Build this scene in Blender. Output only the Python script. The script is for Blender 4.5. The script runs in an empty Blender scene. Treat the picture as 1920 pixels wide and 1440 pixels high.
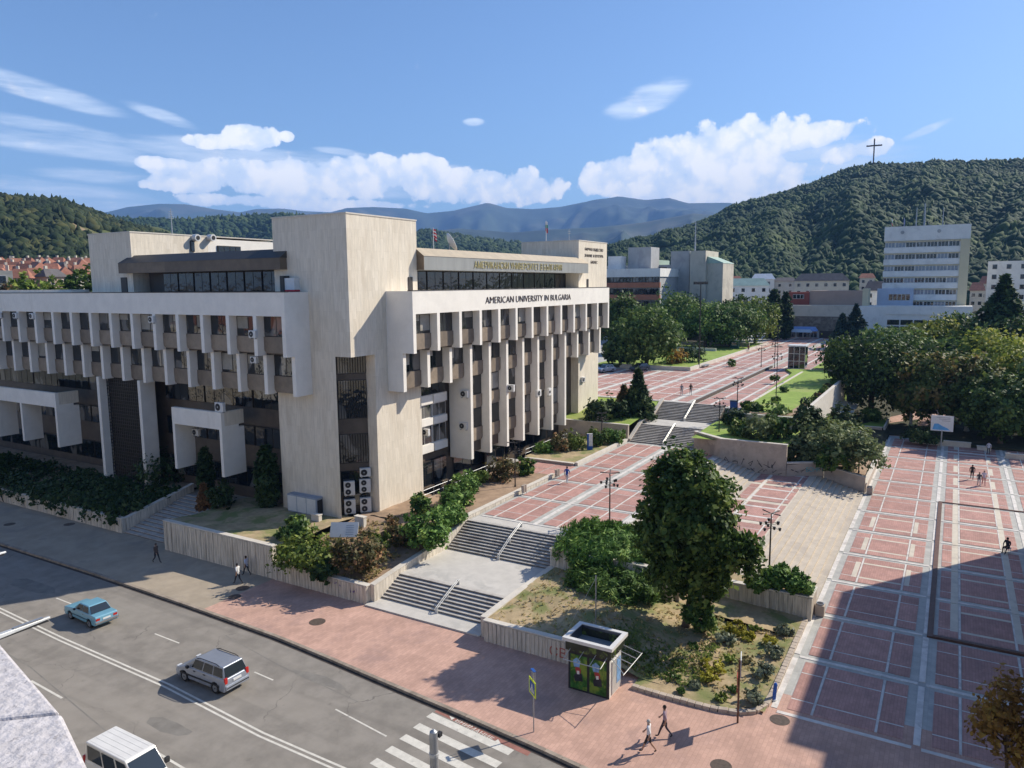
import bpy, bmesh, math, random
import numpy as np
from mathutils import Vector, Matrix
random.seed(7)
SC = bpy.context.scene
COL = SC.collection
R = math.radians

# ---------------------------------------------------------------- camera
CAMH = 22.5
C2W = Matrix(((0.50676106, 0.1171316, -0.85409216), (-0.86204411, 0.05901962, -0.50338517), (-0.00855412, 0.99136112, 0.13088145)))
cam_d = bpy.data.cameras.new('camera')
cam = bpy.data.objects.new('camera', cam_d)
COL.objects.link(cam)
cam_d.sensor_width = 36.0
cam_d.lens = 26.387
cam_d.clip_start = 0.1
cam_d.clip_end = 30000
m = C2W.to_4x4()
m.translation = (0, 0, CAMH)
cam.matrix_world = m
SC.camera = cam

# ---------------------------------------------------------------- sun, sky, exposure
SUN_EL = 37.0
SUN_DIR = Vector((0.82 * math.cos(R(SUN_EL)), -0.572 * math.cos(R(SUN_EL)), math.sin(R(SUN_EL))))
sun_d = bpy.data.lights.new('sun', 'SUN')
sun_d.energy = 5.0
sun_d.angle = R(0.55)
sun_d.color = (1.0, 0.92, 0.79)
sun = bpy.data.objects.new('sun', sun_d)
COL.objects.link(sun)
sun.rotation_mode = 'QUATERNION'
sun.rotation_quaternion = SUN_DIR.to_track_quat('Z', 'Y')
sun.location = (30, -60, 90)

SC.view_settings.view_transform = 'Standard'
SC.view_settings.look = 'None'
SC.view_settings.exposure = 0.38
SC.view_settings.gamma = 1.0
SC.view_settings.use_curve_mapping = False
SC.cycles.use_denoising = True
SC.cycles.max_bounces = 6
SC.cycles.diffuse_bounces = 3
SC.cycles.glossy_bounces = 3
SC.cycles.transmission_bounces = 3
SC.cycles.transparent_max_bounces = 6
SC.cycles.volume_bounces = 0

W = bpy.data.worlds.new('World')
SC.world = W
W.use_nodes = True


class NT:
    """small helper for node trees"""
    def __init__(s, tree):
        s.t = tree
        s.t.nodes.clear()

    def n(s, typ, ins=None, **kw):
        nd = s.t.nodes.new(typ)
        for k, v in kw.items():
            setattr(nd, k, v)
        for k, v in (ins or {}).items():
            sock = nd.inputs[k]
            if isinstance(v, bpy.types.NodeSocket):
                s.t.links.new(v, sock)
            else:
                sock.default_value = v
        return nd

    def math(s, op, a, b=0.0, c=None, clamp=False):
        nd = s.t.nodes.new('ShaderNodeMath')
        nd.operation = op
        nd.use_clamp = clamp
        for i, v in enumerate((a, b, c)):
            if v is None:
                continue
            if isinstance(v, bpy.types.NodeSocket):
                s.t.links.new(v, nd.inputs[i])
            else:
                nd.inputs[i].default_value = v
        return nd.outputs[0]

    def mix(s, f, a, b, mode='MIX'):
        nd = s.t.nodes.new('ShaderNodeMix')
        nd.data_type = 'RGBA'
        nd.blend_type = mode
        nd.clamp_factor = True
        for i, v in ((0, f), (6, a), (7, b)):
            if isinstance(v, bpy.types.NodeSocket):
                s.t.links.new(v, nd.inputs[i])
            else:
                nd.inputs[i].default_value = v if not isinstance(v, tuple) or len(v) == 4 else (*v, 1.0)
        return nd.outputs[2]

    def ramp(s, f, lo, hi, a=0.0, b=1.0):
        nd = s.t.nodes.new('ShaderNodeMapRange')
        nd.interpolation_type = 'SMOOTHSTEP'
        nd.inputs[1].default_value = lo
        nd.inputs[2].default_value = hi
        nd.inputs[3].default_value = a
        nd.inputs[4].default_value = b
        if isinstance(f, bpy.types.NodeSocket):
            s.t.links.new(f, nd.inputs[0])
        return nd.outputs[0]


def build_sky():
    nt = NT(W.node_tree)
    sky = nt.n('ShaderNodeTexSky', sky_type='NISHITA', sun_disc=False, sun_elevation=R(SUN_EL),
               sun_rotation=math.atan2(SUN_DIR.x, SUN_DIR.y), altitude=400.0, air_density=1.0, dust_density=0.6, ozone_density=1.6)
    geo = nt.n('ShaderNodeTexCoord')
    sep = nt.n('ShaderNodeSeparateXYZ', {0: geo.outputs['Generated']})
    x, y, z = sep.outputs
    # azimuth to the right of the +X axis (degrees) and elevation (degrees)
    az = nt.math('MULTIPLY', nt.math('ARCTAN2', nt.math('MULTIPLY', y, -1.0), x), 57.29578)
    el = nt.math('MULTIPLY', nt.math('ARCSINE', z), 57.29578)
    noise = nt.n('ShaderNodeTexNoise', {'Vector': geo.outputs['Generated'], 'Scale': 19.0, 'Detail': 10.0, 'Roughness': 0.6, 'Distortion': 0.15}).outputs[0]
    wob = nt.n('ShaderNodeTexNoise', {'Vector': geo.outputs['Generated'], 'Scale': 40.0, 'Detail': 5.0, 'Roughness': 0.6})
    wv = nt.n('ShaderNodeVectorMath', {0: wob.outputs['Color'], 1: (0.03, 0.03, 0.03)}, operation='MULTIPLY').outputs[0]
    pv = nt.n('ShaderNodeVectorMath', {0: geo.outputs['Generated'], 1: wv}, operation='ADD').outputs[0]
    puff1 = nt.n('ShaderNodeTexVoronoi', {'Vector': pv, 'Scale': 34.0}, feature='SMOOTH_F1').outputs[0]
    puff2 = nt.n('ShaderNodeTexVoronoi', {'Vector': pv, 'Scale': 85.0}, feature='SMOOTH_F1').outputs[0]
    puff = nt.math('ADD', nt.math('MULTIPLY', nt.math('SUBTRACT', 0.42, puff1), 1.5), nt.math('MULTIPLY', nt.math('SUBTRACT', 0.42, puff2), 0.7))
    streak_v = nt.n('ShaderNodeVectorMath', {0: geo.outputs['Generated'], 1: (3.0, 3.0, 26.0)}, operation='MULTIPLY').outputs[0]
    streak = nt.n('ShaderNodeTexNoise', {'Vector': streak_v, 'Scale': 2.2, 'Detail': 7.0, 'Roughness': 0.6}).outputs[0]

    def blob(a0, e0, ra, re, tilt=0.0):
        da = nt.math('SUBTRACT', az, a0)
        de = nt.math('SUBTRACT', el, e0)
        if tilt:
            de = nt.math('SUBTRACT', de, nt.math('MULTIPLY', da, tilt))
        q = nt.math('ADD', nt.math('POWER', nt.math('ABSOLUTE', nt.math('DIVIDE', da, ra)), 2.0), nt.math('POWER', nt.math('ABSOLUTE', nt.math('DIVIDE', de, re)), 2.0))
        return nt.math('SUBTRACT', 1.0, q)
    cum = None
    for b in CUMULUS:
        v = blob(*b)
        cum = v if cum is None else nt.math('SMOOTH_MAX', cum, v, 0.3)
    wisp = None
    for b in WISPS:
        v = blob(*b)
        wisp = v if wisp is None else nt.math('MAXIMUM', wisp, v)
    # the same kind of clouds goes on round the rest of the sky, in a low band
    band = nt.math('SUBTRACT', 1.0, nt.math('POWER', nt.math('ABSOLUTE', nt.math('DIVIDE', nt.math('SUBTRACT', el, 8.0), 7.0)), 2.0))
    big = nt.n('ShaderNodeTexNoise', {'Vector': geo.outputs['Generated'], 'Scale': 3.0, 'Detail': 2.0}).outputs[0]
    outside = nt.math('MULTIPLY', nt.ramp(nt.math('ABSOLUTE', nt.math('SUBTRACT', az, -30.0)), 42.0, 55.0), nt.ramp(big, 0.5, 0.62))
    band = nt.math('MULTIPLY', nt.math('MAXIMUM', band, 0.0), outside)
    body = nt.math('MAXIMUM', cum, nt.math('SUBTRACT', nt.math('MULTIPLY', band, 1.2), 0.6))
    dens = nt.math('ADD', nt.math('ADD', nt.math('MULTIPLY', body, 1.15), nt.math('MULTIPLY', nt.math('SUBTRACT', noise, 0.5), 2.6)), puff)
    a_cum = nt.math('MULTIPLY', nt.ramp(dens, 0.06, 0.42), nt.ramp(body, -0.7, -0.05))
    a_wisp = nt.math('MULTIPLY', nt.ramp(nt.math('ADD', nt.math('MINIMUM', wisp, 0.8), nt.math('MULTIPLY', nt.math('SUBTRACT', streak, 0.5), 2.6)), 0.05, 1.25), nt.ramp(wisp, 0.0, 0.5))
    alpha = nt.math('MAXIMUM', a_cum, nt.math('MULTIPLY', a_wisp, 0.85))
    fine = nt.n('ShaderNodeTexNoise', {'Vector': geo.outputs['Generated'], 'Scale': 30.0, 'Detail': 6.0, 'Roughness': 0.6}).outputs[0]
    shade = nt.ramp(nt.math('ADD', nt.math('MULTIPLY', dens, 0.55), nt.math('ADD', puff, nt.math('MULTIPLY', nt.math('SUBTRACT', fine, 0.5), 1.2))), -0.2, 1.0)
    ccol = nt.mix(shade, (CLOUD * 0.66, CLOUD * 0.76, CLOUD * 0.9), (CLOUD, CLOUD * 0.985, CLOUD * 0.96))
    skyc = nt.mix(1.0, sky.outputs[0], (SKY_GAIN * 0.82, SKY_GAIN * 0.96, SKY_GAIN * 1.14), 'MULTIPLY')
    colr = nt.mix(alpha, skyc, ccol)
    bg = nt.n('ShaderNodeBackground', {'Color': colr, 'Strength': 1.0})
    # the background strength of the sky texture is folded into SKY_GAIN so that the clouds keep their own brightness
    nt.n('ShaderNodeOutputWorld', {'Surface': bg.outputs[0]})


SKY_GAIN = 0.112
CLOUD = 1.14
# azimuth (deg, to the right of +X), elevation, half widths, tilt
CUMULUS = []
WISPS = []


def pix(px, py):
    v = C2W @ Vector((px - 960.0, -(py - 720.0), -1407.304))
    return v.normalized()


def sky_ang(px, py):
    v = pix(px, py)
    return math.degrees(math.atan2(-v.y, v.x)), math.degrees(math.asin(v.z))


for (px, py, rx, ry, t) in [(472, 258, 50, 24, 0), (410, 266, 70, 14, 0), (538, 256, 14, 10, 0), (560, 340, 170, 40, 0.03), (430, 325, 120, 30, 0.0), (330, 310, 80, 12, -0.05), (660, 335, 150, 42, 0.02), (790, 322, 55, 30, 0), (850, 350, 120, 34, 0.03), (965, 355, 105, 30, 0), (988, 335, 26, 26, 0), (920, 335, 30, 20, 0), (470, 377, 140, 14, 0), (610, 385, 200, 13, 0), (350, 345, 75, 16, 0), (1180, 325, 100, 36, 0.1), (1290, 300, 130, 50, 0.15), (1390, 270, 120, 46, 0.05), (1500, 262, 110, 24, 0.12), (1600, 285, 60, 20, 0.1), (1260, 350, 140, 32, 0), (1420, 330, 120, 40, 0), (1330, 372, 110, 16, 0)]:
    a, e = sky_ang(px, py)
    CUMULUS.append((a, e, rx / 24.5, ry / 24.5, t))
for (px, py, rx, ry, t) in [(1212, 186, 85, 32, 0.28), (888, 229, 24, 9, 0), (1735, 245, 45, 9, 0.35), (120, 272, 160, 26, -0.1), (430, 290, 240, 26, -0.08), (180, 330, 110, 16, 0), (300, 215, 70, 14, -0.3), (640, 285, 60, 9, -0.1), (100, 240, 160, 16, -0.1), (150, 375, 190, 34, -0.1), (640, 330, 300, 48, 0), (60, 165, 150, 20, -0.2), (1480, 330, 220, 70, 0.1)]:
    a, e = sky_ang(px, py)
    WISPS.append((a, e, rx / 24.5, ry / 24.5, t))
build_sky()


# ---------------------------------------------------------------- picking points of the place
def at(px, py, z=0.0):
    d = C2W @ Vector((px - 960.0, -(py - 720.0), -1407.304))
    return Vector((0, 0, CAMH)) + d * ((z - CAMH) / d.z)


def far(px, py, dist):
    d = C2W @ Vector((px - 960.0, -(py - 720.0), -1407.304))
    return Vector((0, 0, CAMH)) + d * (dist / math.hypot(d.x, d.y))


def onx(px, py, x):
    d = C2W @ Vector((px - 960.0, -(py - 720.0), -1407.304))
    return Vector((0, 0, CAMH)) + d * (x / d.x)


def ony(px, py, y):
    d = C2W @ Vector((px - 960.0, -(py - 720.0), -1407.304))
    return Vector((0, 0, CAMH)) + d * (y / d.y)


# ---------------------------------------------------------------- mesh helpers
class MB:
    """collects shapes, then links them as ONE mesh object"""
    def __init__(s):
        s.v, s.f, s.mi, s.cur = [], [], [], 0

    def add(s, vs, fs):
        o = len(s.v)
        s.v.extend([tuple(p) for p in vs])
        for f in fs:
            s.f.append(tuple(i + o for i in f))
            s.mi.append(s.cur)
        return s

    def box(s, x0, x1, y0, y1, z0, z1):
        x0, x1 = min(x0, x1), max(x0, x1)
        y0, y1 = min(y0, y1), max(y0, y1)
        z0, z1 = min(z0, z1), max(z0, z1)
        return s.add([(x0, y0, z0), (x1, y0, z0), (x1, y1, z0), (x0, y1, z0), (x0, y0, z1), (x1, y0, z1), (x1, y1, z1), (x0, y1, z1)],
                     [(0, 3, 2, 1), (4, 5, 6, 7), (0, 1, 5, 4), (1, 2, 6, 5), (2, 3, 7, 6), (3, 0, 4, 7)])

    def hexa(s, b, t):
        """four bottom and four top corners, counter-clockwise seen from above"""
        return s.add(list(b) + list(t), [(3, 2, 1, 0), (4, 5, 6, 7), (0, 1, 5, 4), (1, 2, 6, 5), (2, 3, 7, 6), (3, 0, 4, 7)])

    def prism(s, poly, z0, z1):
        """polygon of (x, y) counter-clockwise; z0, z1 numbers or lists per corner"""
        n = len(poly)
        za = z0 if isinstance(z0, (list, tuple)) else [z0] * n
        zb = z1 if isinstance(z1, (list, tuple)) else [z1] * n
        a = sum(poly[i][0] * poly[(i + 1) % n][1] - poly[(i + 1) % n][0] * poly[i][1] for i in range(n))
        idx = list(range(n)) if a > 0 else list(range(n - 1, -1, -1))
        vs = [(poly[i][0], poly[i][1], za[i]) for i in idx] + [(poly[i][0], poly[i][1], zb[i]) for i in idx]
        fs = [tuple(range(n - 1, -1, -1)), tuple(range(n, 2 * n))] + [(i, (i + 1) % n, n + (i + 1) % n, n + i) for i in range(n)]
        return s.add(vs, fs)

    def side(s, pts, axis, lo, hi):
        """polygon in a vertical plane pushed along x or y (axis 0 or 1)"""
        n = len(pts)
        mk = (lambda p, t: (t, p[0], p[1])) if axis == 0 else (lambda p, t: (p[0], t, p[1]))
        vs = [mk(p, lo) for p in pts] + [mk(p, hi) for p in pts]
        return s.add(vs, [tuple(range(n)), tuple(range(2 * n - 1, n - 1, -1))] + [(i, n + i, n + (i + 1) % n, (i + 1) % n) for i in range(n)])

    def tube(s, pts, radii, n=8, caps=True):
        pts = [Vector(p) for p in pts]
        if not isinstance(radii, (list, tuple)):
            radii = [radii] * len(pts)
        vs, fs = [], []
        for i, p in enumerate(pts):
            t = (pts[min(i + 1, len(pts) - 1)] - pts[max(i - 1, 0)]).normalized()
            a = t.orthogonal().normalized() if i == 0 else (a - t * a.dot(t)).normalized()
            b = t.cross(a)
            for k in range(n):
                w = 2 * math.pi * k / n
                vs.append(p + (a * math.cos(w) + b * math.sin(w)) * radii[i])
        for i in range(len(pts) - 1):
            for k in range(n):
                fs.append((i * n + k, i * n + (k + 1) % n, (i + 1) * n + (k + 1) % n, (i + 1) * n + k))
        if caps:
            fs.append(tuple(range(n - 1, -1, -1)))
            fs.append(tuple(range((len(pts) - 1) * n, len(pts) * n)))
        return s.add(vs, fs)

    def ball(s, c, r, nu=10, nv=7, jit=0.0):
        r = r if isinstance(r, (list, tuple)) else (r, r, r)
        vs = [(c[0], c[1], c[2] - r[2])]
        for j in range(1, nv):
            ph = -math.pi / 2 + math.pi * j / nv
            for i in range(nu):
                th = 2 * math.pi * i / nu
                k = 1 + random.uniform(-jit, jit)
                vs.append((c[0] + r[0] * math.cos(ph) * math.cos(th) * k, c[1] + r[1] * math.cos(ph) * math.sin(th) * k, c[2] + r[2] * math.sin(ph) * k))
        vs.append((c[0], c[1], c[2] + r[2]))
        fs = [(0, 1 + (i + 1) % nu, 1 + i) for i in range(nu)]
        for j in range(nv - 2):
            for i in range(nu):
                a = 1 + j * nu
                fs.append((a + i, a + (i + 1) % nu, a + nu + (i + 1) % nu, a + nu + i))
        a = 1 + (nv - 2) * nu
        fs += [(a + i, a + (i + 1) % nu, len(vs) - 1) for i in range(nu)]
        return s.add(vs, fs)

    def build(s, name, mat, parent=None, smooth=False, bevel=0.0, offset=None, **props):
        me = bpy.data.meshes.new(name)
        me.from_pydata(s.v, [], s.f)
        mats = mat if isinstance(mat, (list, tuple)) else [mat]
        for mm in mats:
            me.materials.append(mm)
        if len(mats) > 1:
            me.polygons.foreach_set('material_index', s.mi)
        if smooth:
            me.polygons.foreach_set('use_smooth', [True] * len(me.polygons))
        me.update()
        o = bpy.data.objects.new(name, me)
        COL.objects.link(o)
        if parent is not None:
            o.parent = parent
        if offset is not None:
            o.location = offset
        if bevel:
            b = o.modifiers.new('bevel', 'BEVEL')
            b.width = bevel
            b.segments = 2
            b.limit_method = 'ANGLE'
        for k, v in props.items():
            o[k] = v
        return o


def tag(o, label, cat, group=None):
    o['label'] = label
    o['category'] = cat
    if group:
        o['group'] = group
    return o


def thing(name, label, cat, loc=(0, 0, 0), rz=0.0, group=None, scale=1.0):
    o = bpy.data.objects.new(name, None)
    COL.objects.link(o)
    o.empty_display_size = 0.3
    o.location = loc
    o.rotation_euler = (0, 0, rz)
    o.scale = (scale, scale, scale)
    return tag(o, label, cat, group)


def neg(o):
    """offset for parts written in place coordinates under an unrotated thing"""
    return (-o.location[0], -o.location[1], -o.location[2])


KIDS = {}


def dup(root, loc, rz=0.0, label=None, scale=None):
    def cp(o, par):
        c = o.copy()
        COL.objects.link(c)
        c.parent = par
        for ch in [k for k in bpy.data.objects if k.parent == o and k != c] if o.name not in KIDS else KIDS[o.name]:
            cp(ch, c)
        return c

    def reg(o):
        KIDS[o.name] = list(o.children)
        for ch in o.children:
            reg(ch)
    if root.name not in KIDS:
        reg(root)
    r = root.copy()
    COL.objects.link(r)
    for ch in KIDS[root.name]:
        cp(ch, r)
    r.location = loc
    r.rotation_euler = (0, 0, rz)
    if scale:
        r.scale = (scale,) * 3 if not isinstance(scale, (tuple, list)) else scale
    if label:
        r['label'] = label
    return r


# ---------------------------------------------------------------- materials
def pm(name, base, var=0.18, scale=1.5, rough=0.8, bump=0.0, bscale=18.0, stretch=(1, 1, 1), spec=0.3, metal=0.0, per_obj=0.0,
       second=None, sec_lo=0.52, sec_hi=0.66, sec_scale=0.4, sec_stretch=(1, 1, 1), lines=None, coat=0.0, trans=0.0, slabs=None, cracks=False):
    """procedural principled material: noise variation, an optional second colour in patches, fine relief and joints"""
    mt = bpy.data.materials.new(name)
    mt.use_nodes = True
    nt = NT(mt.node_tree)
    pos = nt.n('ShaderNodeNewGeometry').outputs['Position']

    def sv(st):
        return pos if st == (1, 1, 1) else nt.n('ShaderNodeVectorMath', {0: pos, 1: st}, operation='MULTIPLY').outputs[0]
    n1 = nt.n('ShaderNodeTexNoise', {'Vector': sv(stretch), 'Scale': scale, 'Detail': 6.0, 'Roughness': 0.65}).outputs[0]
    lo = tuple(c * (1 - var) for c in base)
    hi = tuple(min(1, c * (1 + var)) for c in base)
    col = nt.mix(nt.ramp(n1, 0.3, 0.7), lo, hi)
    if second:
        n2 = nt.n('ShaderNodeTexNoise', {'Vector': sv(sec_stretch), 'Scale': sec_scale, 'Detail': 7.0, 'Roughness': 0.62, 'Distortion': 0.4}).outputs[0]
        col = nt.mix(nt.ramp(n2, sec_lo, sec_hi), col, second)
    if per_obj:
        rnd = nt.n('ShaderNodeObjectInfo').outputs['Random']
        col = nt.mix(1.0, col, nt.n('ShaderNodeCombineColor', {0: nt.ramp(rnd, 0, 1, 1 - per_obj, 1 + per_obj), 1: nt.ramp(rnd, 0, 1, 1 - per_obj, 1 + per_obj), 2: nt.ramp(rnd, 0, 1, 1 - per_obj, 1 + per_obj)}).outputs[0], 'MULTIPLY')
    h = None
    if lines:
        lw, lh, lcol, lrot = lines
        pv = pos
        if lrot:
            pv = nt.n('ShaderNodeVectorRotate', {'Vector': pos, 'Angle': lrot}, rotation_type='Z_AXIS').outputs[0]
        br = nt.n('ShaderNodeTexBrick', {'Vector': pv, 'Color1': (1, 1, 1, 1), 'Color2': (0.86, 0.86, 0.86, 1), 'Mortar': (*lcol, 1), 'Scale': 1.0, 'Mortar Size': 0.012, 'Brick Width': lw, 'Row Height': lh, 'Mortar Smooth': 0.4})
        col = nt.mix(1.0, col, br.outputs[0], 'MULTIPLY')
        h = br.outputs[1]
    if slabs:
        sp = nt.n('ShaderNodeSeparateXYZ', {0: pos})
        wobv = nt.n('ShaderNodeTexNoise', {'Vector': pos, 'Scale': 0.5, 'Detail': 1.0}).outputs[0]
        u = nt.math('ADD', nt.math('ADD', sp.outputs[0], sp.outputs[1]), nt.math('MULTIPLY', wobv, 0.05))
        cv = nt.n('ShaderNodeCombineXYZ', {0: sp.outputs[2], 1: u}).outputs[0]
        br = nt.n('ShaderNodeTexBrick', {'Vector': cv, 'Color1': (1, 1, 1, 1), 'Color2': (0.92, 0.91, 0.89, 1), 'Mortar': (0.82, 0.80, 0.77, 1), 'Scale': 1.0, 'Mortar Size': 0.012, 'Brick Width': slabs[0], 'Row Height': slabs[1], 'Mortar Smooth': 0.6}, offset_frequency=3, offset=0.37)
        col = nt.mix(1.0, col, br.outputs[0], 'MULTIPLY')
    if cracks:
        dis = nt.n('ShaderNodeTexNoise', {'Vector': pos, 'Scale': 1.2, 'Detail': 4.0}).outputs['Color']
        pv2 = nt.n('ShaderNodeVectorMath', {0: pos, 1: nt.n('ShaderNodeVectorMath', {0: dis, 1: (1.2, 1.2, 0)}, operation='MULTIPLY').outputs[0]}, operation='ADD').outputs[0]
        vd = nt.n('ShaderNodeTexVoronoi', {'Vector': pv2, 'Scale': 0.16}, feature='DISTANCE_TO_EDGE').outputs[0]
        ck = nt.n('ShaderNodeTexNoise', {'Vector': pos, 'Scale': 0.25, 'Detail': 2.0}).outputs[0]
        col = nt.mix(nt.math('MULTIPLY', nt.ramp(vd, 0.006, 0.0015), nt.ramp(ck, 0.46, 0.64, 0.0, 0.7)), col, tuple(c * 0.45 for c in base))
        tr2 = nt.n('ShaderNodeTexNoise', {'Vector': nt.n('ShaderNodeVectorMath', {0: pos, 1: (1.6, 0.05, 1)}, operation='MULTIPLY').outputs[0], 'Scale': 0.6, 'Detail': 3.0}).outputs[0]
        col = nt.mix(nt.ramp(tr2, 0.5, 0.75, 0.0, 0.55), col, tuple(c * 0.68 for c in base))
        oil = nt.n('ShaderNodeTexNoise', {'Vector': pos, 'Scale': 0.9, 'Detail': 6.0, 'Roughness': 0.7}).outputs[0]
        col = nt.mix(nt.ramp(oil, 0.62, 0.72, 0.0, 0.5), col, tuple(c * 0.5 for c in base))
    p = nt.n('ShaderNodeBsdfPrincipled', {'Base Color': col, 'Roughness': rough, 'Metallic': metal, 'Specular IOR Level': spec, 'Coat Weight': coat, 'Coat Roughness': 0.08})
    if bump:
        nb = nt.n('ShaderNodeTexNoise', {'Vector': sv(stretch), 'Scale': bscale, 'Detail': 4.0}).outputs[0]
        bp = nt.n('ShaderNodeBump', {'Height': nb, 'Strength': bump, 'Distance': 0.03})
        nt.t.links.new(bp.outputs[0], p.inputs['Normal'])
    sh = p.outputs[0]
    nt.n('ShaderNodeOutputMaterial', {'Surface': sh})
    return mt


def glass(name, tint=(0.012, 0.016, 0.02), rough=0.03, wav=0.02, curtains=0.0):
    mt = bpy.data.materials.new(name)
    mt.use_nodes = True
    nt = NT(mt.node_tree)
    pos = nt.n('ShaderNodeNewGeometry').outputs['Position']
    nb = nt.n('ShaderNodeTexNoise', {'Vector': pos, 'Scale': 0.9, 'Detail': 2.0}).outputs[0]
    bp = nt.n('ShaderNodeBump', {'Height': nb, 'Strength': 1.0, 'Distance': wav})
    base = tint
    if curtains:
        st = nt.n('ShaderNodeVectorMath', {0: pos, 1: (0.55, 0.55, 0.28)}, operation='MULTIPLY').outputs[0]
        n2 = nt.n('ShaderNodeTexNoise', {'Vector': st, 'Scale': 1.0, 'Detail': 1.0}).outputs[0]
        base = nt.mix(nt.ramp(n2, 0.56, 0.62), (*tint, 1), (curtains, curtains * 0.96, curtains * 0.88, 1))
    p = nt.n('ShaderNodeBsdfPrincipled', {'Base Color': base if not isinstance(base, tuple) else (*base, 1), 'Roughness': rough, 'Specular IOR Level': 0.75, 'IOR': 1.55, 'Normal': bp.outputs[0]})
    nt.n('ShaderNodeOutputMaterial', {'Surface': p.outputs[0]})
    return mt


def leafmat(name, cols, rough=0.6, transl=0.3, scale=0.6):
    """foliage: colour varies from leaf to leaf and in soft patches"""
    mt = bpy.data.materials.new(name)
    mt.use_nodes = True
    nt = NT(mt.node_tree)
    g = nt.n('ShaderNodeNewGeometry')
    n1 = nt.n('ShaderNodeTexNoise', {'Vector': g.outputs['Position'], 'Scale': scale, 'Detail': 3.0}).outputs[0]
    rnd = g.outputs['Random Per Island']
    f = nt.math('ADD', nt.math('MULTIPLY', n1, 0.9), nt.math('MULTIPLY', rnd, 0.45))
    c = nt.mix(nt.ramp(f, 0.35, 0.95), cols[0], cols[1])
    if len(cols) > 2:
        c = nt.mix(nt.ramp(nt.math('ADD', n1, nt.math('MULTIPLY', rnd, 0.25)), 0.66, 0.8), c, cols[2])
    oi = nt.n('ShaderNodeObjectInfo').outputs['Random']
    k = nt.ramp(oi, 0, 1, 0.85, 1.18)
    c = nt.mix(1.0, c, nt.n('ShaderNodeCombineColor', {0: k, 1: k, 2: k}).outputs[0], 'MULTIPLY')
    p = nt.n('ShaderNodeBsdfPrincipled', {'Base Color': c, 'Roughness': rough, 'Specular IOR Level': 0.25})
    tr = nt.n('ShaderNodeBsdfTranslucent', {'Color': c})
    mx = nt.n('ShaderNodeMixShader', {0: transl, 1: p.outputs[0], 2: tr.outputs[0]})
    nt.n('ShaderNodeOutputMaterial', {'Surface': mx.outputs[0]})
    return mt


M = {}
M['asphalt'] = pm('asphalt', (0.245, 0.222, 0.192), 0.16, 0.7, 0.9, 0.25, 40, second=(0.30, 0.27, 0.232), sec_lo=0.45, sec_hi=0.75, sec_scale=0.16, sec_stretch=(1, 0.35, 1), cracks=True)
M['patch'] = pm('asphalt_patch', (0.205, 0.19, 0.168), 0.15, 1.2, 0.92, 0.2, 40)
M['paint'] = pm('road_paint', (0.62, 0.59, 0.52), 0.1, 3.0, 0.7, second=(0.32, 0.30, 0.27), sec_lo=0.6, sec_hi=0.75, sec_scale=2.5)
M['redpaint'] = pm('red_paint', (0.30, 0.14, 0.11), 0.15, 3.0, 0.8)
M['walk_red'] = pm('red_pavers', (0.55, 0.345, 0.268), 0.14, 0.5, 0.85, 0.15, 30, second=(0.44, 0.285, 0.235), sec_lo=0.5, sec_hi=0.72, sec_scale=0.35, lines=(0.42, 0.21, (0.78, 0.75, 0.75), 0.0))
M['walk_grey'] = pm('grey_asphalt_walk', (0.37, 0.31, 0.235), 0.12, 0.5, 0.9, 0.15, 30, second=(0.30, 0.26, 0.21), sec_scale=0.25)
M['red_panel'] = pm('red_plaza_pavers', (0.47, 0.265, 0.222), 0.13, 0.8, 0.82, 0.1, 30, per_obj=0.09, second=(0.385, 0.225, 0.192), sec_lo=0.5, sec_hi=0.7, sec_scale=0.55, lines=(0.5, 0.16, (0.74, 0.7, 0.7), 0.0))
M['grey_slab'] = pm('grey_stone_slabs', (0.47, 0.46, 0.42), 0.1, 1.2, 0.8, 0.08, 30, second=(0.40, 0.39, 0.37), sec_scale=0.5, lines=(0.6, 0.6, (0.82, 0.82, 0.82), 0.0))
M['white_strip'] = pm('white_stone', (0.66, 0.62, 0.57), 0.12, 1.5, 0.75, second=(0.50, 0.46, 0.42), sec_lo=0.5, sec_hi=0.68, sec_scale=1.1)
M['cream_stone'] = pm('cream_stone', (0.60, 0.54, 0.44), 0.08, 1.0, 0.8, second=(0.52, 0.46, 0.38), sec_scale=0.6)
M['concrete'] = pm('landing_concrete', (0.54, 0.51, 0.46), 0.08, 0.8, 0.85, 0.1, 25, second=(0.45, 0.43, 0.39), sec_scale=0.4)
M['step'] = pm('stair_stone', (0.47, 0.44, 0.395), 0.12, 1.6, 0.85, 0.1, 25, second=(0.34, 0.31, 0.28), sec_scale=0.9, per_obj=0.05)
M['step_dark'] = pm('dark_step', (0.10, 0.075, 0.06), 0.2, 2, 0.7)
M['step_cream'] = pm('cream_stair_stone', (0.53, 0.46, 0.37), 0.08, 1.2, 0.85, second=(0.46, 0.40, 0.33), sec_scale=0.5, per_obj=0.04)
M['kerb'] = pm('kerb_stone', (0.30, 0.25, 0.20), 0.2, 2, 0.85, per_obj=0.12)
M['travertine'] = pm('ribbed_travertine_slabs', (0.74, 0.66, 0.535), 0.09, 2.6, 0.8, 0.55, 3.4, stretch=(2.6, 2.6, 0.3), second=(0.66, 0.575, 0.455), sec_lo=0.52, sec_hi=0.72, sec_scale=0.7, sec_stretch=(2, 2, 0.3), slabs=(1.7, 0.42))
M['fascia'] = pm('cream_fascia', (0.82, 0.77, 0.685), 0.05, 0.7, 0.7, second=(0.73, 0.675, 0.585), sec_lo=0.58, sec_hi=0.75, sec_scale=0.5, sec_stretch=(1.5, 1.5, 0.25))
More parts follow.
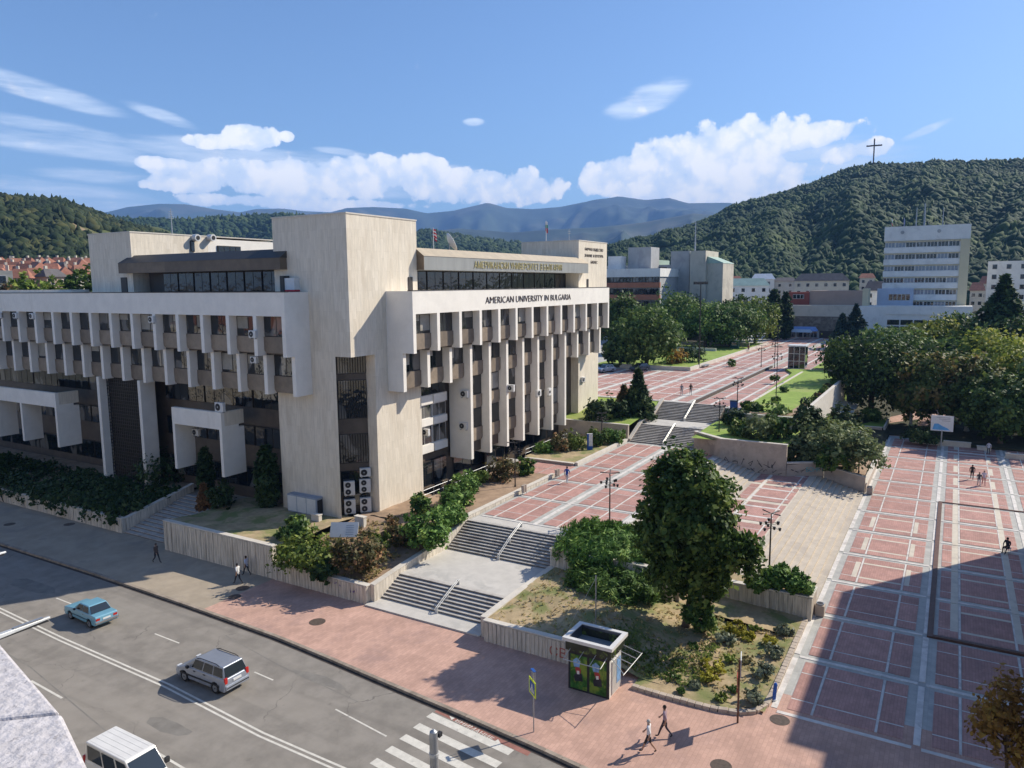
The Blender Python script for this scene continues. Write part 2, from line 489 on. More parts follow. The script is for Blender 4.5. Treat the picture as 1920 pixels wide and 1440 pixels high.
M['wall_rib'] = pm('ribbed_retaining_wall', (0.58, 0.52, 0.43), 0.3, 3.2, 0.85, 0.7, 4.0, stretch=(2.0, 2.0, 0.16), second=(0.36, 0.30, 0.23), sec_lo=0.56, sec_hi=0.72, sec_scale=1.2, sec_stretch=(2.4, 2.4, 0.2))
M['coping'] = pm('pale_coping', (0.62, 0.57, 0.49), 0.08, 1.5, 0.8)
M['wall_plain'] = pm('pinkish_wall', (0.46, 0.385, 0.31), 0.12, 1.0, 0.85, 0.1, 20, second=(0.36, 0.30, 0.25), sec_scale=0.7)
M['spandrel'] = pm('brown_spandrel', (0.235, 0.185, 0.135), 0.15, 1.5, 0.45, spec=0.5, per_obj=0.18)
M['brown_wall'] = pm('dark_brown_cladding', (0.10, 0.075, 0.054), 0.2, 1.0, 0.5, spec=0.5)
M['bronze'] = pm('bronze_canopy', (0.16, 0.115, 0.075), 0.15, 1.2, 0.5, spec=0.5, lines=(1.2, 6.0, (0.75, 0.75, 0.75), 0.0))
M['canopy_roof'] = pm('canopy_sheet', (0.43, 0.35, 0.24), 0.1, 1.2, 0.55, spec=0.5)
M['canopy_grey'] = pm('weathered_sheet', (0.30, 0.30, 0.28), 0.12, 1.2, 0.45, spec=0.5, stretch=(1, 1, 0.2))
M['frame_dark'] = pm('dark_window_frame', (0.035, 0.028, 0.022), 0.1, 2, 0.5, spec=0.5)
M['frame_white'] = pm('white_window_frame', (0.6, 0.58, 0.54), 0.05, 2, 0.5)
M['glass_pale'] = glass('pale_window_glass', (0.20, 0.23, 0.27), 0.08, 0.02)
M['glass'] = glass('window_glass', curtains=0.16)
M['glass_dark'] = glass('dark_window_glass')
M['roof_felt'] = pm('grey_roof_felt', (0.26, 0.255, 0.25), 0.15, 0.6, 0.9)
M['dark_edge'] = pm('roof_edge_metal', (0.06, 0.055, 0.05), 0.1, 2, 0.5)
M['white_metal'] = pm('white_enamel', (0.66, 0.65, 0.62), 0.05, 2, 0.4, spec=0.5)
M['grey_metal'] = pm('galvanised_metal', (0.38, 0.39, 0.40), 0.12, 3, 0.45, metal=0.6, spec=0.5)
M['steel_light'] = pm('pale_painted_steel', (0.56, 0.56, 0.54), 0.08, 3, 0.4, metal=0.3)
M['black_metal'] = pm('dark_painted_metal', (0.025, 0.022, 0.02), 0.15, 3, 0.5, spec=0.5)
M['rust_metal'] = pm('brown_painted_metal', (0.12, 0.06, 0.04), 0.2, 3, 0.6)
M['sign_band'] = pm('dark_green_sign_band', (0.03, 0.035, 0.025), 0.3, 2, 0.4, second=(0.12, 0.18, 0.04), sec_lo=0.5, sec_hi=0.58, sec_scale=1.5)
M['fan'] = pm('black_fan_grille', (0.03, 0.03, 0.032), 0.2, 4, 0.6)
M['gold'] = pm('gilded_letters', (0.50, 0.43, 0.20), 0.08, 4, 0.5, spec=0.5)
M['dark_letter'] = pm('dark_bronze_letters', (0.07, 0.045, 0.032), 0.1, 4, 0.5)
M['soil'] = pm('dry_soil', (0.34, 0.235, 0.155), 0.2, 0.9, 0.95, 0.4, 12, second=(0.25, 0.175, 0.115), sec_scale=0.5)
M['drygrass'] = pm('dry_grass', (0.40, 0.305, 0.18), 0.22, 0.9, 0.95, 0.4, 14, second=(0.19, 0.205, 0.075), sec_lo=0.44, sec_hi=0.62, sec_scale=0.45)
M['lawn'] = pm('lawn', (0.235, 0.33, 0.06), 0.18, 0.8, 0.9, 0.3, 16, second=(0.31, 0.35, 0.10), sec_scale=0.25)
M['park_ground'] = pm('shaded_park_floor', (0.055, 0.055, 0.03), 0.25, 0.6, 0.95, 0.3, 8, second=(0.10, 0.085, 0.05), sec_scale=0.3)  # darkened: the shade under the trees is put into this colour
M['ground'] = pm('town_ground', (0.20, 0.19, 0.15), 0.2, 0.05, 0.95, second=(0.11, 0.13, 0.06), sec_scale=0.02)
M['bark'] = pm('bark', (0.12, 0.085, 0.06), 0.25, 5, 0.9, 0.5, 16, stretch=(1, 1, 0.3))
M['bark_pale'] = pm('pale_birch_bark', (0.42, 0.40, 0.36), 0.2, 5, 0.85, second=(0.1, 0.09, 0.08), sec_scale=3)
# ================================================================ GROUND, ROAD, SQUARES, STAIRS
def sst(x, a, b):
    t = np.clip((x - a) / (b - a), 0, 1)
    return t * t * (3 - 2 * t)


def ground_z(x, y):
    x = np.asarray(x, float)
    y = np.asarray(y, float)
    z = -0.45 + 6.3 * sst(x, 140, 262) + 3.0 * sst(x, 262, 700)
    z = z + 1.6 * sst(y, 60, 120) * (1 - sst(x, 140, 262)) * sst(x, 50, 60)
    z = z + 9.0 * sst(y, 150, 420)
    z = z + 0.3 * sst(x, 100, 120) * (1 - sst(y, 10, 14))
    return z


xs = np.concatenate([[-9000, -4000, -1500, -500, -200, -80], np.arange(-40, 300, 10.0), np.arange(300, 900, 50), [1000, 1500, 2500, 4000, 6500, 9500]])
ys = np.concatenate([[-9000, -4000, -2000, -1000, -500, -250, -120], np.arange(-80, 220, 10.0), np.arange(220, 900, 40), [1000, 1500, 2500, 4000, 6500, 9500]])
gx, gy = np.meshgrid(xs, ys, indexing='ij')
gz = ground_z(gx, gy)
mb = MB()
nx, ny = gx.shape
mb.add(np.stack([gx, gy, gz], -1).reshape(-1, 3), [(i * ny + j, (i + 1) * ny + j, (i + 1) * ny + j + 1, i * ny + j + 1) for i in range(nx - 1) for j in range(ny - 1)])
mb.build('ground', M['ground'], smooth=True, kind='structure')

# road, kerb, pavement
KERB = [(26.2, -60), (26.6, -20), (28.4, 5), (29.2, 11), (29.95, 16.5), (30.5, 21.5), (31.0, 27), (31.5, 32), (31.9, 36.7), (32.2, 46), (32.4, 57), (32.4, 72), (32.6, 94), (33.0, 160), (33.5, 260)]


def kerb_x(y):
    return float(np.interp(y, [p[1] for p in KERB], [p[0] for p in KERB]))


road = MB()
yy = [-60 + 4 * i for i in range(81)]
road.add([(7.0, y, -0.15) for y in yy] + [(kerb_x(y), y, -0.15) for y in yy], [(i, len(yy) + i, len(yy) + i + 1, i + 1) for i in range(len(yy) - 1)])
road = road.build('road', M['asphalt'], kind='structure')


def strip(pts, w, z, name, mat, parent):
    b = MB()
    pts = [Vector((p[0], p[1], z)) for p in pts]
    L, Rr = [], []
    for i, p in enumerate(pts):
        t = (pts[min(i + 1, len(pts) - 1)] - pts[max(i - 1, 0)]).normalized()
        nrm = Vector((-t.y, t.x, 0)) * w / 2
        L.append(p + nrm)
        Rr.append(p - nrm)
    n = len(pts)
    b.add(L + Rr, [(n + i, n + i + 1, i + 1, i) for i in range(n - 1)])
    return b.build(name, mat, parent)


CL = [(24.2, -20), (24.0, 15), (24.15, 29.3), (24.75, 37.7), (24.95, 48.9), (25.3, 57.5), (25.7, 80), (26.3, 140)]
for s in (-0.15, 0.15):
    strip([(x + s, y) for x, y in CL], 0.13, -0.146, 'lane_line', M['paint'], road)
for a, b in (((27.75, 27.6), (27.2, 23.6)), ((28.47, 44.35), (28.42, 41.75)), ((28.45, 56), (28.4, 53)), ((28.6, 70), (28.5, 66)), ((28.3, 34.6), (28.2, 32.9))):
    strip([a, b], 0.1, -0.146, 'lane_line', M['paint'], road)
for a, b in (((21.15, 45.2), (21.0, 41.7)), ((20.6, 33.2), (20.4, 30.0)), ((21.4, 57), (21.3, 53)), ((20.2, 22), (20.1, 19))):
    strip([a, b], 0.13, -0.146, 'lane_line', M['paint'], road)
for k in range(9):
    x = 29.85 - 1.12 * k
    b = MB()
    b.add([(x - 0.92, 17.45, -0.145), (x - 0.42, 17.4, -0.145), (x + 0.24, 22.85, -0.145), (x - 0.26, 22.9, -0.145)], [(0, 1, 2, 3)])
    b.build('crossing_stripe', M['paint'], road)
b = MB()
b.add([(29.35, 16.6, -0.146), (29.92, 16.6, -0.146), (30.5, 22.8, -0.146), (30.2, 22.8, -0.146)], [(0, 1, 2, 3)])
b.build('red_marking', M['redpaint'], road)
rp = random.Random(4)
for (px_, py_, a_, c_) in ((22.3, 34, 0.5, 1.9), (29.6, 30.5, 0.35, 2.4), (20.3, 47, 0.6, 1.5), (28.9, 60, 0.9, 3.0)):
    b = MB()
    n_ = 8
    b.add([(px_ + a_ * math.cos(2 * math.pi * q / n_) * rp.uniform(0.6, 1.3), py_ + c_ * math.sin(2 * math.pi * q / n_) * rp.uniform(0.75, 1.1), -0.1478) for q in range(n_)], [tuple(range(n_))])
    b.build('asphalt_patch', M['patch'], road)
# seam and worn patches in the asphalt
strip([(22.6, 57), (22.0, 47), (20.9, 40), (20.0, 34), (19.0, 29), (18.3, 24)], 0.07, -0.1465, 'asphalt_seam', M['patch'], road)
strip([(30.6, 40), (29.6, 34), (28.9, 27)], 0.06, -0.1465, 'asphalt_seam', M['patch'], road)


def text_mesh(name, body, size, mat, parent=None, loc=(0, 0, 0), rot=None, extrude=0.03, width=None, sx=1.0, offset=0.0, **props):
    cu = bpy.data.curves.new(name + '_tmp', 'FONT')
    cu.body = body
    cu.size = size
    cu.extrude = extrude
    cu.resolution_u = 2
    cu.offset = offset
    cu.align_x = 'LEFT'
    tmp = bpy.data.objects.new(name + '_tmp', cu)
    COL.objects.link(tmp)
    bpy.context.view_layer.update()
    me = bpy.data.meshes.new_from_object(tmp.evaluated_get(bpy.context.evaluated_depsgraph_get()))
    bpy.data.objects.remove(tmp)
    bpy.data.curves.remove(cu)
    me.name = name
    if len(me.vertices) and width:
        xsv = [v.co.x for v in me.vertices]
        k = width / (max(xsv) - min(xsv))
        for v in me.vertices:
            v.co.x = (v.co.x - min(xsv)) * k
    me.materials.clear()
    me.materials.append(mat)
    o = bpy.data.objects.new(name, me)
    COL.objects.link(o)
    o.parent = parent
    if rot is not None:
        o.rotation_mode = 'QUATERNION'
        o.rotation_quaternion = rot.to_quaternion()
    o.location = loc
    for k, v in props.items():
        o[k] = v
    return o


def basis(x, y):
    x = Vector(x).normalized()
    y = Vector(y).normalized()
    z = x.cross(y)
    return Matrix((x, y, z)).transposed()


text_mesh('warning_lettering', '◄ ВНИМАНИЕ ►', 0.42, M['paint'], road, (30.12, 21.9, -0.144), basis((-0.2, -1, 0), (1, -0.2, 0)), 0.001, 3.7)

kerb_shade = pm('kerb_shade_and_dirt', (0.07, 0.055, 0.045), 0.25, 2.0, 0.95)
strip([(kerb_x(y) - 0.13, y) for y in range(-20, 200, 3)], 0.24, -0.1425, 'kerb_shade_gutter', kerb_shade, road)  # the kerb's shade painted on the road as a strip, with gutter dirt
kerb = MB().build('kerb', M['kerb'], kind='structure')
KM = MB().box(0, 0.24, 0.008, 0.992, -0.3, 0.012).build('kerb_stone', M['kerb'], kerb)
first = True
for i in range(-10, 125):
    o = KM if first else KM.copy()
    if not first:
        COL.objects.link(o)
    first = False
    a, b2 = kerb_x(i), kerb_x(i + 1)
    o.location = (a, i, 0)
    o.rotation_euler = (0, 0, -math.atan2(b2 - a, 1.0))

walk = MB()
for (ya, yb, nm, mt) in ((-40, 44.5, 'sidewalk', 'walk_red'), (44.5, 200, 'sidewalk', 'walk_grey')):
    w = MB()
    n = 40
    ysw = [ya + (yb - ya) * i / n for i in range(n + 1)]
    w.add([(kerb_x(y) + 0.2, y, 0.0) for y in ysw] + [(41.0, y, 0.0) for y in ysw], [(i, n + 1 + i, n + 2 + i, i + 1) for i in range(n)])
    w.build(nm, M[mt], kind='structure')
w = MB()
w.box(2.0, 8.0, -40, 200, -0.6, 0.0)
w.build('sidewalk', M['walk_grey'], kind='structure')

# ---- the squares: grey slabs as bed, red paver panels and pale strips laid proud
PANELS = {}


def piece(x0, x1, y0, y1, z, name, mat, parent, t=0.05):
    """a laid piece; alike sizes share their mesh"""
    key = (round(x1 - x0, 2), round(y1 - y0, 2), name, mat.name)
    g = 0.012
    if key not in PANELS:
        b = MB().box(g, x1 - x0 - g, g, y1 - y0 - g, -t, 0)
        o = b.build(name, mat, parent)
        PANELS[key] = o
    else:
        o = PANELS[key].copy()
        COL.objects.link(o)
        o.parent = parent
    o.location = (x0, y0, z)
    return o


def seen(x, y0):
    return y0 > -0.084 * x - 1.6


# right square
PZ = 0.02
plaza = MB().box(38.3, 122, -26, 7.3, -0.8, PZ - 0.03).build('plaza', M['grey_slab'], kind='structure')
BX = [39.0 + 6.79 * k for k in range(13)]
P0 = 6.72
for per in range(3):
    yb = 7.1 - P0 * per
    # lane list from the outer stripe towards the next one
    for k in range(12):
        xa, xb = BX[k] + 0.5, BX[k + 1] - 0.5
        if not seen(xb, yb):
            continue
        for (l0, l1) in ((0.62, 1.78), (1.92, 4.82), (4.96, 6.10)):
            y1, y0 = yb - l0, yb - l1
            if not seen(xb, y1):
                continue
            for (c0, c1) in ((xa, BX[k] + 1.66), (BX[k] + 1.78, BX[k] + 4.80), (BX[k] + 4.92, xb)):
                piece(c0, c1, y0, y1, PZ, 'paving_panel', M['red_panel'], plaza)
            for c in (1.66, 4.80):
                wide = (l0 == 1.92 and per == 0 and 3 <= k <= 5) or (l0 == 1.92 and per == 1 and k >= 2)
                piece(BX[k] + c - (0.2 if wide and c < 3 else 0), BX[k] + c + (0.32 if wide and c > 3 else 0.12), y0, y1, PZ + (0.004 if wide else -0.004), 'paving_strip', M['cream_stone' if wide else 'white_strip'], plaza)
        if seen(xb, yb - 1.78):
            piece(xa, xb, yb - 1.92, yb - 1.78, PZ + 0.002, 'paving_strip', M['white_strip'], plaza)
        if seen(xb, yb - 4.82):
            piece(xa, xb, yb - 4.96, yb - 4.82, PZ + 0.002, 'paving_strip', M['white_strip'], plaza)
        # cream blocks beside the thin lines
        if per == 0 and 3 <= k <= 5:
            piece(BX[k] + 1.5, BX[k] + 5.1, yb - 1.74, yb - 1.36, PZ + 0.006, 'paving_block', M['cream_stone'], plaza)
            piece(BX[k] + 1.5, BX[k] + 5.1, yb - 5.34, yb - 4.98, PZ + 0.006, 'paving_block', M['cream_stone'], plaza)
        if per == 1 and k >= 2:
            if seen(xb, yb - 1.3):
                piece(BX[k] + (1.5 if k == 2 or k >= 8 else -0.3), BX[k] + (5.1 if k >= 8 else 6.4), yb - 1.78, yb - 1.3, PZ + 0.006, 'paving_block', M['cream_stone'], plaza)
            if seen(xb, yb - 4.9):
                piece(BX[k] + (1.5 if k == 2 or k >= 8 else -0.3), BX[k] + (5.1 if k >= 8 else 6.4), yb - 5.34, yb - 4.9, PZ + 0.006, 'paving_block', M['cream_stone'], plaza)
    for k in range(12):
        if seen(BX[k + 1], yb):
            piece(BX[k] + 0.28, BX[k + 1] - 0.28, yb - 0.17, yb + 0.17, PZ + 0.004, 'paving_strip', M['white_strip'], plaza)
        if seen(BX[k], yb):
            y_lo = yb - P0
            piece(BX[k] - 0.14, BX[k] + 0.14, y_lo + 0.2, yb - 0.2, PZ + 0.002, 'paving_strip', M['white_strip'], plaza)
# the raised brown edging
ed = thing('plaza_edging', 'low brown edging beam framing the right half of the red square', 'edging', (52.4, 0.0, 0))
MB().box(0, 34.3, 0.0, 0.34, -0.02, 0.11).build('beam', M['rust_metal'], ed, bevel=0.01)
MB().box(0, 0.3, -26, 0.0, -0.02, 0.148).build('beam', M['rust_metal'], ed, bevel=0.01)
MB().box(34.1, 34.3, -26, 0.0, -0.02, 0.1).build('beam', M['rust_metal'], ed, bevel=0.01)

# lower terrace in front of the building
TZ = 2.85
terr = MB()
terr.box(51.2, 87.4, 22.2, 34.5, 1.2, TZ - 0.03)
terr = terr.build('terrace', M['grey_slab'], kind='structure')
MB().box(51.15, 52.3, 25.2, 34.3, TZ - 0.03, TZ + 0.004).build('paving_slab', M['concrete'], terr)
TB = [52.6 + 6.79 * k for k in range(6)]


def paved(struct, bands, lanes, z, crosses=(2.0, 4.9), keep=None):
    for k in range(len(bands) - 1):
        xa, xb = bands[k] + 0.42, bands[k + 1] - 0.42
        for (y0, y1, kind) in lanes:
            if keep and not keep((xa + xb) / 2, (y0 + y1) / 2):
                continue
            if kind == 'red':
                if crosses:
                    cc = [xa] + [bands[k] + c for c in crosses] + [xb]
                    for i in range(len(cc) - 1):
                        piece(cc[i] + (0.05 if i else 0), cc[i + 1] - (0.05 if i < len(cc) - 2 else 0), y0, y1, z, 'paving_panel', M['red_panel'], struct)
                    for c in crosses:
                        piece(bands[k] + c - 0.05, bands[k] + c + 0.05, y0, y1, z - 0.004, 'paving_strip', M['white_strip'], struct)
                else:
                    piece(xa, xb, y0, y1, z, 'paving_panel', M['red_panel'], struct)
            else:
                piece(xa - 0.42, xb + 0.42, y0, y1, z + 0.004, 'paving_strip', M['white_strip' if kind == 'white' else 'cream_stone'], struct)


def lanes_about(c, lo, hi, reds):
    out = [(c - 0.17, c + 0.17, 'white')]
    for (a, b, k) in reds:
        for s in (1, -1):
            y0, y1 = sorted((c + s * a, c + s * b))
            y0, y1 = max(y0, lo), min(y1, hi)
            if y1 - y0 > 0.08:
                out.append((y0, y1, k))
    return out


LR = [(0.62, 1.88, 'red'), (1.9, 2.04, 'white'), (2.06, 3.93, 'red'), (3.95, 4.09, 'white'), (4.11, 5.9, 'red')]
paved(terr, TB, lanes_about(29.0, 22.9, 34.15, LR), TZ)
for k in range(5):
    piece(TB[k] - 0.1, TB[k] + 0.1, 23.0, 34.1, TZ + 0.002, 'paving_strip', M['white_strip'], terr)
piece(53.0, 83.5, 22.22, 22.85, TZ + 0.004, 'paving_strip', M['white_strip'], terr)
# path to the building door
path = MB().box(67.4, 72.4, 34.5, 41.6, 2.0, TZ - 0.02).build('path', M['grey_slab'], kind='structure')
for i in range(2):
    for j in range(3):
        piece(67.55 + 2.4 * i, 67.55 + 2.4 * i + 2.3, 34.6 + 2.3 * j, 34.6 + 2.3 * j + 2.2, TZ - 0.004, 'paving_panel', M['red_panel'], path)


def stairs(name, x0, y0, y1, z0, n, tread, rise, mat, label_mat2=None, axis='x', sgn=1, base=0.6):
    """flight climbing along +x (or along +y / -y); every step is a piece"""
    st = MB()
    L = n * tread
    if axis == 'x':
        st.side([(x0 + 0.05, z0 - base), (x0 + L, z0 - base), (x0 + L, z0 + n * rise - 0.1), (x0 + L - 0.1, z0 + n * rise - 0.2), (x0 + 0.05, z0 - 0.05)], 1, y0 + 0.02, y1 - 0.02)
    s_o = st.build(name, M['step_dark'], kind='structure')
    proto = None
    for i in range(n):
        if proto is None:
            b = MB()
            if axis == 'x':
                b.box(0.06, tread + 0.06, 0, y1 - y0, -0.28, -0.05)
                b.cur = 1
                b.box(0.0, tread + 0.04, 0, y1 - y0, -0.055, 0.0)
            else:
                b.box(0, y1 - y0, -tread - 0.06, -0.05, -0.28, -0.05)
                b.cur = 1
                b.box(0, y1 - y0, -tread - 0.04, 0, -0.055, 0.0)
            proto = b.build('step', [label_mat2 or mat, mat], s_o)
            o = proto
        else:
            o = proto.copy()
            COL.objects.link(o)
            o.parent = s_o
        if axis == 'x':
            o.location = (x0 + i * tread, y0, z0 + (i + 1) * rise)
        else:   # climbs along +y seen from -y side: descending towards -y
            o.location = (y0, x0 + (i + 1) * tread * sgn, z0 + (i + 1) * rise)
    return s_o


M['riser'] = pm('dark_riser', (0.21, 0.18, 0.155), 0.15, 2, 0.85)  # riser blocks darker than the treads
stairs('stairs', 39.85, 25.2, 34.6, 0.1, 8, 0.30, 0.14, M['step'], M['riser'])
MB().box(38.35, 39.9, 25.2, 34.9, -0.4, 0.1).build('stair_apron', M['concrete'], kind='structure')
MB().box(42.2, 48.1, 24.9, 34.6, 0.2, 1.215).build('landing', M['concrete'], kind='structure')
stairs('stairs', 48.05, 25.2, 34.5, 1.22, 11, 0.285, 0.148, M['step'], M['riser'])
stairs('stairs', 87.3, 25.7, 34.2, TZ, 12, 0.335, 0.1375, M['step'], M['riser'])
MB().box(91.3, 95.6, 25.5, 34.2, 2.5, 4.5).build('landing', M['concrete'], kind='structure')
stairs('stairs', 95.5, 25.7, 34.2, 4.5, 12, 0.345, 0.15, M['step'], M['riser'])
# intermediate terrace and the wide shallow stairs down to the square
MZ = 1.5
stairA = MB().build('stairs', M['step_cream'], kind='structure')
for i in range(9):
    z = TZ - 0.15 * (i + 1)
    MB().box(51.5, 84.0, 22.2 - 0.52 * (i + 1), 22.2 - 0.52 * i + 0.03, z - 0.35, z).build('step', M['step_cream'], stairA)
mid = MB().box(51.4, 86.5, 12.4, 17.55, 0.2, MZ - 0.03).build('terrace', M['cream_stone'], kind='structure')
paved(mid, TB, [(12.7, 13.2, 'red'), (13.35, 16.2, 'red'), (16.3, 16.5, 'white'), (13.2, 13.35, 'white'), (16.6, 17.5, 'red')], MZ, (1.8, 4.9))
for k in (2, 3, 4):
    piece(TB[k] + 1.55, TB[k] + 1.95, 13.0, 16.5, MZ + 0.006, 'paving_block', M['white_strip'], mid)
    piece(TB[k] + 4.75, TB[k] + 5.15, 13.0, 16.5, MZ + 0.006, 'paving_block', M['white_strip'], mid)
stairB = MB().build('stairs', M['step_cream'], kind='structure')
for i in range(10):
    z = MZ - 0.15 * i
    MB().box(53.2, 86.4, 12.5 - 0.52 * (i + 1), 12.5 - 0.52 * i + 0.03, max(z - 0.4, -0.3), z).build('step', M['step_cream'], stairB)

# upper square
UZ = 6.3
upper = MB()
upper.box(99.6, 280, 30.5, 95, -1.0, UZ - 0.03)
upper.box(99.6, 280, 22.0, 30.5, -1.0, UZ - 0.33)
upper = upper.build('plaza', M['grey_slab'], kind='structure')
UB = [100.2 + 6.79 * k for k in range(27)]
UL = []
for c in (33.2, 40.0, 46.8, 53.6, 60.4):
    UL += [(c - 0.2, c + 0.2, 'white'), (c + 0.55, c + 1.9, 'red'), (c + 1.95, c + 2.1, 'white'), (c + 2.15, c + 4.7, 'red'), (c + 4.75, c + 4.9, 'white'), (c + 4.95, c + 6.2, 'red')]
UL += [(31.2, 32.6, 'red')]


def up_keep(x, y):
    return y < 44 or (x < 135 and y < 62)


paved(upper, UB[:22], UL, UZ, (2.3, 4.6), up_keep)
for k in range(22):
    piece(UB[k] - 0.3, UB[k] + 0.3, 31.0, 44.0 if UB[k] > 135 else 62.0, UZ + 0.003, 'paving_strip', M['white_strip'], upper)
lowpart = [(23.4, 25.2, 'red'), (25.3, 25.6, 'white'), (25.7, 27.9, 'red'), (28.0, 28.3, 'white'), (28.4, 30.0, 'red')]
paved(upper, UB[:20], lowpart, UZ - 0.3, (2.3, 4.6))


# ---------------------------------------------------------------- retaining walls
def wall(name_label, cat, pts, y0=None, name='retaining_wall', mat='wall_rib', cop=True):
    pass


def long_wall(label, x0, x1, y0, y1, z0, z1, mat='wall_rib', cop=0.05, name='retaining_wall', group=None, cat='wall'):
    """straight wall with a pale coping course and, on ribbed walls, raised stone slabs on its street face"""
    t = thing(name, label, cat, (x0, y0, z0), group=group)
    MB().box(0, x1 - x0, 0, y1 - y0, -0.3, z1 - z0 - (0.09 if cop else 0)).build('wall_body', M[mat], t)
    if cop:
        MB().box(-cop, x1 - x0 + cop, -cop, y1 - y0 + cop, z1 - z0 - 0.09, z1 - z0).build('coping', M['coping'], t, bevel=0.012)
    return t


def slope_wall(label, prof, y0, y1, name='retaining_wall', mat='wall_rib', cat='wall'):
    """wall along x with a bent top: prof = [(x, zbottom, ztop)]"""
    x00, z00 = prof[0][0], prof[0][1]
    t = thing(name, label, cat, (x00, y0, z00))
    b, c = MB(), MB()
    for i in range(len(prof) - 1):
        (xa, za, ta), (xb, zb, tb) = prof[i], prof[i + 1]
        w = y1 - y0
        b.hexa([(xa - x00, 0, za - z00 - 0.3), (xb - x00, 0, zb - z00 - 0.3), (xb - x00, w, zb - z00 - 0.3), (xa - x00, w, za - z00 - 0.3)],
               [(xa - x00, 0, ta - z00 - 0.08), (xb - x00, 0, tb - z00 - 0.08), (xb - x00, w, tb - z00 - 0.08), (xa - x00, w, ta - z00 - 0.08)])
        e = 0.04
        c.hexa([(xa - x00, -e, ta - z00 - 0.08), (xb - x00, -e, tb - z00 - 0.08), (xb - x00, w + e, tb - z00 - 0.08), (xa - x00, w + e, ta - z00 - 0.08)],
               [(xa - x00, -e, ta - z00), (xb - x00, -e, tb - z00), (xb - x00, w + e, tb - z00), (xa - x00, w + e, ta - z00)])
    b.build('wall_body', M[mat], t)
    c.build('coping', M['coping'], t)
    return t


def ribs(t, y0, y1, z0, z1, x=0.0):
    """vertical stone ribs standing proud on the street face of a wall, each piece by itself"""
    n = int((y1 - y0) / 0.3)
    pr = {}
    for i in range(n):
        k = random.choice((0, 1, 2))
        d = (0.015, 0.03, 0.045)[k]
        if k not in pr:
            o = MB().box(-d - 0.02, 0.05, 0.018, 0.282, z0, z1).build('stone_slab', M['wall_rib'], t)
            pr[k] = o
        else:
            o = pr[k].copy()
            COL.objects.link(o)
            o.parent = t
        o.location = (x, y0 + i * 0.3, 0)


t = long_wall('tall ribbed stone wall beside the pavement, left of the shrub bed', 38.7, 39.1, 44.5, 57.9, 0, 2.65)
ribs(t, 0, 13.3, 0, 2.52)
t = long_wall('low ribbed stone wall with purple scrawl, under the shrub bed at the stair corner', 38.65, 39.05, 34.95, 44.5, 0, 1.39)
ribs(t, 0, 9.5, 0, 1.28)
slope_wall('sloping ribbed wall with pale coping along the left side of the front stairs', [(39.05, 0, 1.39), (42.6, 0.2, 1.75), (47.8, 1.0, 2.15), (51.3, 1.2, 3.18), (67.2, 2.4, 3.2)], 34.6, 34.95)
long_wall('low cream kerb wall between the terrace and the bed with the blue sign', 72.6, 87.2, 34.55, 34.9, 2.4, 3.2, 'coping', 0)
long_wall('short kerb wall turning from the terrace to the building door', 72.3, 72.65, 34.95, 41.0, 2.4, 3.15, 'wall_plain')
t = long_wall('ribbed stone wall with red scrawl beside the kiosk', 38.1, 38.45, 17.4, 24.7, 0, 1.4)
ribs(t, 0, 7.2, 0, 1.28)
slope_wall('low wall with pale coping along the right side of the front stairs', [(38.45, 0, 1.4), (42.4, 0.2, 1.5), (48.0, 1.0, 1.55)], 24.75, 25.15)
t = long_wall('ribbed planter wall under the spreading junipers', 48.0, 48.4, 15.6, 25.1, 0.0, 2.95)
ribs(t, 0, 9.4, 0.2, 2.82)
long_wall('right return of the juniper planter wall behind the big tree', 48.45, 55.0, 15.3, 15.58, 0.0, 2.9, 'wall_plain')
t = long_wall('ribbed planter wall topped by a clipped hedge beside the square', 51.2, 51.6, 7.1, 15.2, 0, 1.7)
ribs(t, 0, 8.0, 0, 1.58)
long_wall('short return of the hedge planter wall beside the litter bin', 51.65, 53.2, 7.1, 7.4, 0, 1.7, 'wall_plain')
t = long_wall('ribbed stone wall under dark ivy on the far left pavement', 39.5, 39.9, 65.3, 130, 0, 1.4)
ribs(t, 0, 64, 0, 1.28)
slope_wall('side wall of the ivy bed climbing beside the left stairs', [(39.95, 0, 1.35), (43.5, 0.8, 2.1), (47.3, 1.5, 2.9)], 65.3, 65.65)
# the big walls at the right of the upper flights
WB = thing('retaining_wall', 'tall curved wall with black scrawls right of the upper stairs', 'wall', (84, 14.9, 1.4))
MB().prism([(0, 0), (0.4, 0), (0.4, 7.0), (3.2, 10.9), (2.8, 11.1), (0, 7.2)], -0.6, 3.55).build('wall_body', M['wall_plain'], WB)
MB().prism([(-0.05, -0.05), (0.45, -0.05), (0.45, 7.0), (3.25, 10.85), (2.8, 11.15), (-0.05, 7.25)], 3.55, 3.63).build('coping', M['coping'], WB)
t = thing('retaining_wall', 'middle section of the stepped wall with turquoise graffiti', 'wall', (84, 14.85, 1.2))
MB().prism([(0, 0), (2.45, -3.45), (2.8, -3.25), (0.4, 0.04)], -0.6, [1.6, 1.75, 1.75, 1.6]).build('wall_body', M['wall_plain'], t)
MB().prism([(-0.04, 0), (2.42, -3.5), (2.84, -3.24), (0.44, 0.04)], 1.7, 1.85).build('coping', M['coping'], t)
t = thing('retaining_wall', 'lowest section of the stepped wall ending at the square', 'wall', (86.45, 11.35, 0))
MB().prism([(0, 0), (0.1, -4.1), (0.5, -4.1), (0.4, 0)], -0.5, [2.55, 1.7, 1.7, 2.55]).build('wall_body', M['wall_plain'], t)
MB().hexa([(-0.04, 0, 2.55), (0.06, -4.14, 1.7), (0.54, -4.14, 1.7), (0.44, 0, 2.55)][::-1], [(-0.04, 0, 2.63), (0.06, -4.14, 1.78), (0.54, -4.14, 1.78), (0.44, 0, 2.63)][::-1]).build('coping', M['coping'], t)
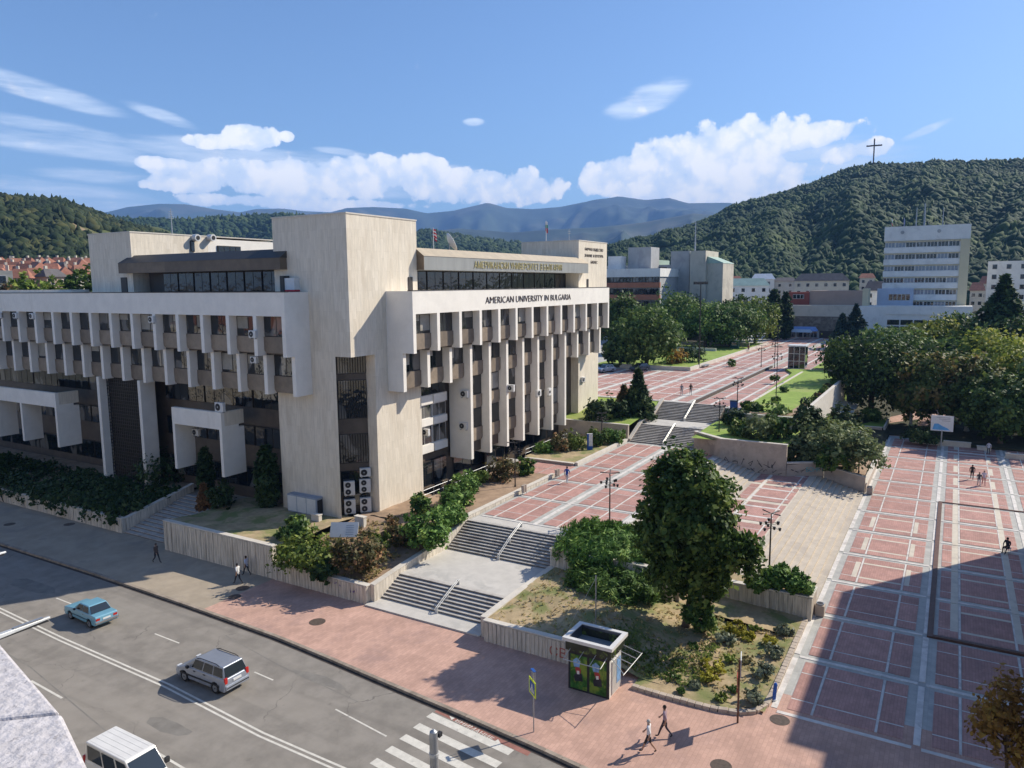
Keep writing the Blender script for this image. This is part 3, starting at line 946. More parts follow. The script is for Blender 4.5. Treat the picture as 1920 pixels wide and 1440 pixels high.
long_wall('low kerb wall between the bushes and the red square', 86.95, 108, 7.15, 7.5, 0, 1.0, 'wall_plain')
# graffiti lies flat on these walls
GR = {'purple': pm('purple_spray', (0.13, 0.08, 0.25), 0.1, 3, 0.7), 'red': pm('red_spray', (0.42, 0.12, 0.09), 0.1, 3, 0.7), 'teal': pm('turquoise_spray', (0.10, 0.40, 0.45), 0.1, 3, 0.7), 'black': pm('black_spray', (0.05, 0.045, 0.05), 0.1, 3, 0.7)}


def scrawl(color, parent, o, ux, w, h, n, seed, wd=0.05, label=None):
    rr = random.Random(seed)
    b = MB()
    ux = Vector(ux).normalized()
    nrm = Vector((0, 0, 1)).cross(ux) * -1
    o = Vector(o)
    for i in range(n):
        c = (i + 0.5) / n * w
        pts = [o + ux * (c + rr.uniform(-0.5, 0.5) * w / n) + Vector((0, 0, rr.uniform(0, h))) for _ in range(4)]
        for p, q in zip(pts, pts[1:]):
            d = (q - p)
            if d.length < 0.05:
                continue
            sd = d.normalized().cross(nrm) * wd / 2
            b.add([p - sd, p + sd, q + sd, q - sd], [(0, 1, 2, 3)])
    return b.build('graffiti', M_G[color], parent, offset=neg(parent))


M_G = GR
WALLS = {o['label']: o for o in bpy.data.objects if o.name.startswith('retaining_wall')}


def wall_by(txt):
    return next(o for k, o in WALLS.items() if txt in k)


scrawl('purple', wall_by('purple'), (38.59, 36.6, 0.55), (0, -1, 0), 0.9, 0.55, 3, 3, 0.07)
scrawl('purple', wall_by('purple'), (38.588, 38.0, 0.85), (0, -1, 0), 1.1, 0.25, 3, 5, 0.05)
text_mesh('graffiti', 'СВЯТ', 0.85, GR['red'], wall_by('red scrawl'), (-0.06, 2.55, 0.3), basis((0, -1, 0), (0, 0, 1)), 0.001, 2.3)
scrawl('black', WB, (83.98, 21.6, 2.2), (0, -1, 0), 6.0, 0.9, 7, 9, 0.06)
scrawl('black', WB, (83.979, 19.4, 1.6), (0, -1, 0), 4.2, 0.5, 6, 11, 0.05)
tw = wall_by('turquoise')
text_mesh('graffiti', 'БОНКТ', 0.7, GR['teal'], tw, (1.25, -1.83, 0.75), basis((2.45, -3.45, 0), (0, 0, 1)), 0.001, 2.0)
scrawl('black', tw, (84.2, 14.5, 1.9), (2.45, -3.45, 0), 2.2, 0.5, 4, 21, 0.05)

# ---------------------------------------------------------------- beds, lawns, other levels


def bed(name, x0, x1, y0, y1, zf, mat, n=14, kind='structure'):
    b = MB()
    X = np.linspace(x0, x1, n)
    Y = np.linspace(y0, y1, n)
    vs = [(x, y, zf(x, y) + random.uniform(-0.04, 0.04)) for x in X for y in Y]
    b.add(vs, [(i * n + j, (i + 1) * n + j, (i + 1) * n + j + 1, i * n + j + 1) for i in range(n - 1) for j in range(n - 1)])
    return b.build(name, mat, smooth=True, kind=kind)


def lerp(a, b, t):
    t = max(0, min(1, t))
    return a + (b - a) * t


bed('flower_bed_soil', 39.0, 51.5, 34.9, 44.4, lambda x, y: lerp(1.18, 2.45, (x - 40) / 8.5) if y > 35.6 else lerp(1.15, 2.2, (x - 40) / 10), M['soil'])
bed('flower_bed_soil', 39.0, 48.0, 44.4, 57.8, lambda x, y: 2.42 + 0.1 * math.sin(x), M['drygrass'])
bed('flower_bed_soil', 48.8, 67.3, 34.95, 41.15, lambda x, y: lerp(2.35, 2.95, (x - 49) / 4), M['soil'])
bed('flower_bed_soil', 48.8, 56.5, 40.9, 43.35, lambda x, y: 2.55, M['soil'], 6)
bed('flower_bed_soil', 72.6, 87.2, 34.9, 41.2, lambda x, y: lerp(3.0, 3.2, (y - 35) / 6), M['drygrass'])
bed('garden_soil', 38.4, 48.1, 7.4, 24.8, lambda x, y: lerp(0.12, 1.28, (y - 14.2) / 4.2) + (0.25 if x > 41 and y > 12 else 0) * min(1, (x - 41) / 3), M['drygrass'], 24)
bed('garden_soil', 48.0, 51.25, 7.4, 15.4, lambda x, y: 0.14 + 0.06 * (y - 7), M['drygrass'], 8)
bed('planter_soil', 48.3, 55.2, 15.5, 22.3, lambda x, y: 2.78, M['drygrass'], 8)
bed('planter_soil', 48.3, 51.3, 22.2, 25.1, lambda x, y: 2.75, M['drygrass'], 5)
bed('planter_soil', 51.5, 53.3, 7.3, 15.4, lambda x, y: 1.55, M['drygrass'], 6)
bed('ivy_ground', 39.8, 49.5, 65.6, 130, lambda x, y: lerp(1.25, 2.3, (x - 40) / 6), M['soil'], 12)
bed('planter_soil', 84.3, 96, 14.9, 25.6, lambda x, y: lerp(4.7, 4.9, (x - 84) / 8), M['lawn'], 8)
bed('planter_soil', 86.6, 96, 7.4, 15.0, lambda x, y: lerp(1.6, 2.6, (y - 7) / 5), M['soil'], 8)
# lawn terrace
lawn = MB()
lawn.prism([(94.2, 15.6), (136, 14.9), (148, 20), (147.5, 27), (141, 24.6), (96, 23.0)], 0.4, UZ + 0.1)
lawn.build('lawn', M['lawn'], kind='structure')
b = MB()
b.prism([(94.6, 15.7), (118, 15.45), (118, 16.2), (98.5, 17.2), (95.8, 19.0), (95.4, 22.6), (94.6, 22.7)], UZ + 0.05, UZ + 0.13)
b.build('flower_bed_soil', M['soil'], kind='structure')
t = long_wall('pale parapet wall along the right edge of the raised lawn', 94.0, 136.2, 14.95, 15.3, 3.6, 7.0, 'coping')
t = long_wall('grey front wall of the raised lawn behind the bushes', 93.6, 93.95, 15.3, 23.3, 3.0, 6.45, 'wall_plain')
t = long_wall('low cream kerb between the small square and the raised lawn', 95.8, 143, 23.05, 23.4, 5.9, 6.5, 'coping', 0)
t = long_wall('dark step edge between the main square and its lower right part', 101, 152, 30.2, 30.5, 5.9, 6.36, 'step_dark', 0, 'plaza_step', cat='step')
# shopfront below the lawn
t = thing('shop_front', 'dark shop fronts with white awnings under the raised lawn', 'shop', (100, 14.9, 0.2))
MB().box(0, 36, 0.3, 0.5, 0, 3.4).build('shop_wall', M['brown_wall'], t)
for i in range(8):
    f = MB().box(1.0 + 4.4 * i, 4.6 + 4.4 * i, 0.18, 0.3, 0.3, 2.7).build('window', M['frame_dark'], t)
    MB().box(1.12 + 4.4 * i, 4.48 + 4.4 * i, 0.13, 0.17, 0.42, 2.58).build('pane', M['glass_dark'], f)
for i in range(2):
    MB().hexa([(20 + 7 * i, -2.4, 2.5), (25.5 + 7 * i, -2.4, 2.5), (25.5 + 7 * i, 0.1, 3.1), (20 + 7 * i, 0.1, 3.1)], [(20 + 7 * i, -2.4, 2.56), (25.5 + 7 * i, -2.4, 2.56), (25.5 + 7 * i, 0.1, 3.16), (20 + 7 * i, 0.1, 3.16)]).build('awning', M['white_metal'], t)
# wall between terrace and upper square at the left of the upper flights
long_wall('broad pinkish wall with conifers above it, left of the upper stairs', 87.3, 87.7, 34.6, 45.2, 2.6, 4.95, 'wall_plain')
slope_wall('sloping wall with pale coping left of the upper stairs', [(87.3, 2.85, 3.2), (91.4, 4.0, 4.9), (95.5, 4.4, 5.1), (99.8, 6.0, 6.7)], 34.25, 34.6, mat='wall_plain')
bed('planter_soil', 87.6, 99.7, 34.55, 45.2, lambda x, y: lerp(4.8, 6.2, (x - 88) / 11), M['lawn'], 8)
# park side
park = MB()
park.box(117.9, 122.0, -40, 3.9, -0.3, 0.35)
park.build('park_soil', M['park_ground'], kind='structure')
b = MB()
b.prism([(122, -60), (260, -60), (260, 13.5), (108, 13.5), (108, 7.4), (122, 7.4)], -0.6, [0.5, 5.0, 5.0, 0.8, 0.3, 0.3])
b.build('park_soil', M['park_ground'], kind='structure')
long_wall('long low cream planter wall under the park trees by the billboard', 117.5, 117.9, -2.9, 4.2, 0, 0.75, 'cream_stone')
long_wall('short low wall section at the park edge, left of the light-shirted walker', 116.6, 117.0, -5.2, -3.6, 0, 0.6, 'cream_stone')
long_wall('low cream wall at the right end of the park edge', 112.6, 113.0, -12, -6.6, 0, 0.7, 'cream_stone')
b = MB()
b.prism([(121.9, 3.6), (121.9, 7.3), (133, 8.6), (146, 1.0), (146, -2.0), (133, 2.2)], 0.0, [0.04, 0.04, 0.8, 1.35, 1.35, 0.8])
b.build('path', M['walk_red'], kind='structure')
b = MB()
b.prism([(106, 7.3), (118, 7.3), (118, 9.2), (110, 10.0)], -0.2, 0.12)
b.build('path', M['cream_stone'], kind='structure')
long_wall('low planter wall beside the park path', 121.5, 121.9, 8.3, 11.8, 0.2, 1.2, 'wall_plain')
bed('lawn', 121.8, 131, 8.2, 12.4, lambda x, y: 1.05, M['lawn'], 5)
long_wall('short white planter end wall beside the park path', 122.0, 131, 7.9, 8.15, 0.2, 1.3, 'coping', 0)
# left stairs up to the building between the walls
stairs('stairs', 39.6, 58.1, 65.2, 0.0, 14, 0.5, 0.145, M['step'], M['riser'])
MB().box(46.5, 60, 57.9, 66, 0.5, 2.03).build('landing', M['walk_grey'], kind='structure')
MB().box(46.2, 49.0, 66, 130, 0.2, 0.9).build('path', M['walk_grey'], kind='structure')
# kerb stones round the garden corner by the kiosk
gk = MB().build('garden_kerb', M['kerb'], kind='structure')
gpts = [(37.45, 14.4), (37.4, 13.2), (37.4, 12), (37.42, 10.8), (37.5, 9.6), (37.75, 8.6), (38.3, 7.85), (39.2, 7.5), (40.5, 7.42), (42.5, 7.42), (45, 7.42), (48, 7.42), (51, 7.42)]
for (x0, y0), (x1, y1) in zip(gpts, gpts[1:]):
    L = math.hypot(x1 - x0, y1 - y0)
    n = max(1, round(L / 0.42))
    for i in range(n):
        o = MB().box(0.01, L / n - 0.01, -0.16, 0.16, -0.1, 0.2).build('kerb_stone', M['wall_plain'], gk, bevel=0.03)
        o.location = (x0 + (x1 - x0) * i / n, y0 + (y1 - y0) * i / n, random.uniform(-0.01, 0.02))
        o.rotation_euler = (0, 0, math.atan2(y1 - y0, x1 - x0))
b = MB()
b.prism([(37.5, 14.4), (37.45, 9.7), (37.9, 8.5), (39.3, 7.55), (39.4, 14.4)], -0.1, 0.1)
b.build('garden_soil', M['drygrass'], kind='structure')
# handrails on the flights


def handrail(label, pts):
    t = thing('handrail', label, 'handrail', pts[0], group=None)
    o = Vector(pts[0])
    up = Vector((0, 0, 0.38))
    P = [Vector(p) - o for p in pts]
    b = MB()
    for s in (-0.07, 0.07):
        b.tube([p + up + Vector((0, s, 0)) for p in P], 0.03, 6)
    b.build('rail', M['steel_light'], t)
    for p in P:
        MB().box(p.x - 0.03, p.x + 0.03, p.y - 0.1, p.y + 0.1, p.z, p.z + 0.36).build('post', M['steel_light'], t)
    return t


handrail('pale double handrail on the lowest front flight', [(39.7, 29.6, 0.1), (41.0, 29.6, 0.65), (42.4, 29.6, 1.2)])
handrail('pale double handrail on the second front flight', [(47.9, 29.6, 1.2), (49.6, 29.6, 2.1), (51.5, 29.6, 2.85)])
handrail('pale double handrail on the third flight below the landing', [(87.2, 29.9, 2.85), (89.4, 29.9, 3.7), (91.5, 29.9, 4.5)])
handrail('pale double handrail on the topmost flight to the upper square', [(95.4, 29.9, 4.5), (97.6, 29.9, 5.4), (99.8, 29.9, 6.3)])
# ================================================================ THE UNIVERSITY BUILDING
BX0, BY0 = 47.0, 43.3
UNI = thing('university_building', 'large cream concrete university with fins, brown spandrels and a corner tower', 'building', (BX0, BY0, 2.4))
UO = neg(UNI)


def ub(mb, name, mat, parent=None, **kw):
    if parent is None or parent is UNI:
        return mb.build(name, mat, UNI, offset=UO, **kw)
    return mb.build(name, mat, parent, **kw)


def FR(u0, u1, d0, d1, z0, z1):      # right facade: u along +x, d outwards (towards -y)
    return (BX0 + u0, BX0 + u1, BY0 - d1, BY0 - d0, z0, z1)


def FL(u0, u1, d0, d1, z0, z1):      # left facade: u along +y, d outwards (towards -x)
    return (BX0 - d1, BX0 - d0, BY0 + u0, BY0 + u1, z0, z1)


def bx(mp, *a):
    return MB().box(*mp(*a))


# ---- towers and piers
def corner_tower(mp_poly_upper, mp_lower):
    pass


up = MB()
up.box(47.0, 56.3, 43.3, 51.9, 16.6, 28.4)
ub(up, 'tower', M['travertine'])
tp = MB()
tp.box(46.95, 56.35, 43.25, 51.95, 28.4, 28.52)
ub(tp, 'tower_coping', M['coping'])
ub(MB().prism([(47.0, 52.2), (47.0, 45.05), (48.75, 46.85), (50, 52.2)], 2.0, 16.6), 'pier', M['travertine'])
ub(MB().prism([(50.0, 43.3), (56.45, 43.3), (56.45, 45.5), (51.2, 45.5), (50.0, 44.35)], 2.0, 16.6), 'pier', M['travertine'])
# barred glass strip across the cut corner
A, B2 = Vector((48.15, 46.15, 0)), Vector((50.05, 44.3, 0))
dv = (B2 - A).normalized()
nv = Vector((-dv.y, dv.x, 0)) * -1
for i, (z0, z1, kind) in enumerate([(2.4, 3.0, 'wall'), (3.0, 6.3, 'glass'), (6.3, 6.9, 'wall'), (6.9, 9.6, 'glass'), (9.6, 10.9, 'wall'), (10.9, 14.4, 'glass'), (14.4, 14.9, 'wall'), (14.9, 16.6, 'glass')]):
    p = [A - nv * 0.0, B2 - nv * 0.0, B2 - nv * 0.25, A - nv * 0.25]
    mbx = MB().prism([(q.x, q.y) for q in p], z0, z1)
    if kind == 'wall':
        ub(mbx, 'spandrel_panel', M['brown_wall'])
    else:
        f = ub(mbx, 'window', M['frame_dark'])
        q = [A + nv * 0.02 + dv * 0.1, B2 + nv * 0.02 - dv * 0.1, B2 - nv * 0.05 - dv * 0.1, A - nv * 0.05 + dv * 0.1]
        MB().prism([(c.x, c.y) for c in q], z0 + 0.08, z1 - 0.08).build('pane', M['glass'], f)
        if i > 1:
            L = (B2 - A).length
            bb = MB()
            for k in range(12):
                c = A + dv * (L * (k + 0.5) / 12) + nv * 0.12
                bb.box(c.x - 0.02, c.x + 0.02, c.y - 0.02, c.y + 0.02, z0 + 0.1, z1 - 0.1)
            bb.build('window_bars', M['black_metal'], f)
# right tower
ub(MB().box(91.1, 100.4, 43.3, 52.0, 16.6, 28.2), 'tower', M['travertine'])
ub(MB().box(91.05, 100.45, 43.25, 52.05, 28.2, 28.32), 'tower_coping', M['coping'])
ub(MB().box(91.1, 97.6, 43.3, 52, 1.5, 16.6), 'pier', M['travertine'])
ub(MB().box(97.6, 100.0, 45.6, 52, 1.5, 16.6), 'pier', M['travertine'])
# left tower and the long upper wing behind the roof
ub(MB().box(47.0, 56.2, 72.4, 79.7, 1.0, 28.1), 'tower', M['travertine'])
ub(MB().box(56.2, 100, 72.4, 88, 14, 27.9), 'upper_wing', M['fascia'])
ub(MB().box(46.95, 66, 72.35, 79.75, 28.1, 28.22), 'tower_coping', M['coping'])
for (x0, x1, z0, z1) in ((57.4, 60.6, 26.3, 27.2), (53.9, 54.4, 26.4, 27.6)):
    f = ub(MB().box(x0, x1, 72.28, 72.4, z0, z1), 'window', M['frame_dark'])
    n = max(1, int((x1 - x0) / 0.8))
    for i in range(n):
        MB().box(x0 + 0.06 + (x1 - x0) / n * i, x0 - 0.04 + (x1 - x0) / n * (i + 1), 72.25, 72.29, z0 + 0.08, z1 - 0.08).build('pane', M['glass_dark'], f)

# ---- body walls behind the fins
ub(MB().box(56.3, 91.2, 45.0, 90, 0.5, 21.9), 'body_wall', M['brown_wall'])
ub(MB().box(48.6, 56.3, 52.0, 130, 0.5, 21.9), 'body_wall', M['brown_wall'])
ub(MB().box(44.6, 100, 51.9, 130, 21.6, 21.9), 'roof', M['roof_felt'])
ub(MB().box(52.4, 94.3, 40.7, 52, 21.6, 21.88), 'roof', M['roof_felt'])


def curvy_spandrel(mp, u0, u1, d, z0, z1):
    """brown apron panel with softly rounded lower corners"""
    pts = []
    r = min(0.35, (u1 - u0) * 0.2)
    for k in range(4):
        a = math.pi + math.pi / 2 * k / 3
        pts.append((u0 + r + r * math.cos(a), z0 + r + r * math.sin(a)))
    for k in range(4):
        a = 1.5 * math.pi + math.pi / 2 * k / 3
        pts.append((u1 - r + r * math.cos(a), z0 + r + r * math.sin(a)))
    pts += [(u1, z1), (u0, z1)]
    m_ = MB()
    if mp is FR:
        m_.side([(BX0 + u, z) for u, z in pts], 1, BY0 - d, BY0 - d + 0.9)
    else:
        m_.side([(BY0 + u, z) for u, z in pts], 0, BX0 - d, BX0 - d + 0.9)
    return m_


BL = random.Random(8)
M['blind'] = pm('window_blind', (0.30, 0.28, 0.24), 0.3, 0.4, 0.8)


def bay(mp, u0, u1, dwin, z_s0, z_s1, z_w1, split=2, gl='glass', sill=0.12):
    """one bay: spandrel panel, window with frame, panes"""
    sp = ub(curvy_spandrel(mp, u0 + 0.02, u1 - 0.02, dwin + sill, z_s0, z_s1), 'spandrel_panel', M['spandrel'])
    f = ub(bx(mp, u0, u1, dwin - 0.1, dwin, z_s1, z_w1), 'window', M['frame_dark'])
    w = (u1 - u0 - 0.1 * (split + 1)) / split
    for i in range(split):
        a = u0 + 0.1 + (w + 0.1) * i
        lo = z_s1 + 0.08
        bx(mp, a, a + w, dwin - 0.06, dwin + 0.012 + 0.006 * i, lo, z_w1 - 0.08).build('pane', M[gl], f)
        if BL.random() < 0.3:
            zz = lo + (z_w1 - 0.08 - lo) * BL.choice((0.1, 0.35, 0.5, 0.65))
            bx(mp, a + 0.02, a + w - 0.02, dwin - 0.05, dwin + 0.03, zz, z_w1 - 0.1).build('blind', M['blind'], f)
    return f


PITCH = 3.53
FT = 0.42


def fin(mp, u, d0, d1, z0, z1):
    o = ub(bx(mp, u - FT / 2, u + FT / 2, d0, d1, z0, z1), 'fin', M['fascia'])
    return o


def facade(mp, u0, n, d1, d2, long_from, long_to, pitch, rows_low=True):
    w1, w2 = d1 - 0.82, d2 - 0.84
    # fascia and top row
    uE = u0 + pitch * (n - 1)
    ub(bx(mp, u0 - FT / 2 + 0.002, uE + FT / 2, -0.6, d1, 20.05, 22.05), 'fascia', M['fascia'])
    ub(bx(mp, u0 - FT / 2 - 0.03, uE + FT / 2 + 0.03, d1 - 0.5, d1 + 0.03, 22.05, 22.12), 'roof_edge', M['dark_edge'])
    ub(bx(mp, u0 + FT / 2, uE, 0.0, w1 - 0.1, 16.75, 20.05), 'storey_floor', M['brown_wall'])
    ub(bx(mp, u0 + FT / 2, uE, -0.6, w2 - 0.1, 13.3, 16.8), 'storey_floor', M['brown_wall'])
    for k in range(n):
        u = u0 + pitch * k
        if k == 0:
            ub(bx(mp, u - FT / 2, u + FT / 2, 0.0, d1, 16.63, 20.05), 'end_fin', M['fascia'])
            ub(bx(mp, u - FT / 2, u + FT / 2, 0.0, d2, 13.18, 16.63), 'end_fin', M['fascia'])
        else:
            fin(mp, u, w1 - 0.12, d1, 16.63, 20.05)
            lo = 4.9 if long_from <= k <= long_to else 13.18
            fin(mp, u, (w2 - 0.12) if lo > 10 else -0.9, d2, lo, 16.63)
        if k < n - 1:
            a, c = u + FT / 2, u + pitch - FT / 2
            bay(mp, a, c, w1, 16.85, 18.25, 20.05)
            bay(mp, a, c, w2, 13.3, 14.75, 16.6)


facade(FR, 5.1 - FT / 2 + 0.02, 13, 2.95, 1.74, 3, 9, PITCH)
facade(FL, 4.95 - FT / 2 + 0.06, 22, 2.74, 1.84, 99, 99, 3.47)
# right facade: lower storeys between the long fins, then the plinth
u0R = 5.1 - FT / 2 + 0.02
for k in range(3, 9):
    a, c = u0R + PITCH * k + FT / 2, u0R + PITCH * (k + 1) - FT / 2
    for (s0, s1, w1z) in ((9.85, 11.2, 13.25), (6.4, 7.75, 9.8)):
        bay(FR, a, c, 0.75, s0, s1, w1z)
    ub(bx(FR, a, c, -1.2, 0.6, 5.2, 6.4), 'storey_floor', M['brown_wall'])
ub(MB().box(56.4, 91.1, 44.4, 45.0, 2.0, 13.3), 'body_wall', M['brown_wall'])
# recessed left part of the right facade, with windows over four floors
for i, (s0, s1, w1z) in enumerate(((11.0, 11.9, 13.2), (8.9, 9.6, 10.95), (6.2, 7.0, 8.85), (2.6, 2.8, 5.3))):
    for a, c in ((9.6, 12.0), (12.15, 14.4)):
        sp = ub(bx(FR, a, c, -1.0, -0.55, s0, s1), 'spandrel_panel', M['fascia' if i < 3 else 'brown_wall'])
        f = ub(bx(FR, a, c, -1.1, -0.75, s1, w1z), 'window', M['frame_white' if i in (1, 2) else 'frame_dark'])
        for q in range(2):
            w = (c - a - 0.24) / 2
            bx(FR, a + 0.08 + (w + 0.08) * q, a + 0.08 + (w + 0.08) * q + w, -0.8, -0.735, s1 + 0.08, w1z - 0.08).build('pane', M['glass'], f)
# ground-floor glazing under the long fins
for k in range(8):
    a = 16.0 + 3.5 * k
    f = ub(bx(FR, a, a + 3.3, -1.3, -1.05, 2.9, 5.0), 'window', M['frame_dark'])
    bx(FR, a + 0.1, a + 1.6, -1.1, -1.03, 3.0, 4.9).build('pane', M['glass_dark'], f)
    bx(FR, a + 1.7, a + 3.2, -1.1, -1.026, 3.0, 4.9).build('pane', M['glass_dark'], f)
ub(MB().box(53.6, 64.7, 41.15, 41.3, 2.2, 2.92), 'light_well_kerb', M['coping'])
ub(MB().box(67.6, 72.2, 41.6, 43.4, 2.0, 2.86), 'entrance_step', M['step'])
f = ub(MB().box(68.0, 72.0, 43.5, 43.7, 2.85, 5.0), 'door', M['frame_dark'])
for q in range(2):
    MB().box(68.15 + 1.95 * q, 69.9 + 1.95 * q, 43.46, 43.52, 2.95, 4.9).build('pane', M['glass_dark'], f)

# ---- roof pavilions under sloping canopies
# right
ub(MB().hexa([(56.3, 42.5, 23.95), (92.4, 42.5, 23.95), (92.4, 47, 23.95), (56.3, 47, 23.95)], [(56.3, 42.5, 25.22), (92.4, 42.5, 25.22), (92.4, 47, 25.22), (56.3, 47, 25.22)]), 'canopy_front', M['canopy_grey'])
ub(MB().hexa([(56.28, 42.46, 25.225), (92.45, 42.46, 25.225), (92.45, 52, 25.225), (56.28, 52, 25.225)], [(56.28, 43.5, 26.0), (92.45, 43.5, 26.0), (92.45, 52, 26.0), (56.28, 52, 26.0)]), 'canopy_roof', M['canopy_roof'])
ub(MB().side([(42.47, 23.96), (42.47, 25.22), (43.5, 25.98), (46.9, 25.98), (46.9, 23.96)], 0, 56.24, 56.3), 'canopy_end', M['bronze'])
ub(MB().box(57.2, 91.1, 45.2, 52, 21.9, 23.95), 'pavilion_wall', M['frame_dark'])
for k in range(12):
    a = 57.4 + 2.75 * k
    f = ub(MB().box(a, a + 2.6, 45.08, 45.2, 21.95, 23.9), 'window', M['frame_dark'])
    MB().box(a + 0.06, a + 1.25, 45.04, 45.09, 22.0, 23.84).build('pane', M['glass_dark'], f)
    MB().box(a + 1.34, a + 2.54, 45.045, 45.09, 22.0, 23.84).build('pane', M['glass_dark'], f)
ub(MB().box(54.9, 55.5, 43.22, 43.32, 22.1, 23.3), 'roof_door', M['frame_dark'])
ub(MB().box(93.6, 94.1, 43.22, 43.32, 22.1, 23.2), 'roof_door', M['frame_dark'])
# left
ub(MB().box(46.2, 52, 50.3, 73.5, 24.0, 25.0), 'canopy_front', M['bronze'])
ub(MB().hexa([(46.16, 50.25, 25.0), (53, 50.25, 25.0), (53, 73.55, 25.0), (46.16, 73.55, 25.0)], [(47.3, 50.25, 25.8), (53, 50.25, 25.8), (53, 73.0, 25.8), (47.3, 73.0, 25.8)]), 'canopy_roof', M['dark_edge'])  # the slope's shade is put into a dark metal colour
ub(MB().box(48.2, 53, 52, 71.5, 21.9, 24.0), 'pavilion_wall', M['frame_dark'])
for k in range(7):
    a = 52.3 + 2.4 * k
    f = ub(MB().box(48.06, 48.2, a, a + 2.25, 22.1, 23.95), 'window', M['frame_dark'])
    MB().box(48.02, 48.07, a + 0.06, a + 1.08, 22.15, 23.88).build('pane', M['glass_dark'], f)
    MB().box(48.025, 48.07, a + 1.16, a + 2.19, 22.15, 23.88).build('pane', M['glass_dark'], f)
ub(MB().box(46.92, 47.02, 73.4, 74.4, 22.1, 23.6), 'roof_door', M['frame_dark'])
ub(MB().box(46.0, 48.0, 82, 110, 21.9, 22.4), 'roof_upstand', M['coping'])

# ---- left facade, lower part
PL = 48.5
for (y0, y1) in ((52.3, 57.0), (57.2, 64.0), (64.2, 70.4), (77.8, 84.0), (84.2, 95.6), (95.8, 110)):
    for (z0, z1) in ((11.1, 13.2), (7.4, 9.3), (3.2, 5.2)):
        n = max(1, round((y1 - y0) / 1.25))
        f = ub(MB().box(PL - 0.12, PL + 0.1, y0, y1, z0, z1), 'window', M['frame_dark'])
        w = (y1 - y0) / n
        for i in range(n):
            MB().box(PL - 0.16, PL - 0.11, y0 + w * i + 0.05, y0 + w * (i + 1) - 0.05, z0 + 0.06, z1 - 0.06).build('pane', M['glass'], f)
for (y0, y1) in ((70.4, 70.85), (77.5, 77.95)):
    ub(MB().box(45.6, 47.2, y0, y1, 2.0, 13.25), 'pillar', M['fascia'])
lat = MB()
for i in range(20):
    y = 70.95 + 6.5 * i / 19
    lat.box(46.4, 46.46, y - 0.03, y + 0.03, 2.2, 13.2)
for i in range(30):
    z = 2.4 + 10.6 * i / 29
    lat.box(46.38, 46.48, 70.9, 77.5, z - 0.025, z + 0.025)
ub(lat, 'lattice_screen', M['frame_dark'])
ub(MB().box(46.6, 46.7, 70.9, 77.5, 2.0, 13.2), 'screen_backing', M['black_metal'])
# boxed balconies
for (y0, y1, post) in ((56.95, 64.05, None), (84.05, 97.0, 91.2)):
    ub(MB().box(44.5, 46.4, y0, y1, 9.62, 9.9), 'balcony_floor', M['fascia'])
    ub(MB().box(44.5, 44.85, y0, y1, 9.9, 11.22), 'balcony_parapet', M['fascia'])
    for yy_ in (y0, y1 - 0.35) + ((post,) if post else ()):
        ub(MB().box(44.5, 46.6 if yy_ != y0 else 47.0, yy_, yy_ + 0.35, 5.2, 9.62), 'balcony_cheek', M['fascia'])
    ub(MB().box(44.86, 47.0, y0, y0 + 0.35, 9.9, 11.22), 'balcony_parapet', M['travertine'])

# ---- lettering
text_mesh('lettering', 'AMERICAN UNIVERSITY IN BULGARIA', 0.98, M['dark_letter'], UNI, (63.4 + UO[0], 40.32 + UO[1], 20.68 + UO[2]), basis((1, 0, 0), (0, 0, 1)), 0.03, 19.2, offset=-0.016)
text_mesh('lettering', 'АМЕРИКАНСКИ УНИВЕРСИТЕТ В БЪЛГАРИЯ', 1.0, M['gold'], UNI, (64.7 + UO[0], 42.46 + UO[1], 24.22 + UO[2]), basis((1, 0, 0), (0, 0, 1)), 0.03, 19.8, offset=-0.01)
for i, (tx, wd) in enumerate((('НАУЧНО ОБЩЕСТВО', 6.0), ('ЗНАНИЕ И КУЛТУРА', 6.2), ('БИЗНЕС', 2.2))):
    text_mesh('lettering', tx, 0.55, M['dark_letter'], UNI, (92.9 + (6.2 - wd) / 2 + UO[0], 43.27 + UO[1], 27.0 - 0.85 * i + UO[2]), basis((1, 0, 0), (0, 0, 1)), 0.02, wd, offset=-0.012)

# ---------------------------------------------------------------- things on and at the building
def ac_unit(label, loc, rz, w=0.85, h=0.62, fans=1, d=0.32, group='air conditioners on the university'):
    """outdoor unit whose fan side looks along its local -y"""
    t = thing('air_conditioner', label, 'air conditioner', loc, rz, group)
    MB().box(-w / 2, w / 2, 0, d, 0, h).build('casing', M['white_metal'], t, bevel=0.02)
    for i in range(fans):
        zc = h * (i + 0.5) / fans
        r = min(w * 0.3, h / fans * 0.4)
        b = MB()
        b.tube([(-w * 0.12, 0.01, zc), (-w * 0.12, -0.02, zc)], r, 14)
        g = b.build('fan_grille', M['fan'], t)
        MB().tube([(-w * 0.12, -0.015, zc), (-w * 0.12, -0.035, zc)], r * 0.25, 8).build('hub', M['grey_metal'], g)
    MB().box(-w * 0.4, -w * 0.3, 0.05, d, -0.1, 0).build('bracket', M['grey_metal'], t)
    MB().box(w * 0.3, w * 0.4, 0.05, d, -0.1, 0).build('bracket', M['grey_metal'], t)
    return t


NEGX = -math.pi / 2     # fan side towards -x
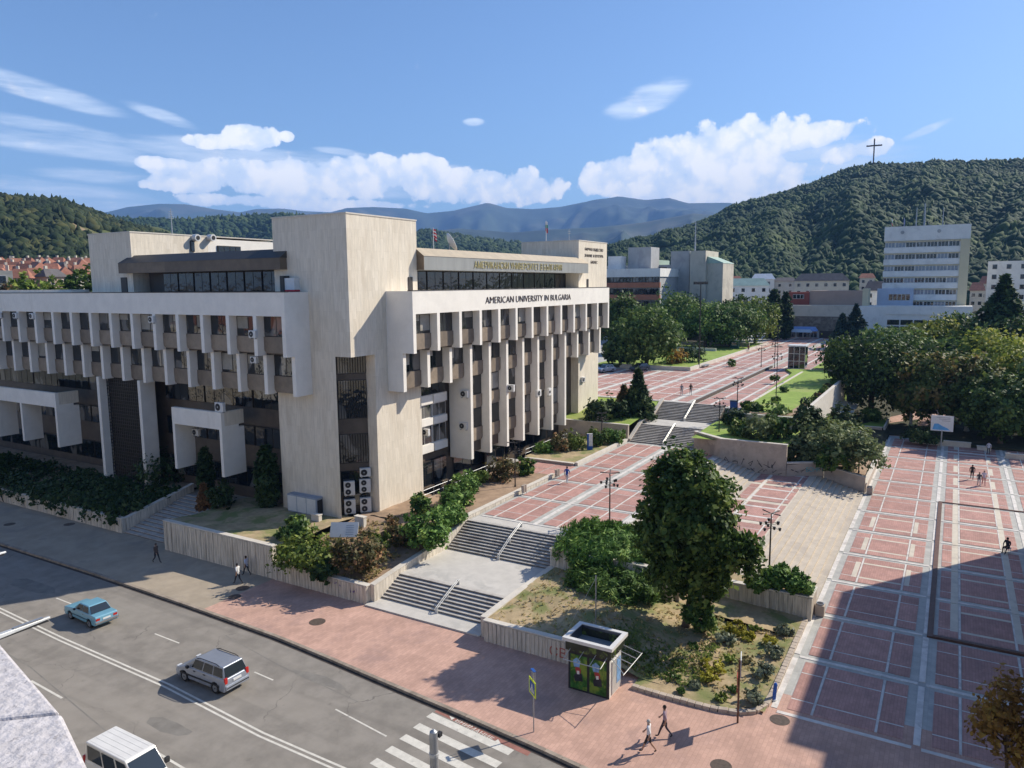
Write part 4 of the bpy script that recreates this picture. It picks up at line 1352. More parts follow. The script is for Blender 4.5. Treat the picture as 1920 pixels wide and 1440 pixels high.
# a unit whose local -y is turned to world -x needs rotation of -90 deg
acs = [('white air conditioner on the right corner of the left roof balcony', (44.62, 57.35, 11.25), NEGX, 1.1, 0.85, 1),
       ('small white air conditioner hung inside the left facade balcony frame', (46.2, 63.1, 8.2), NEGX, 0.9, 0.65, 1),
       ('white air conditioner between the last two fins of the top left row', (44.05, 51.75, 18.2), NEGX, 0.85, 0.62, 1),
       ('air conditioner high under the fascia, fifth fin from the left corner block', (44.05, 65.6, 19.25), NEGX, 0.8, 0.6, 1),
       ('air conditioner under the fascia near the fourth fin from the left edge', (44.05, 86.6, 19.3), NEGX, 0.8, 0.6, 1),
       ('air conditioner under the fascia near the third fin from the left edge', (44.05, 90.0, 19.3), NEGX, 0.8, 0.6, 1),
       ('air conditioner under the fascia at the far left edge', (44.05, 93.4, 19.3), NEGX, 0.8, 0.6, 1),
       ('air conditioner beside the last fin of the second left row', (45.0, 52.9, 15.9), NEGX, 0.75, 0.55, 1),
       ('upper white air conditioner on the side of the first long fin', (62.0, 42.2, 11.3), NEGX, 0.95, 0.7, 1),
       ('lower white air conditioner on the side of the first long fin', (62.0, 42.4, 8.0), NEGX, 0.95, 0.7, 1),
       ('white air conditioner on the front of the third long fin', (69.55, 41.2, 11.0), NEGX, 0.8, 0.75, 1),
       ('white air conditioner low on the front of the fifth long fin', (76.2, 41.2, 9.6), 0, 0.95, 0.75, 1),
       ('white air conditioner in the window of the sixth long fin', (79.1, 41.3, 9.3), 0, 0.6, 0.9, 1),
       ('white air conditioner on the far right pier of the building', (92.3, 43.0, 9.3), 0, 0.9, 0.7, 1),
       ('white air conditioner at the recessed window beside the corner pier', (57.6, 43.85, 8.0), NEGX, 0.8, 0.65, 1)]
for a in acs:
    ac_unit(*a)
rz45 = math.atan2(dv.y, dv.x)
for (lbl, t_, z0, hh, ff, ww) in (('tall twin-fan air conditioner, upper left of the corner stack', 0.28, 4.15, 1.25, 2, 0.95), ('tall twin-fan air conditioner, lower left of the corner stack', 0.28, 2.45, 1.3, 2, 0.98),
                                  ('tall twin-fan air conditioner, lower right of the corner stack', 0.8, 2.5, 1.3, 2, 0.98), ('square twin-fan air conditioner, middle right of the corner stack', 0.8, 4.3, 1.2, 2, 0.98),
                                  ('small single-fan air conditioner on top of the corner stack', 0.82, 5.75, 0.75, 1, 0.95)):
    c = A.lerp(B2, t_) + nv * 0.55
    ac_unit(lbl, (c.x, c.y, z0), rz45, ww, hh, ff, 0.4)
t = thing('chiller', 'long grey cooling unit with panelled side below the corner tower', 'air conditioner', (46.2, 47.2, 2.35), 0)
MB().box(0, 0.8, 0, 3.6, 0.15, 1.75).build('casing', pm('blue_grey_enamel', (0.30, 0.34, 0.40), 0.08, 2, 0.5), t, bevel=0.03)
for i in range(3):
    MB().box(-0.02, 0.02, 0.12 + 1.17 * i, 1.2 + 1.17 * i, 0.25, 1.62).build('panel', M['white_metal'], t)
MB().box(0.1, 0.7, -0.03, 0.01, 0.3, 1.55).build('coil_grille', M['fan'], t)
for y in (0.2, 3.2):
    MB().box(0.05, 0.75, y, y + 0.15, 0, 0.15).build('foot', M['grey_metal'], t)
# satellite dish, flags, masts
t = thing('satellite_dish', 'white satellite dish on the right roof seen edge-on', 'satellite dish', tuple(ony(843, 468, 47.5)))
b = MB()
N = 20
rings = [(0.0, 0.0), (0.55, 0.06), (1.0, 0.22), (1.3, 0.42)]
vs = [(0, 0, 0)]
fs = []
for (r, h) in rings[1:]:
    for i in range(N):
        vs.append((r * math.cos(2 * math.pi * i / N), r * math.sin(2 * math.pi * i / N), h))
for i in range(N):
    fs.append((0, 1 + i, 1 + (i + 1) % N))
for q in range(2):
    for i in range(N):
        fs.append((1 + q * N + i, 1 + (q + 1) * N + i, 1 + (q + 1) * N + (i + 1) % N, 1 + q * N + (i + 1) % N))
b.add(vs, fs)
d_ = b.build('reflector', M['white_metal'], t, smooth=True)
sm = d_.modifiers.new('thick', 'SOLIDIFY')
sm.thickness = 0.05
d_.rotation_mode = 'QUATERNION'
d_.rotation_quaternion = Vector((0.64, -0.60, 0.48)).to_track_quat('Z', 'Y')
d_.location = (0, 0, 0.7)
d_.scale = (0.8, 0.8, 0.8)
MB().tube([(0, 0, -1.5), (0, 0, 0.9)], 0.07, 8).build('mast', M['grey_metal'], t)
MB().tube([(0, 0, 0.9), (0.9, -0.55, 1.55)], 0.03, 6).build('feed_arm', M['grey_metal'], t)


def flag(label, base, h, cols, w=1.6, fh=1.0, lean=0.0):
    t = thing('flag', label, 'flag', tuple(base))
    MB().tube([(0, 0, 0), (0, 0, h)], [0.05, 0.035], 8).build('pole', M['white_metal'], t)
    for i, c in enumerate(cols):
        n = 8
        vs, fs = [], []
        hh = fh / len(cols)
        for k in range(n + 1):
            s = k / n
            yo = 0.18 * math.sin(3.2 * s * math.pi)
            drop = -0.55 * s * s * w
            for z in (0, hh):
                vs.append((0.04 + s * w * 0.45, yo, h - 0.1 - hh * (i + 1) + z + drop))
        for k in range(n):
            fs.append((2 * k, 2 * k + 2, 2 * k + 3, 2 * k + 1))
        MB().add(vs, fs).build('stripe', c, t, smooth=True)
    return t


FC = {k: pm('flag_' + k, v, 0.05, 3, 0.8) for k, v in {'white': (0.7, 0.7, 0.7), 'red': (0.5, 0.05, 0.06), 'green': (0.05, 0.28, 0.12), 'blue': (0.05, 0.1, 0.35)}.items()}
flag('red and white striped flag on the roof beside the corner tower', ony(813, 470, 52), 2.6, [FC['red'], FC['white'], FC['red'], FC['white'], FC['red']], 1.1, 0.9)
flag('white, green and red flag on a thin pole above the far tower', ony(1024, 452, 50), 2.8, [FC['white'], FC['green'], FC['red']], 0.6, 1.3)


def mast(label, base, h, arms=3, name='antenna_mast', r=0.06):
    t = thing(name, label, 'antenna', tuple(base))
    MB().tube([(0, 0, 0), (0, 0, h)], [r, r * 0.5], 6).build('pole', M['grey_metal'], t)
    for i in range(arms):
        z = h * (0.62 + 0.33 * i / max(1, arms))
        MB().box(-0.45, 0.45, -0.03, 0.03, z, z + 0.05).build('crossbar', M['grey_metal'], t)
    return t


mast('thin mast with crossbars rising behind the left roof wing', onx(323, 440, 80), 4.2, 4, r=0.12)
mast('thin aerial on the roof of the far tower', ony(1067, 452, 50), 1.8, 2)
for (px, py, lbl) in ((368, 446, 'left'), (397, 446, 'right')):
    t = thing('roof_vent', f'{lbl} of two small round vents on the long roof wing', 'vent', tuple(ony(px, py, 72.0)))
    MB().tube([(0, 0.5, 0), (0, -0.3, 0)], 0.38, 14).build('drum', M['white_metal'], t)
    MB().tube([(0, -0.29, 0), (0, -0.33, 0)], 0.24, 12).build('opening', M['fan'], t)
t = thing('roof_cabinet', 'black-framed white box with red base on the left roof parapet', 'cabinet', (46.2, 49.9, 22.1))
MB().box(0.2, 0.9, -1.0, 0.15, 0.15, 1.15).build('casing', M['white_metal'], t)
MB().box(0.1, 1.0, 0.16, 0.6, 0.0, 1.35).build('frame', M['black_metal'], t)
MB().box(0.15, 0.95, -1.05, 0.1, 0.0, 0.14).build('base', FC['red'], t)
t = thing('guard_rail', 'thin grey railing along the light well in front of the ground floor', 'railing', (53.7, 41.2, 2.9))
b = MB()
for z in (0.45, 0.9):
    b.tube([(0, 0, z), (11, 0, z)], 0.025, 6)
b.build('rail', M['grey_metal'], t)
for i in range(8):
    MB().tube([(11 * i / 7, 0, 0), (11 * i / 7, 0, 0.9)], 0.025, 6).build('post', M['grey_metal'], t)
t = thing('guard_rail', 'light railing of the sloping path below the long fins, behind the shrubs', 'railing', (73, 41.3, 3.0))
b = MB()
for z in (0.45, 0.9):
    b.tube([(0, 0, z), (13, 0, z)], 0.025, 6)
b.build('rail', M['grey_metal'], t)
for i in range(9):
    MB().tube([(13 * i / 8, 0, 0), (13 * i / 8, 0, 0.9)], 0.025, 6).build('post', M['grey_metal'], t)
# ================================================================ HILLS AND FOREST
def azi(px, py=540):
    d = C2W @ Vector((px - 960.0, -(py - 720.0), -1407.304))
    return math.atan2(-d.y, d.x), d.z / math.hypot(d.x, d.y)


rngn = np.random.default_rng(5)


def fbm2(x, y, seed, octs=5, f0=1.0):
    """cheap value-noise fractal on arrays"""
    out = np.zeros_like(x)
    amp, f = 1.0, f0
    for o in range(octs):
        g = np.random.default_rng(seed + o).random((64, 64))
        xi, yi = np.floor(x * f).astype(int), np.floor(y * f).astype(int)
        tx, ty = x * f - xi, y * f - yi
        tx, ty = tx * tx * (3 - 2 * tx), ty * ty * (3 - 2 * ty)
        a, b = g[xi % 64, yi % 64], g[(xi + 1) % 64, yi % 64]
        c, d = g[xi % 64, (yi + 1) % 64], g[(xi + 1) % 64, (yi + 1) % 64]
        out += amp * ((a * (1 - tx) + b * tx) * (1 - ty) + (c * (1 - tx) + d * tx) * ty - 0.5)
        amp *= 0.5
        f *= 2.0
    return out


class Hill:
    def __init__(s, name, prof, r0, r1, r2, mat, rough, seed, na=170, nr=60, tree_h=0.0, kind='structure', gully=0.0, power=1.0):
        s.r0, s.r1, s.r2, s.rough, s.seed, s.gully, s.power = r0, r1, r2, rough, seed, gully, power
        a, h = [], []
        for px, py in prof:
            A, tn = azi(px, py)
            a.append(A)
            h.append(CAMH + tn * r1 - tree_h)
        s.a, s.h = np.array(a), np.array(h)
        o = np.argsort(s.a)
        s.a, s.h = s.a[o], s.h[o]
        AA = np.linspace(s.a[0] - 0.02, s.a[-1] + 0.02, na)
        RR = np.concatenate([np.linspace(r0, r1, nr), np.linspace(r1, r2, nr // 3)[1:]])
        A, Rr = np.meshgrid(AA, RR, indexing='ij')
        Z = s.height(A, Rr)
        X, Y = Rr * np.cos(A), -Rr * np.sin(A)
        m, n = A.shape
        mb_ = MB()
        mb_.add(np.stack([X, Y, Z], -1).reshape(-1, 3), [(i * n + j, (i + 1) * n + j, (i + 1) * n + j + 1, i * n + j + 1) for i in range(m - 1) for j in range(n - 1)])
        s.o = mb_.build(name, mat, smooth=True, kind=kind)

    def height(s, A, Rr):
        hr = np.interp(A, s.a, s.h)
        t = np.clip((Rr - s.r0) / (s.r1 - s.r0), 0, 1)
        up_ = np.where(t > 0, np.power(np.maximum(t, 1e-6), s.power) * (1.15 - 0.15 * t), 0) if s.power != 1 else t * t * (3 - 2 * t) * 0.55 + t * 0.45
        dn = 1 - 0.65 * np.clip((Rr - s.r1) / (s.r2 - s.r1), 0, 1) ** 1.3
        k = np.where(Rr <= s.r1, up_, dn)
        sc = 6.0 / s.r1
        nz = fbm2((A + 9) * s.r1 * sc, Rr * sc, s.seed)
        w = t * (1 - t) * 4
        g = 0
        if s.gully:
            g = -s.gully * np.abs(fbm2((A + 9) * s.r1 * sc * 2.0, Rr * sc * 0.5, s.seed + 40, 4)) * w
        base = ground_z(Rr * np.cos(A), -Rr * np.sin(A)) - 1.0
        return base + np.maximum(hr - base, 0) * k + nz * s.rough * w + g


M['hill_soil'] = pm('hill_undergrowth', (0.06, 0.085, 0.03), 0.25, 0.02, 0.95, second=(0.13, 0.12, 0.055), sec_lo=0.55, sec_hi=0.7, sec_scale=0.012)
M['hill_clear'] = pm('hill_undergrowth_dry', (0.075, 0.09, 0.03), 0.25, 0.03, 0.95, second=(0.28, 0.20, 0.12), sec_lo=0.56, sec_hi=0.64, sec_scale=0.022)
M['mountain'] = pm('mountain_slopes', (0.04, 0.06, 0.035), 0.3, 0.002, 0.95, second=(0.09, 0.095, 0.06), sec_lo=0.5, sec_hi=0.62, sec_scale=0.0018)
Hill('mountains', [(-900, 470), (-500, 420), (-200, 410), (60, 402), (200, 398), (240, 388), (300, 382), (350, 383), (400, 392), (450, 398), (480, 392), (530, 391), (570, 396), (620, 398), (650, 390), (700, 388), (760, 391), (800, 400), (850, 395), (915, 380), (950, 390), (1000, 392), (1050, 388), (1100, 378), (1160, 368), (1210, 375), (1255, 371), (1290, 381), (1365, 380), (1400, 385), (1500, 400), (1800, 420), (2500, 470), (3300, 520)], 4600, 7500, 9300, M['mountain'], 270, 3, 420, 90, gully=490)
Hill('mountains', [(400, 530), (560, 500), (680, 470), (760, 440), (860, 428), (960, 436), (1040, 430), (1120, 426), (1200, 418), (1300, 400), (1500, 420), (1700, 470)], 2600, 4200, 5200, M['mountain'], 140, 17, 300, 70, gully=180)
H_MID = Hill('hills', [(-300, 500), (0, 440), (150, 414), (240, 410), (330, 412), (420, 405), (520, 400), (560, 402), (640, 412), (720, 424), (780, 431), (801, 429), (828, 434), (864, 439), (888, 444), (972, 452), (1000, 464), (1050, 480), (1140, 507), (1250, 540)], 900, 1550, 2000, M['hill_soil'], 30, 23, 200, 50, 7, gully=30)
H_LEFT = Hill('hills', [(-1500, 500), (-900, 430), (-400, 360), (-150, 354), (0, 358), (60, 362), (120, 367), (180, 390), (240, 406), (300, 414), (350, 436), (420, 470), (480, 510), (560, 545)], 330, 640, 800, M['hill_clear'], 12, 31, 170, 50, 5, gully=8, power=0.8)
H_RIGHT = Hill('hills', [(840, 545), (930, 515), (1000, 496), (1080, 475), (1140, 460), (1200, 446), (1300, 417), (1380, 385), (1450, 362), (1520, 342), (1600, 309), (1640, 302), (1700, 304), (1750, 297), (1850, 296), (1920, 294), (2100, 300), (2400, 350), (2800, 430), (3400, 520)], 420, 1000, 1300, M['hill_soil'], 26, 47, 240, 70, 6, gully=26, power=0.85)


def ico(sub):
    bm = bmesh.new()
    bmesh.ops.create_icosphere(bm, subdivisions=sub, radius=1.0)
    v = np.array([p.co[:] for p in bm.verts])
    f = np.array([[q.index for q in p.verts] for p in bm.faces])
    bm.free()
    return v, f


ICO1 = ico(1)


def forest(name, hill, n, a_lo, a_hi, t_lo, t_hi, size, mat, sub=2, gaps=0.0, seed=1, conifer=0.3, behind=0.1):
    rg = np.random.default_rng(seed)
    A = rg.uniform(a_lo, a_hi, n * 2)
    T = rg.uniform(t_lo, t_hi + behind, n * 2)
    Rr = hill.r0 + (hill.r1 - hill.r0) * T
    X, Y = Rr * np.cos(A), -Rr * np.sin(A)
    dens = fbm2(X / 60 + 50, Y / 60 + 50, seed + 70, 4)
    ok = dens > (gaps - 0.5)
    A, Rr, X, Y = A[ok][:n], Rr[ok][:n], X[ok][:n], Y[ok][:n]
    Z = hill.height(A, Rr)
    v0, f0 = ICO1
    k = len(A)
    sz = size * rg.uniform(0.55, 1.35, k)
    con = rg.random(k) < conifer
    V = np.repeat(v0[None], k, 0)
    V = V * (1 + rg.uniform(-0.3, 0.3, (k, len(v0)))[..., None])
    # conifers taper to a point
    tp = 1 - 0.6 * np.clip((V[..., 2] + 1) / 2, 0, 1)
    V[..., 0] = np.where(con[:, None], V[..., 0] * tp * 0.8, V[..., 0])
    V[..., 1] = np.where(con[:, None], V[..., 1] * tp * 0.8, V[..., 1])
    V[..., 2] *= np.where(con, 1.25, 0.95)[:, None]
    V = V * sz[:, None, None]
    V[..., 0] += X[:, None]
    V[..., 1] += Y[:, None]
    V[..., 2] += (Z + sz * 0.2)[:, None]
    F = (f0[None] + (np.arange(k) * len(v0))[:, None, None]).reshape(-1, 3)
    V = V.reshape(-1, 3)
    me = bpy.data.meshes.new(name)
    me.vertices.add(len(V))
    me.vertices.foreach_set('co', V.ravel())
    me.loops.add(F.size)
    me.loops.foreach_set('vertex_index', F.ravel().astype(np.int32))
    me.polygons.add(len(F))
    me.polygons.foreach_set('loop_start', np.arange(0, F.size, 3, dtype=np.int32))
    me.materials.append(mat)
    me.update()
    me.validate()
    o = bpy.data.objects.new(name, me)
    COL.objects.link(o)
    o['kind'] = 'stuff'
    o['label'] = 'wooded hillside seen as one mass of treetops'
    return o


M['forest'] = leafmat('forest_crowns', ((0.015, 0.034, 0.013), (0.026, 0.052, 0.017), (0.05, 0.076, 0.022)), 0.85, 0.0, 0.015)
M['forest_l'] = leafmat('forest_crowns_left', ((0.012, 0.024, 0.009), (0.035, 0.056, 0.016), (0.085, 0.09, 0.03)), 0.8, 0.0, 0.035)
aL, aR = azi(1000)[0], azi(2150)[0]
forest('forest', H_RIGHT, 30000, aL, aR, 0.02, 1.0, 3.8, M['forest'], 1, 0.03, 3, 0.25, 0.07)
forest('forest', H_LEFT, 9000, azi(-120)[0], azi(560)[0], 0.03, 1.0, 2.9, M['forest_l'], 1, 0.3, 9, 0.25, 0.1)
forest('forest', H_MID, 12000, azi(-40)[0], azi(1200)[0], 0.2, 1.0, 6.5, M['forest'], 1, 0.0, 13, 0.3, 0.08)

# the cross on the hill
c = far(1638, 297, 985)
t = thing('hilltop_cross', 'tall thin metal cross on top of the wooded hill', 'cross', (c.x, c.y, c.z - 8))
MB().box(-0.7, 0.7, -0.7, 0.7, 0, 30).build('shaft', M['rust_metal'], t)
rot = math.atan2(c.y, c.x)
MB().box(-0.6, 0.6, -8.2, 8.2, 21.5, 23).build('crossbar', M['rust_metal'], t)
t.rotation_euler = (0, 0, rot)

# ================================================================ TOWN BUILDINGS
M['plaster_white'] = pm('pale_plaster', (0.76, 0.74, 0.69), 0.06, 0.4, 0.85, second=(0.66, 0.64, 0.60), sec_scale=0.3)
M['plaster_cream'] = pm('cream_plaster', (0.55, 0.50, 0.41), 0.06, 0.4, 0.85, second=(0.45, 0.41, 0.34), sec_scale=0.3)
M['plaster_grey'] = pm('grey_plaster', (0.40, 0.40, 0.39), 0.08, 0.4, 0.85, second=(0.33, 0.33, 0.33), sec_scale=0.3)
M['weathered'] = pm('weathered_relief_wall', (0.17, 0.145, 0.115), 0.3, 1.2, 0.9, 0.5, 1.5, second=(0.27, 0.24, 0.2), sec_scale=0.6)
M['brick_band'] = pm('red_brick_band', (0.42, 0.17, 0.10), 0.1, 0.5, 0.85)
M['tile'] = pm('red_roof_tiles', (0.31, 0.135, 0.09), 0.2, 0.8, 0.85, second=(0.22, 0.11, 0.08), sec_scale=0.4, per_obj=0.2)
M['slate'] = pm('dark_roof', (0.12, 0.11, 0.11), 0.15, 0.8, 0.85)
M['copper'] = pm('green_copper_roof', (0.34, 0.45, 0.38), 0.1, 0.5, 0.7)
M['metal_roof'] = pm('pale_metal_roof', (0.50, 0.54, 0.58), 0.08, 0.5, 0.5)
M['pinkish'] = pm('pink_brown_plaster', (0.40, 0.29, 0.23), 0.06, 0.4, 0.85)
M['redwall'] = pm('red_painted_wall', (0.27, 0.075, 0.055), 0.1, 0.5, 0.8)
M['bluewall'] = pm('pale_blue_plaster', (0.47, 0.50, 0.57), 0.06, 0.5, 0.8)
M['yellow_edge'] = pm('cream_lit_end_and_trim', (0.62, 0.54, 0.36), 0.06, 0.4, 0.85)


def win(parent, x, y0, y1, z0, z1, gl='glass', n=1, frame='frame_white', sgn=-1):
    """window in a wall facing -x at plane x (coordinates local to parent)"""
    f = MB().box(x + sgn * 0.06, x + 0.1, y0, y1, z0, z1).build('window', M[frame], parent)
    w = (y1 - y0) / n
    for i in range(n):
        MB().box(x + sgn * 0.10, x + sgn * 0.05, y0 + w * i + 0.08, y0 + w * (i + 1) - 0.08, z0 + 0.1, z1 - 0.1).build('pane', M[gl], f)
    return f


# ten-storey tower
T = thing('office_tower', 'pale eight-storey tower with long window bands and flags on its roof', 'building', (250, -2.2, 5.5))
zt = 38.4 - 5.5
MB().box(0, 22, 0, 21.2, 0, zt).build('wall', M['plaster_white'], T)
MB().box(-0.5, 22.2, -0.3, 21.5, zt - 4.1, zt).build('parapet', M['plaster_white'], T)
MB().box(-0.7, 0, -0.3, 2.0, 0, zt - 4.1).build('end_wall', M['yellow_edge'], T)  # sunlit building end put into the cream colour of this pier
for k in range(7):
    zw = zt - 4.3 - 3.42 * k
    MB().box(-0.45, 0, 2.0, 21.4, zw - 3.35, zw - 1.75).build('balcony_band', M['plaster_white'], T)
    MB().box(-0.3, 0, 2.0, 21.4, zw - 0.25, zw).build('lintel_band', M['yellow_edge'], T)
    for j in range(7):
        win(T, 0, 2.3 + 2.72 * j, 4.85 + 2.72 * j, zw - 1.72, zw - 0.28, random.choice(['glass_pale', 'glass_pale', 'glass', 'glass_dark']), 3)
MB().box(-1.4, 0, 13.0, 22.5, 9.0, 15.0).build('blue_annex', M['bluewall'], T)
win(T, -1.4, 13.8, 19.4, 11.5, 13.4, 'glass_dark', 5)
for j in (7.5, 16.8):
    MB().tube([(-0.45, j, zt - 1.7), (-0.62, j, zt - 1.7)], 0.5, 12).build('roundel', M['plaster_grey'], T)
flag('white, green and red flag at the left of the tower roof', (251, 17.6, 38.4), 2.6, [FC['white'], FC['green'], FC['red']], 3.0, 1.6)
flag('blue flag beside the national flag on the tower roof', (251, 14.4, 38.4), 2.6, [FC['blue']], 2.6, 1.4)
mast('lattice aerial mast in the middle of the tower roof', (253, 9.3, 38.4), 6.5, 4, r=0.3)
mast('thinner white mast left of the lattice aerial on the tower roof', (253, 11.4, 38.4), 5.5, 3, r=0.2)
mast('single white pole at the right of the tower roof', (252, 4.6, 38.4), 5.0, 1, r=0.16)

# low department store in front of it
S = thing('department_store', 'low wide store with dark weathered relief band behind the upper square', 'building', (236, -4, 5.2))
MB().box(0, 13, 0, 48.7, 0, 10.4).build('wall', M['plaster_white'], S)
MB().box(-0.6, 0, 29.2, 48.9, 3.2, 7.4).build('relief_band', M['weathered'], S)
MB().box(-0.7, 13, 28.9, 49.0, 7.4, 10.6).build('upper_wall', M['plaster_cream'], S)
MB().box(-0.3, 0, 0, 20.8, 8.2, 10.55).build('upper_wall', M['plaster_white'], S)
for j in range(6):
    win(S, -0.05, 0.6 + 3.35 * j, 3.6 + 3.35 * j, 5.3, 6.7, 'glass_dark', 1, 'frame_dark')
    win(S, -0.05, 0.6 + 3.35 * j, 3.6 + 3.35 * j, 3.1, 4.9, 'glass_dark', 2, 'frame_dark')
for j in range(5):
    win(S, -0.3, 38.6 + 2.0 * j, 40.4 + 2.0 * j, 1.1, 3.1, 'glass', 1, 'frame_white')
MB().box(-0.55, 0, 29.2, 38.0, 1.0, 3.2).build('shop_recess', M['frame_dark'], S)
S2 = thing('roof_building', 'pinkish windowless block with red left end on the store roof', 'building', (241, 23.5, 15.6))
MB().box(0, 6, 0, 14.5, 0, 4.4).build('wall', M['pinkish'], S2)
MB().box(-0.4, 5, 14.5, 20.5, 0, 4.0).build('red_wall', M['redwall'], S2)
win(S2, -0.4, 16.0, 19.2, 2.0, 3.3, 'glass', 3)
MB().box(-0.2, 6.2, -1.5, 0, 0, 5.0).build('end_wall', M['yellow_edge'], S2)
t = thing('parasol', 'row of blue and white cafe parasols before the store', 'parasol', (229, 33.8, 6.3))
MB().hexa([(0, 0, 2.3), (3, 0, 2.3), (3, 8, 2.3), (0, 8, 2.3)], [(1.3, 0.6, 3.5), (1.7, 0.6, 3.5), (1.7, 7.4, 3.5), (1.3, 7.4, 3.5)]).build('canopy', pm('blue_canvas', (0.22, 0.33, 0.6), 0.1, 1, 0.8), t)
MB().hexa([(-3, 1, 2.1), (-0.2, 1, 2.1), (-0.2, 7, 2.1), (-3, 7, 2.1)], [(-1.7, 1.5, 2.9), (-1.5, 1.5, 2.9), (-1.5, 6.5, 2.9), (-1.7, 6.5, 2.9)]).build('canopy', M['metal_roof'], t)
for y in (1, 4, 7):
    MB().tube([(1.5, y, 0), (1.5, y, 3.3)], 0.06, 6).build('pole', M['grey_metal'], t)

# red-banded offices
B = thing('office_building', 'offices with white parapet and red brick bands left of the square trees', 'building', (200, 70.4, 5.5))
MB().box(0, 20, 0, 34, 0, 21).build('wall', M['plaster_grey'], B)
MB().box(-0.9, 20, -0.3, 34, 18.9, 21.2).build('parapet', M['plaster_white'], B)
for k in range(5):
    z = 16.0 - 3.35 * k
    MB().box(-0.7, 0, -0.2, 34, z - 0.05, z + 1.35).build('brick_band', M['brick_band'], B)
    for j in range(9):
        win(B, -0.25, 0.3 + 1.9 * j, 2.1 + 1.9 * j, z + 1.4, z + 3.0, 'glass', 2, 'frame_dark')
MB().box(6, 10, 14, 18, 21, 25).build('stair_head', M['plaster_white'], B)
MB().box(9, 16, 6, 13, 21, 27.5).build('roof_house', M['plaster_grey'], B)
# town hall
Tn = thing('town_hall', 'tall plain grey town hall with a dark vertical slot and lower green-roofed wing', 'building', (215, 57, 5.5))
MB().box(0, 12, 9.9, 15.5, 0, 26.3).build('wall', M['plaster_grey'], Tn)
MB().box(-1.2, 12, 4.9, 9.4, 0, 26.2).build('wall', M['plaster_cream'], Tn)
MB().box(0.8, 12, 9.2, 10.1, 0, 25.6).build('slot', M['black_metal'], Tn)
MB().box(0.2, 12, 0.3, 4.85, 0, 22.6).build('lower_wing', M['plaster_cream'], Tn)
MB().hexa([(0.1, 0.2, 22.6), (12.1, 0.2, 22.6), (12.1, 4.85, 22.6), (0.1, 4.85, 22.6)], [(0.3, 0.3, 22.75), (12, 0.3, 22.75), (12, 4.8, 24.6), (0.3, 4.8, 24.6)]).build('wing_roof', M['copper'], Tn)
MB().box(1, 12, 15.5, 36, 0, 22.5).build('wing', M['plaster_grey'], Tn)
MB().box(0.8, 12, 20, 27, 22.5, 24).build('wing_roof', M['copper'], Tn)
for (y0, z0) in ((17, 20.2), (20.5, 19.6), (17, 15.5), (17, 10.5), (20.5, 15.0)):
    win(Tn, 1, y0, y0 + 2.6, z0, z0 + 1.6, 'glass_dark', 2, 'frame_dark')
mast('tall antenna mast on the town hall roof', (219, 66.6, 31.8), 8.5, 5, r=0.25)

# other blocks between square and hill
def town_block(label, px0, px1, ytop, ybase, dist, mat, floors, roof=None, name='apartment_building', depth=10, gl='glass', cols=None):
    a, b_ = far(px0, ytop, dist), far(px1, ytop, dist)
    zb = min(far((px0 + px1) / 2, ybase, dist).z, a.z - 3)
    zb = min(zb, float(ground_z(a.x, a.y)))
    w = math.hypot(b_.x - a.x, b_.y - a.y)
    t = thing(name, label, 'building', (b_.x, b_.y, zb), math.atan2(a.y - b_.y, a.x - b_.x) - math.pi / 2)
    h = a.z - zb
    MB().box(0, depth, 0, w, 0, h).build('wall', M[mat], t)
    if roof:
        e = 0.5
        MB().hexa([(-e, -e, h), (depth + e, -e, h), (depth + e, w + e, h), (-e, w + e, h)], [(depth * 0.3, w * 0.12, h + roof[1]), (depth * 0.7, w * 0.12, h + roof[1]), (depth * 0.7, w * 0.88, h + roof[1]), (depth * 0.3, w * 0.88, h + roof[1])]).build('roof', M[roof[0]], t)
    n = cols or max(2, int(w / 3.2))
    for k in range(floors):
        z = h - 2.4 - 3.0 * k
        for j in range(n):
            yc = w * (j + 0.5) / n
            win(t, 0, yc - 0.65, yc + 0.65, z, z + 1.5, gl, 1)
    return t


town_block('long cream mansard block above the store roof', 1490, 1592, 527, 560, 330, 'plaster_cream', 3, ('slate', 3.0))
town_block('white row with pale green dormered roof behind the square trees', 1365, 1442, 536, 565, 300, 'plaster_white', 2, ('copper', 2.8), cols=4)
town_block('terracotta-roofed house beside the pale green roof', 1352, 1392, 529, 545, 340, 'plaster_cream', 1, ('tile', 2.6))
town_block('narrow white house with dark gabled roof left of the tower', 1622, 1662, 545, 585, 285, 'plaster_white', 3, ('slate', 3.2))
town_block('small pinkish house high between mansard block and tower', 1612, 1640, 521, 560, 380, 'plaster_cream', 2, ('tile', 2.0))
town_block('pale metal-roofed house behind the green-roofed row', 1410, 1452, 524, 545, 350, 'plaster_white', 2, ('metal_roof', 2.5))
town_block('grey flat-roofed house at the foot of the hill', 1452, 1492, 528, 560, 360, 'plaster_grey', 2, ('slate', 1.8))
town_block('long pale block cut by the right edge behind the conifer', 1853, 1990, 490, 590, 270, 'plaster_white', 5, None, depth=12)
for i, (px, py, w, txt) in enumerate([(1832, 545, 26, 'left'), (1850, 532, 24, 'right')]):
    town_block(f'{txt} of two red-roofed houses right of the office tower', px - w / 2, px + w / 2, py, py + 30, 330 + 20 * i, 'plaster_cream', 2, ('tile', 3.0), 'house')
town_block('cream chimney-like block at the far left edge above the roof', -60, 23, 507, 545, 170, 'plaster_cream', 2, None, 'roof_building', cols=2)
# hillside houses on the left
ORD = ['first', 'second', 'third', 'fourth', 'fifth', 'sixth', 'seventh', 'eighth', 'ninth', 'tenth', 'last']


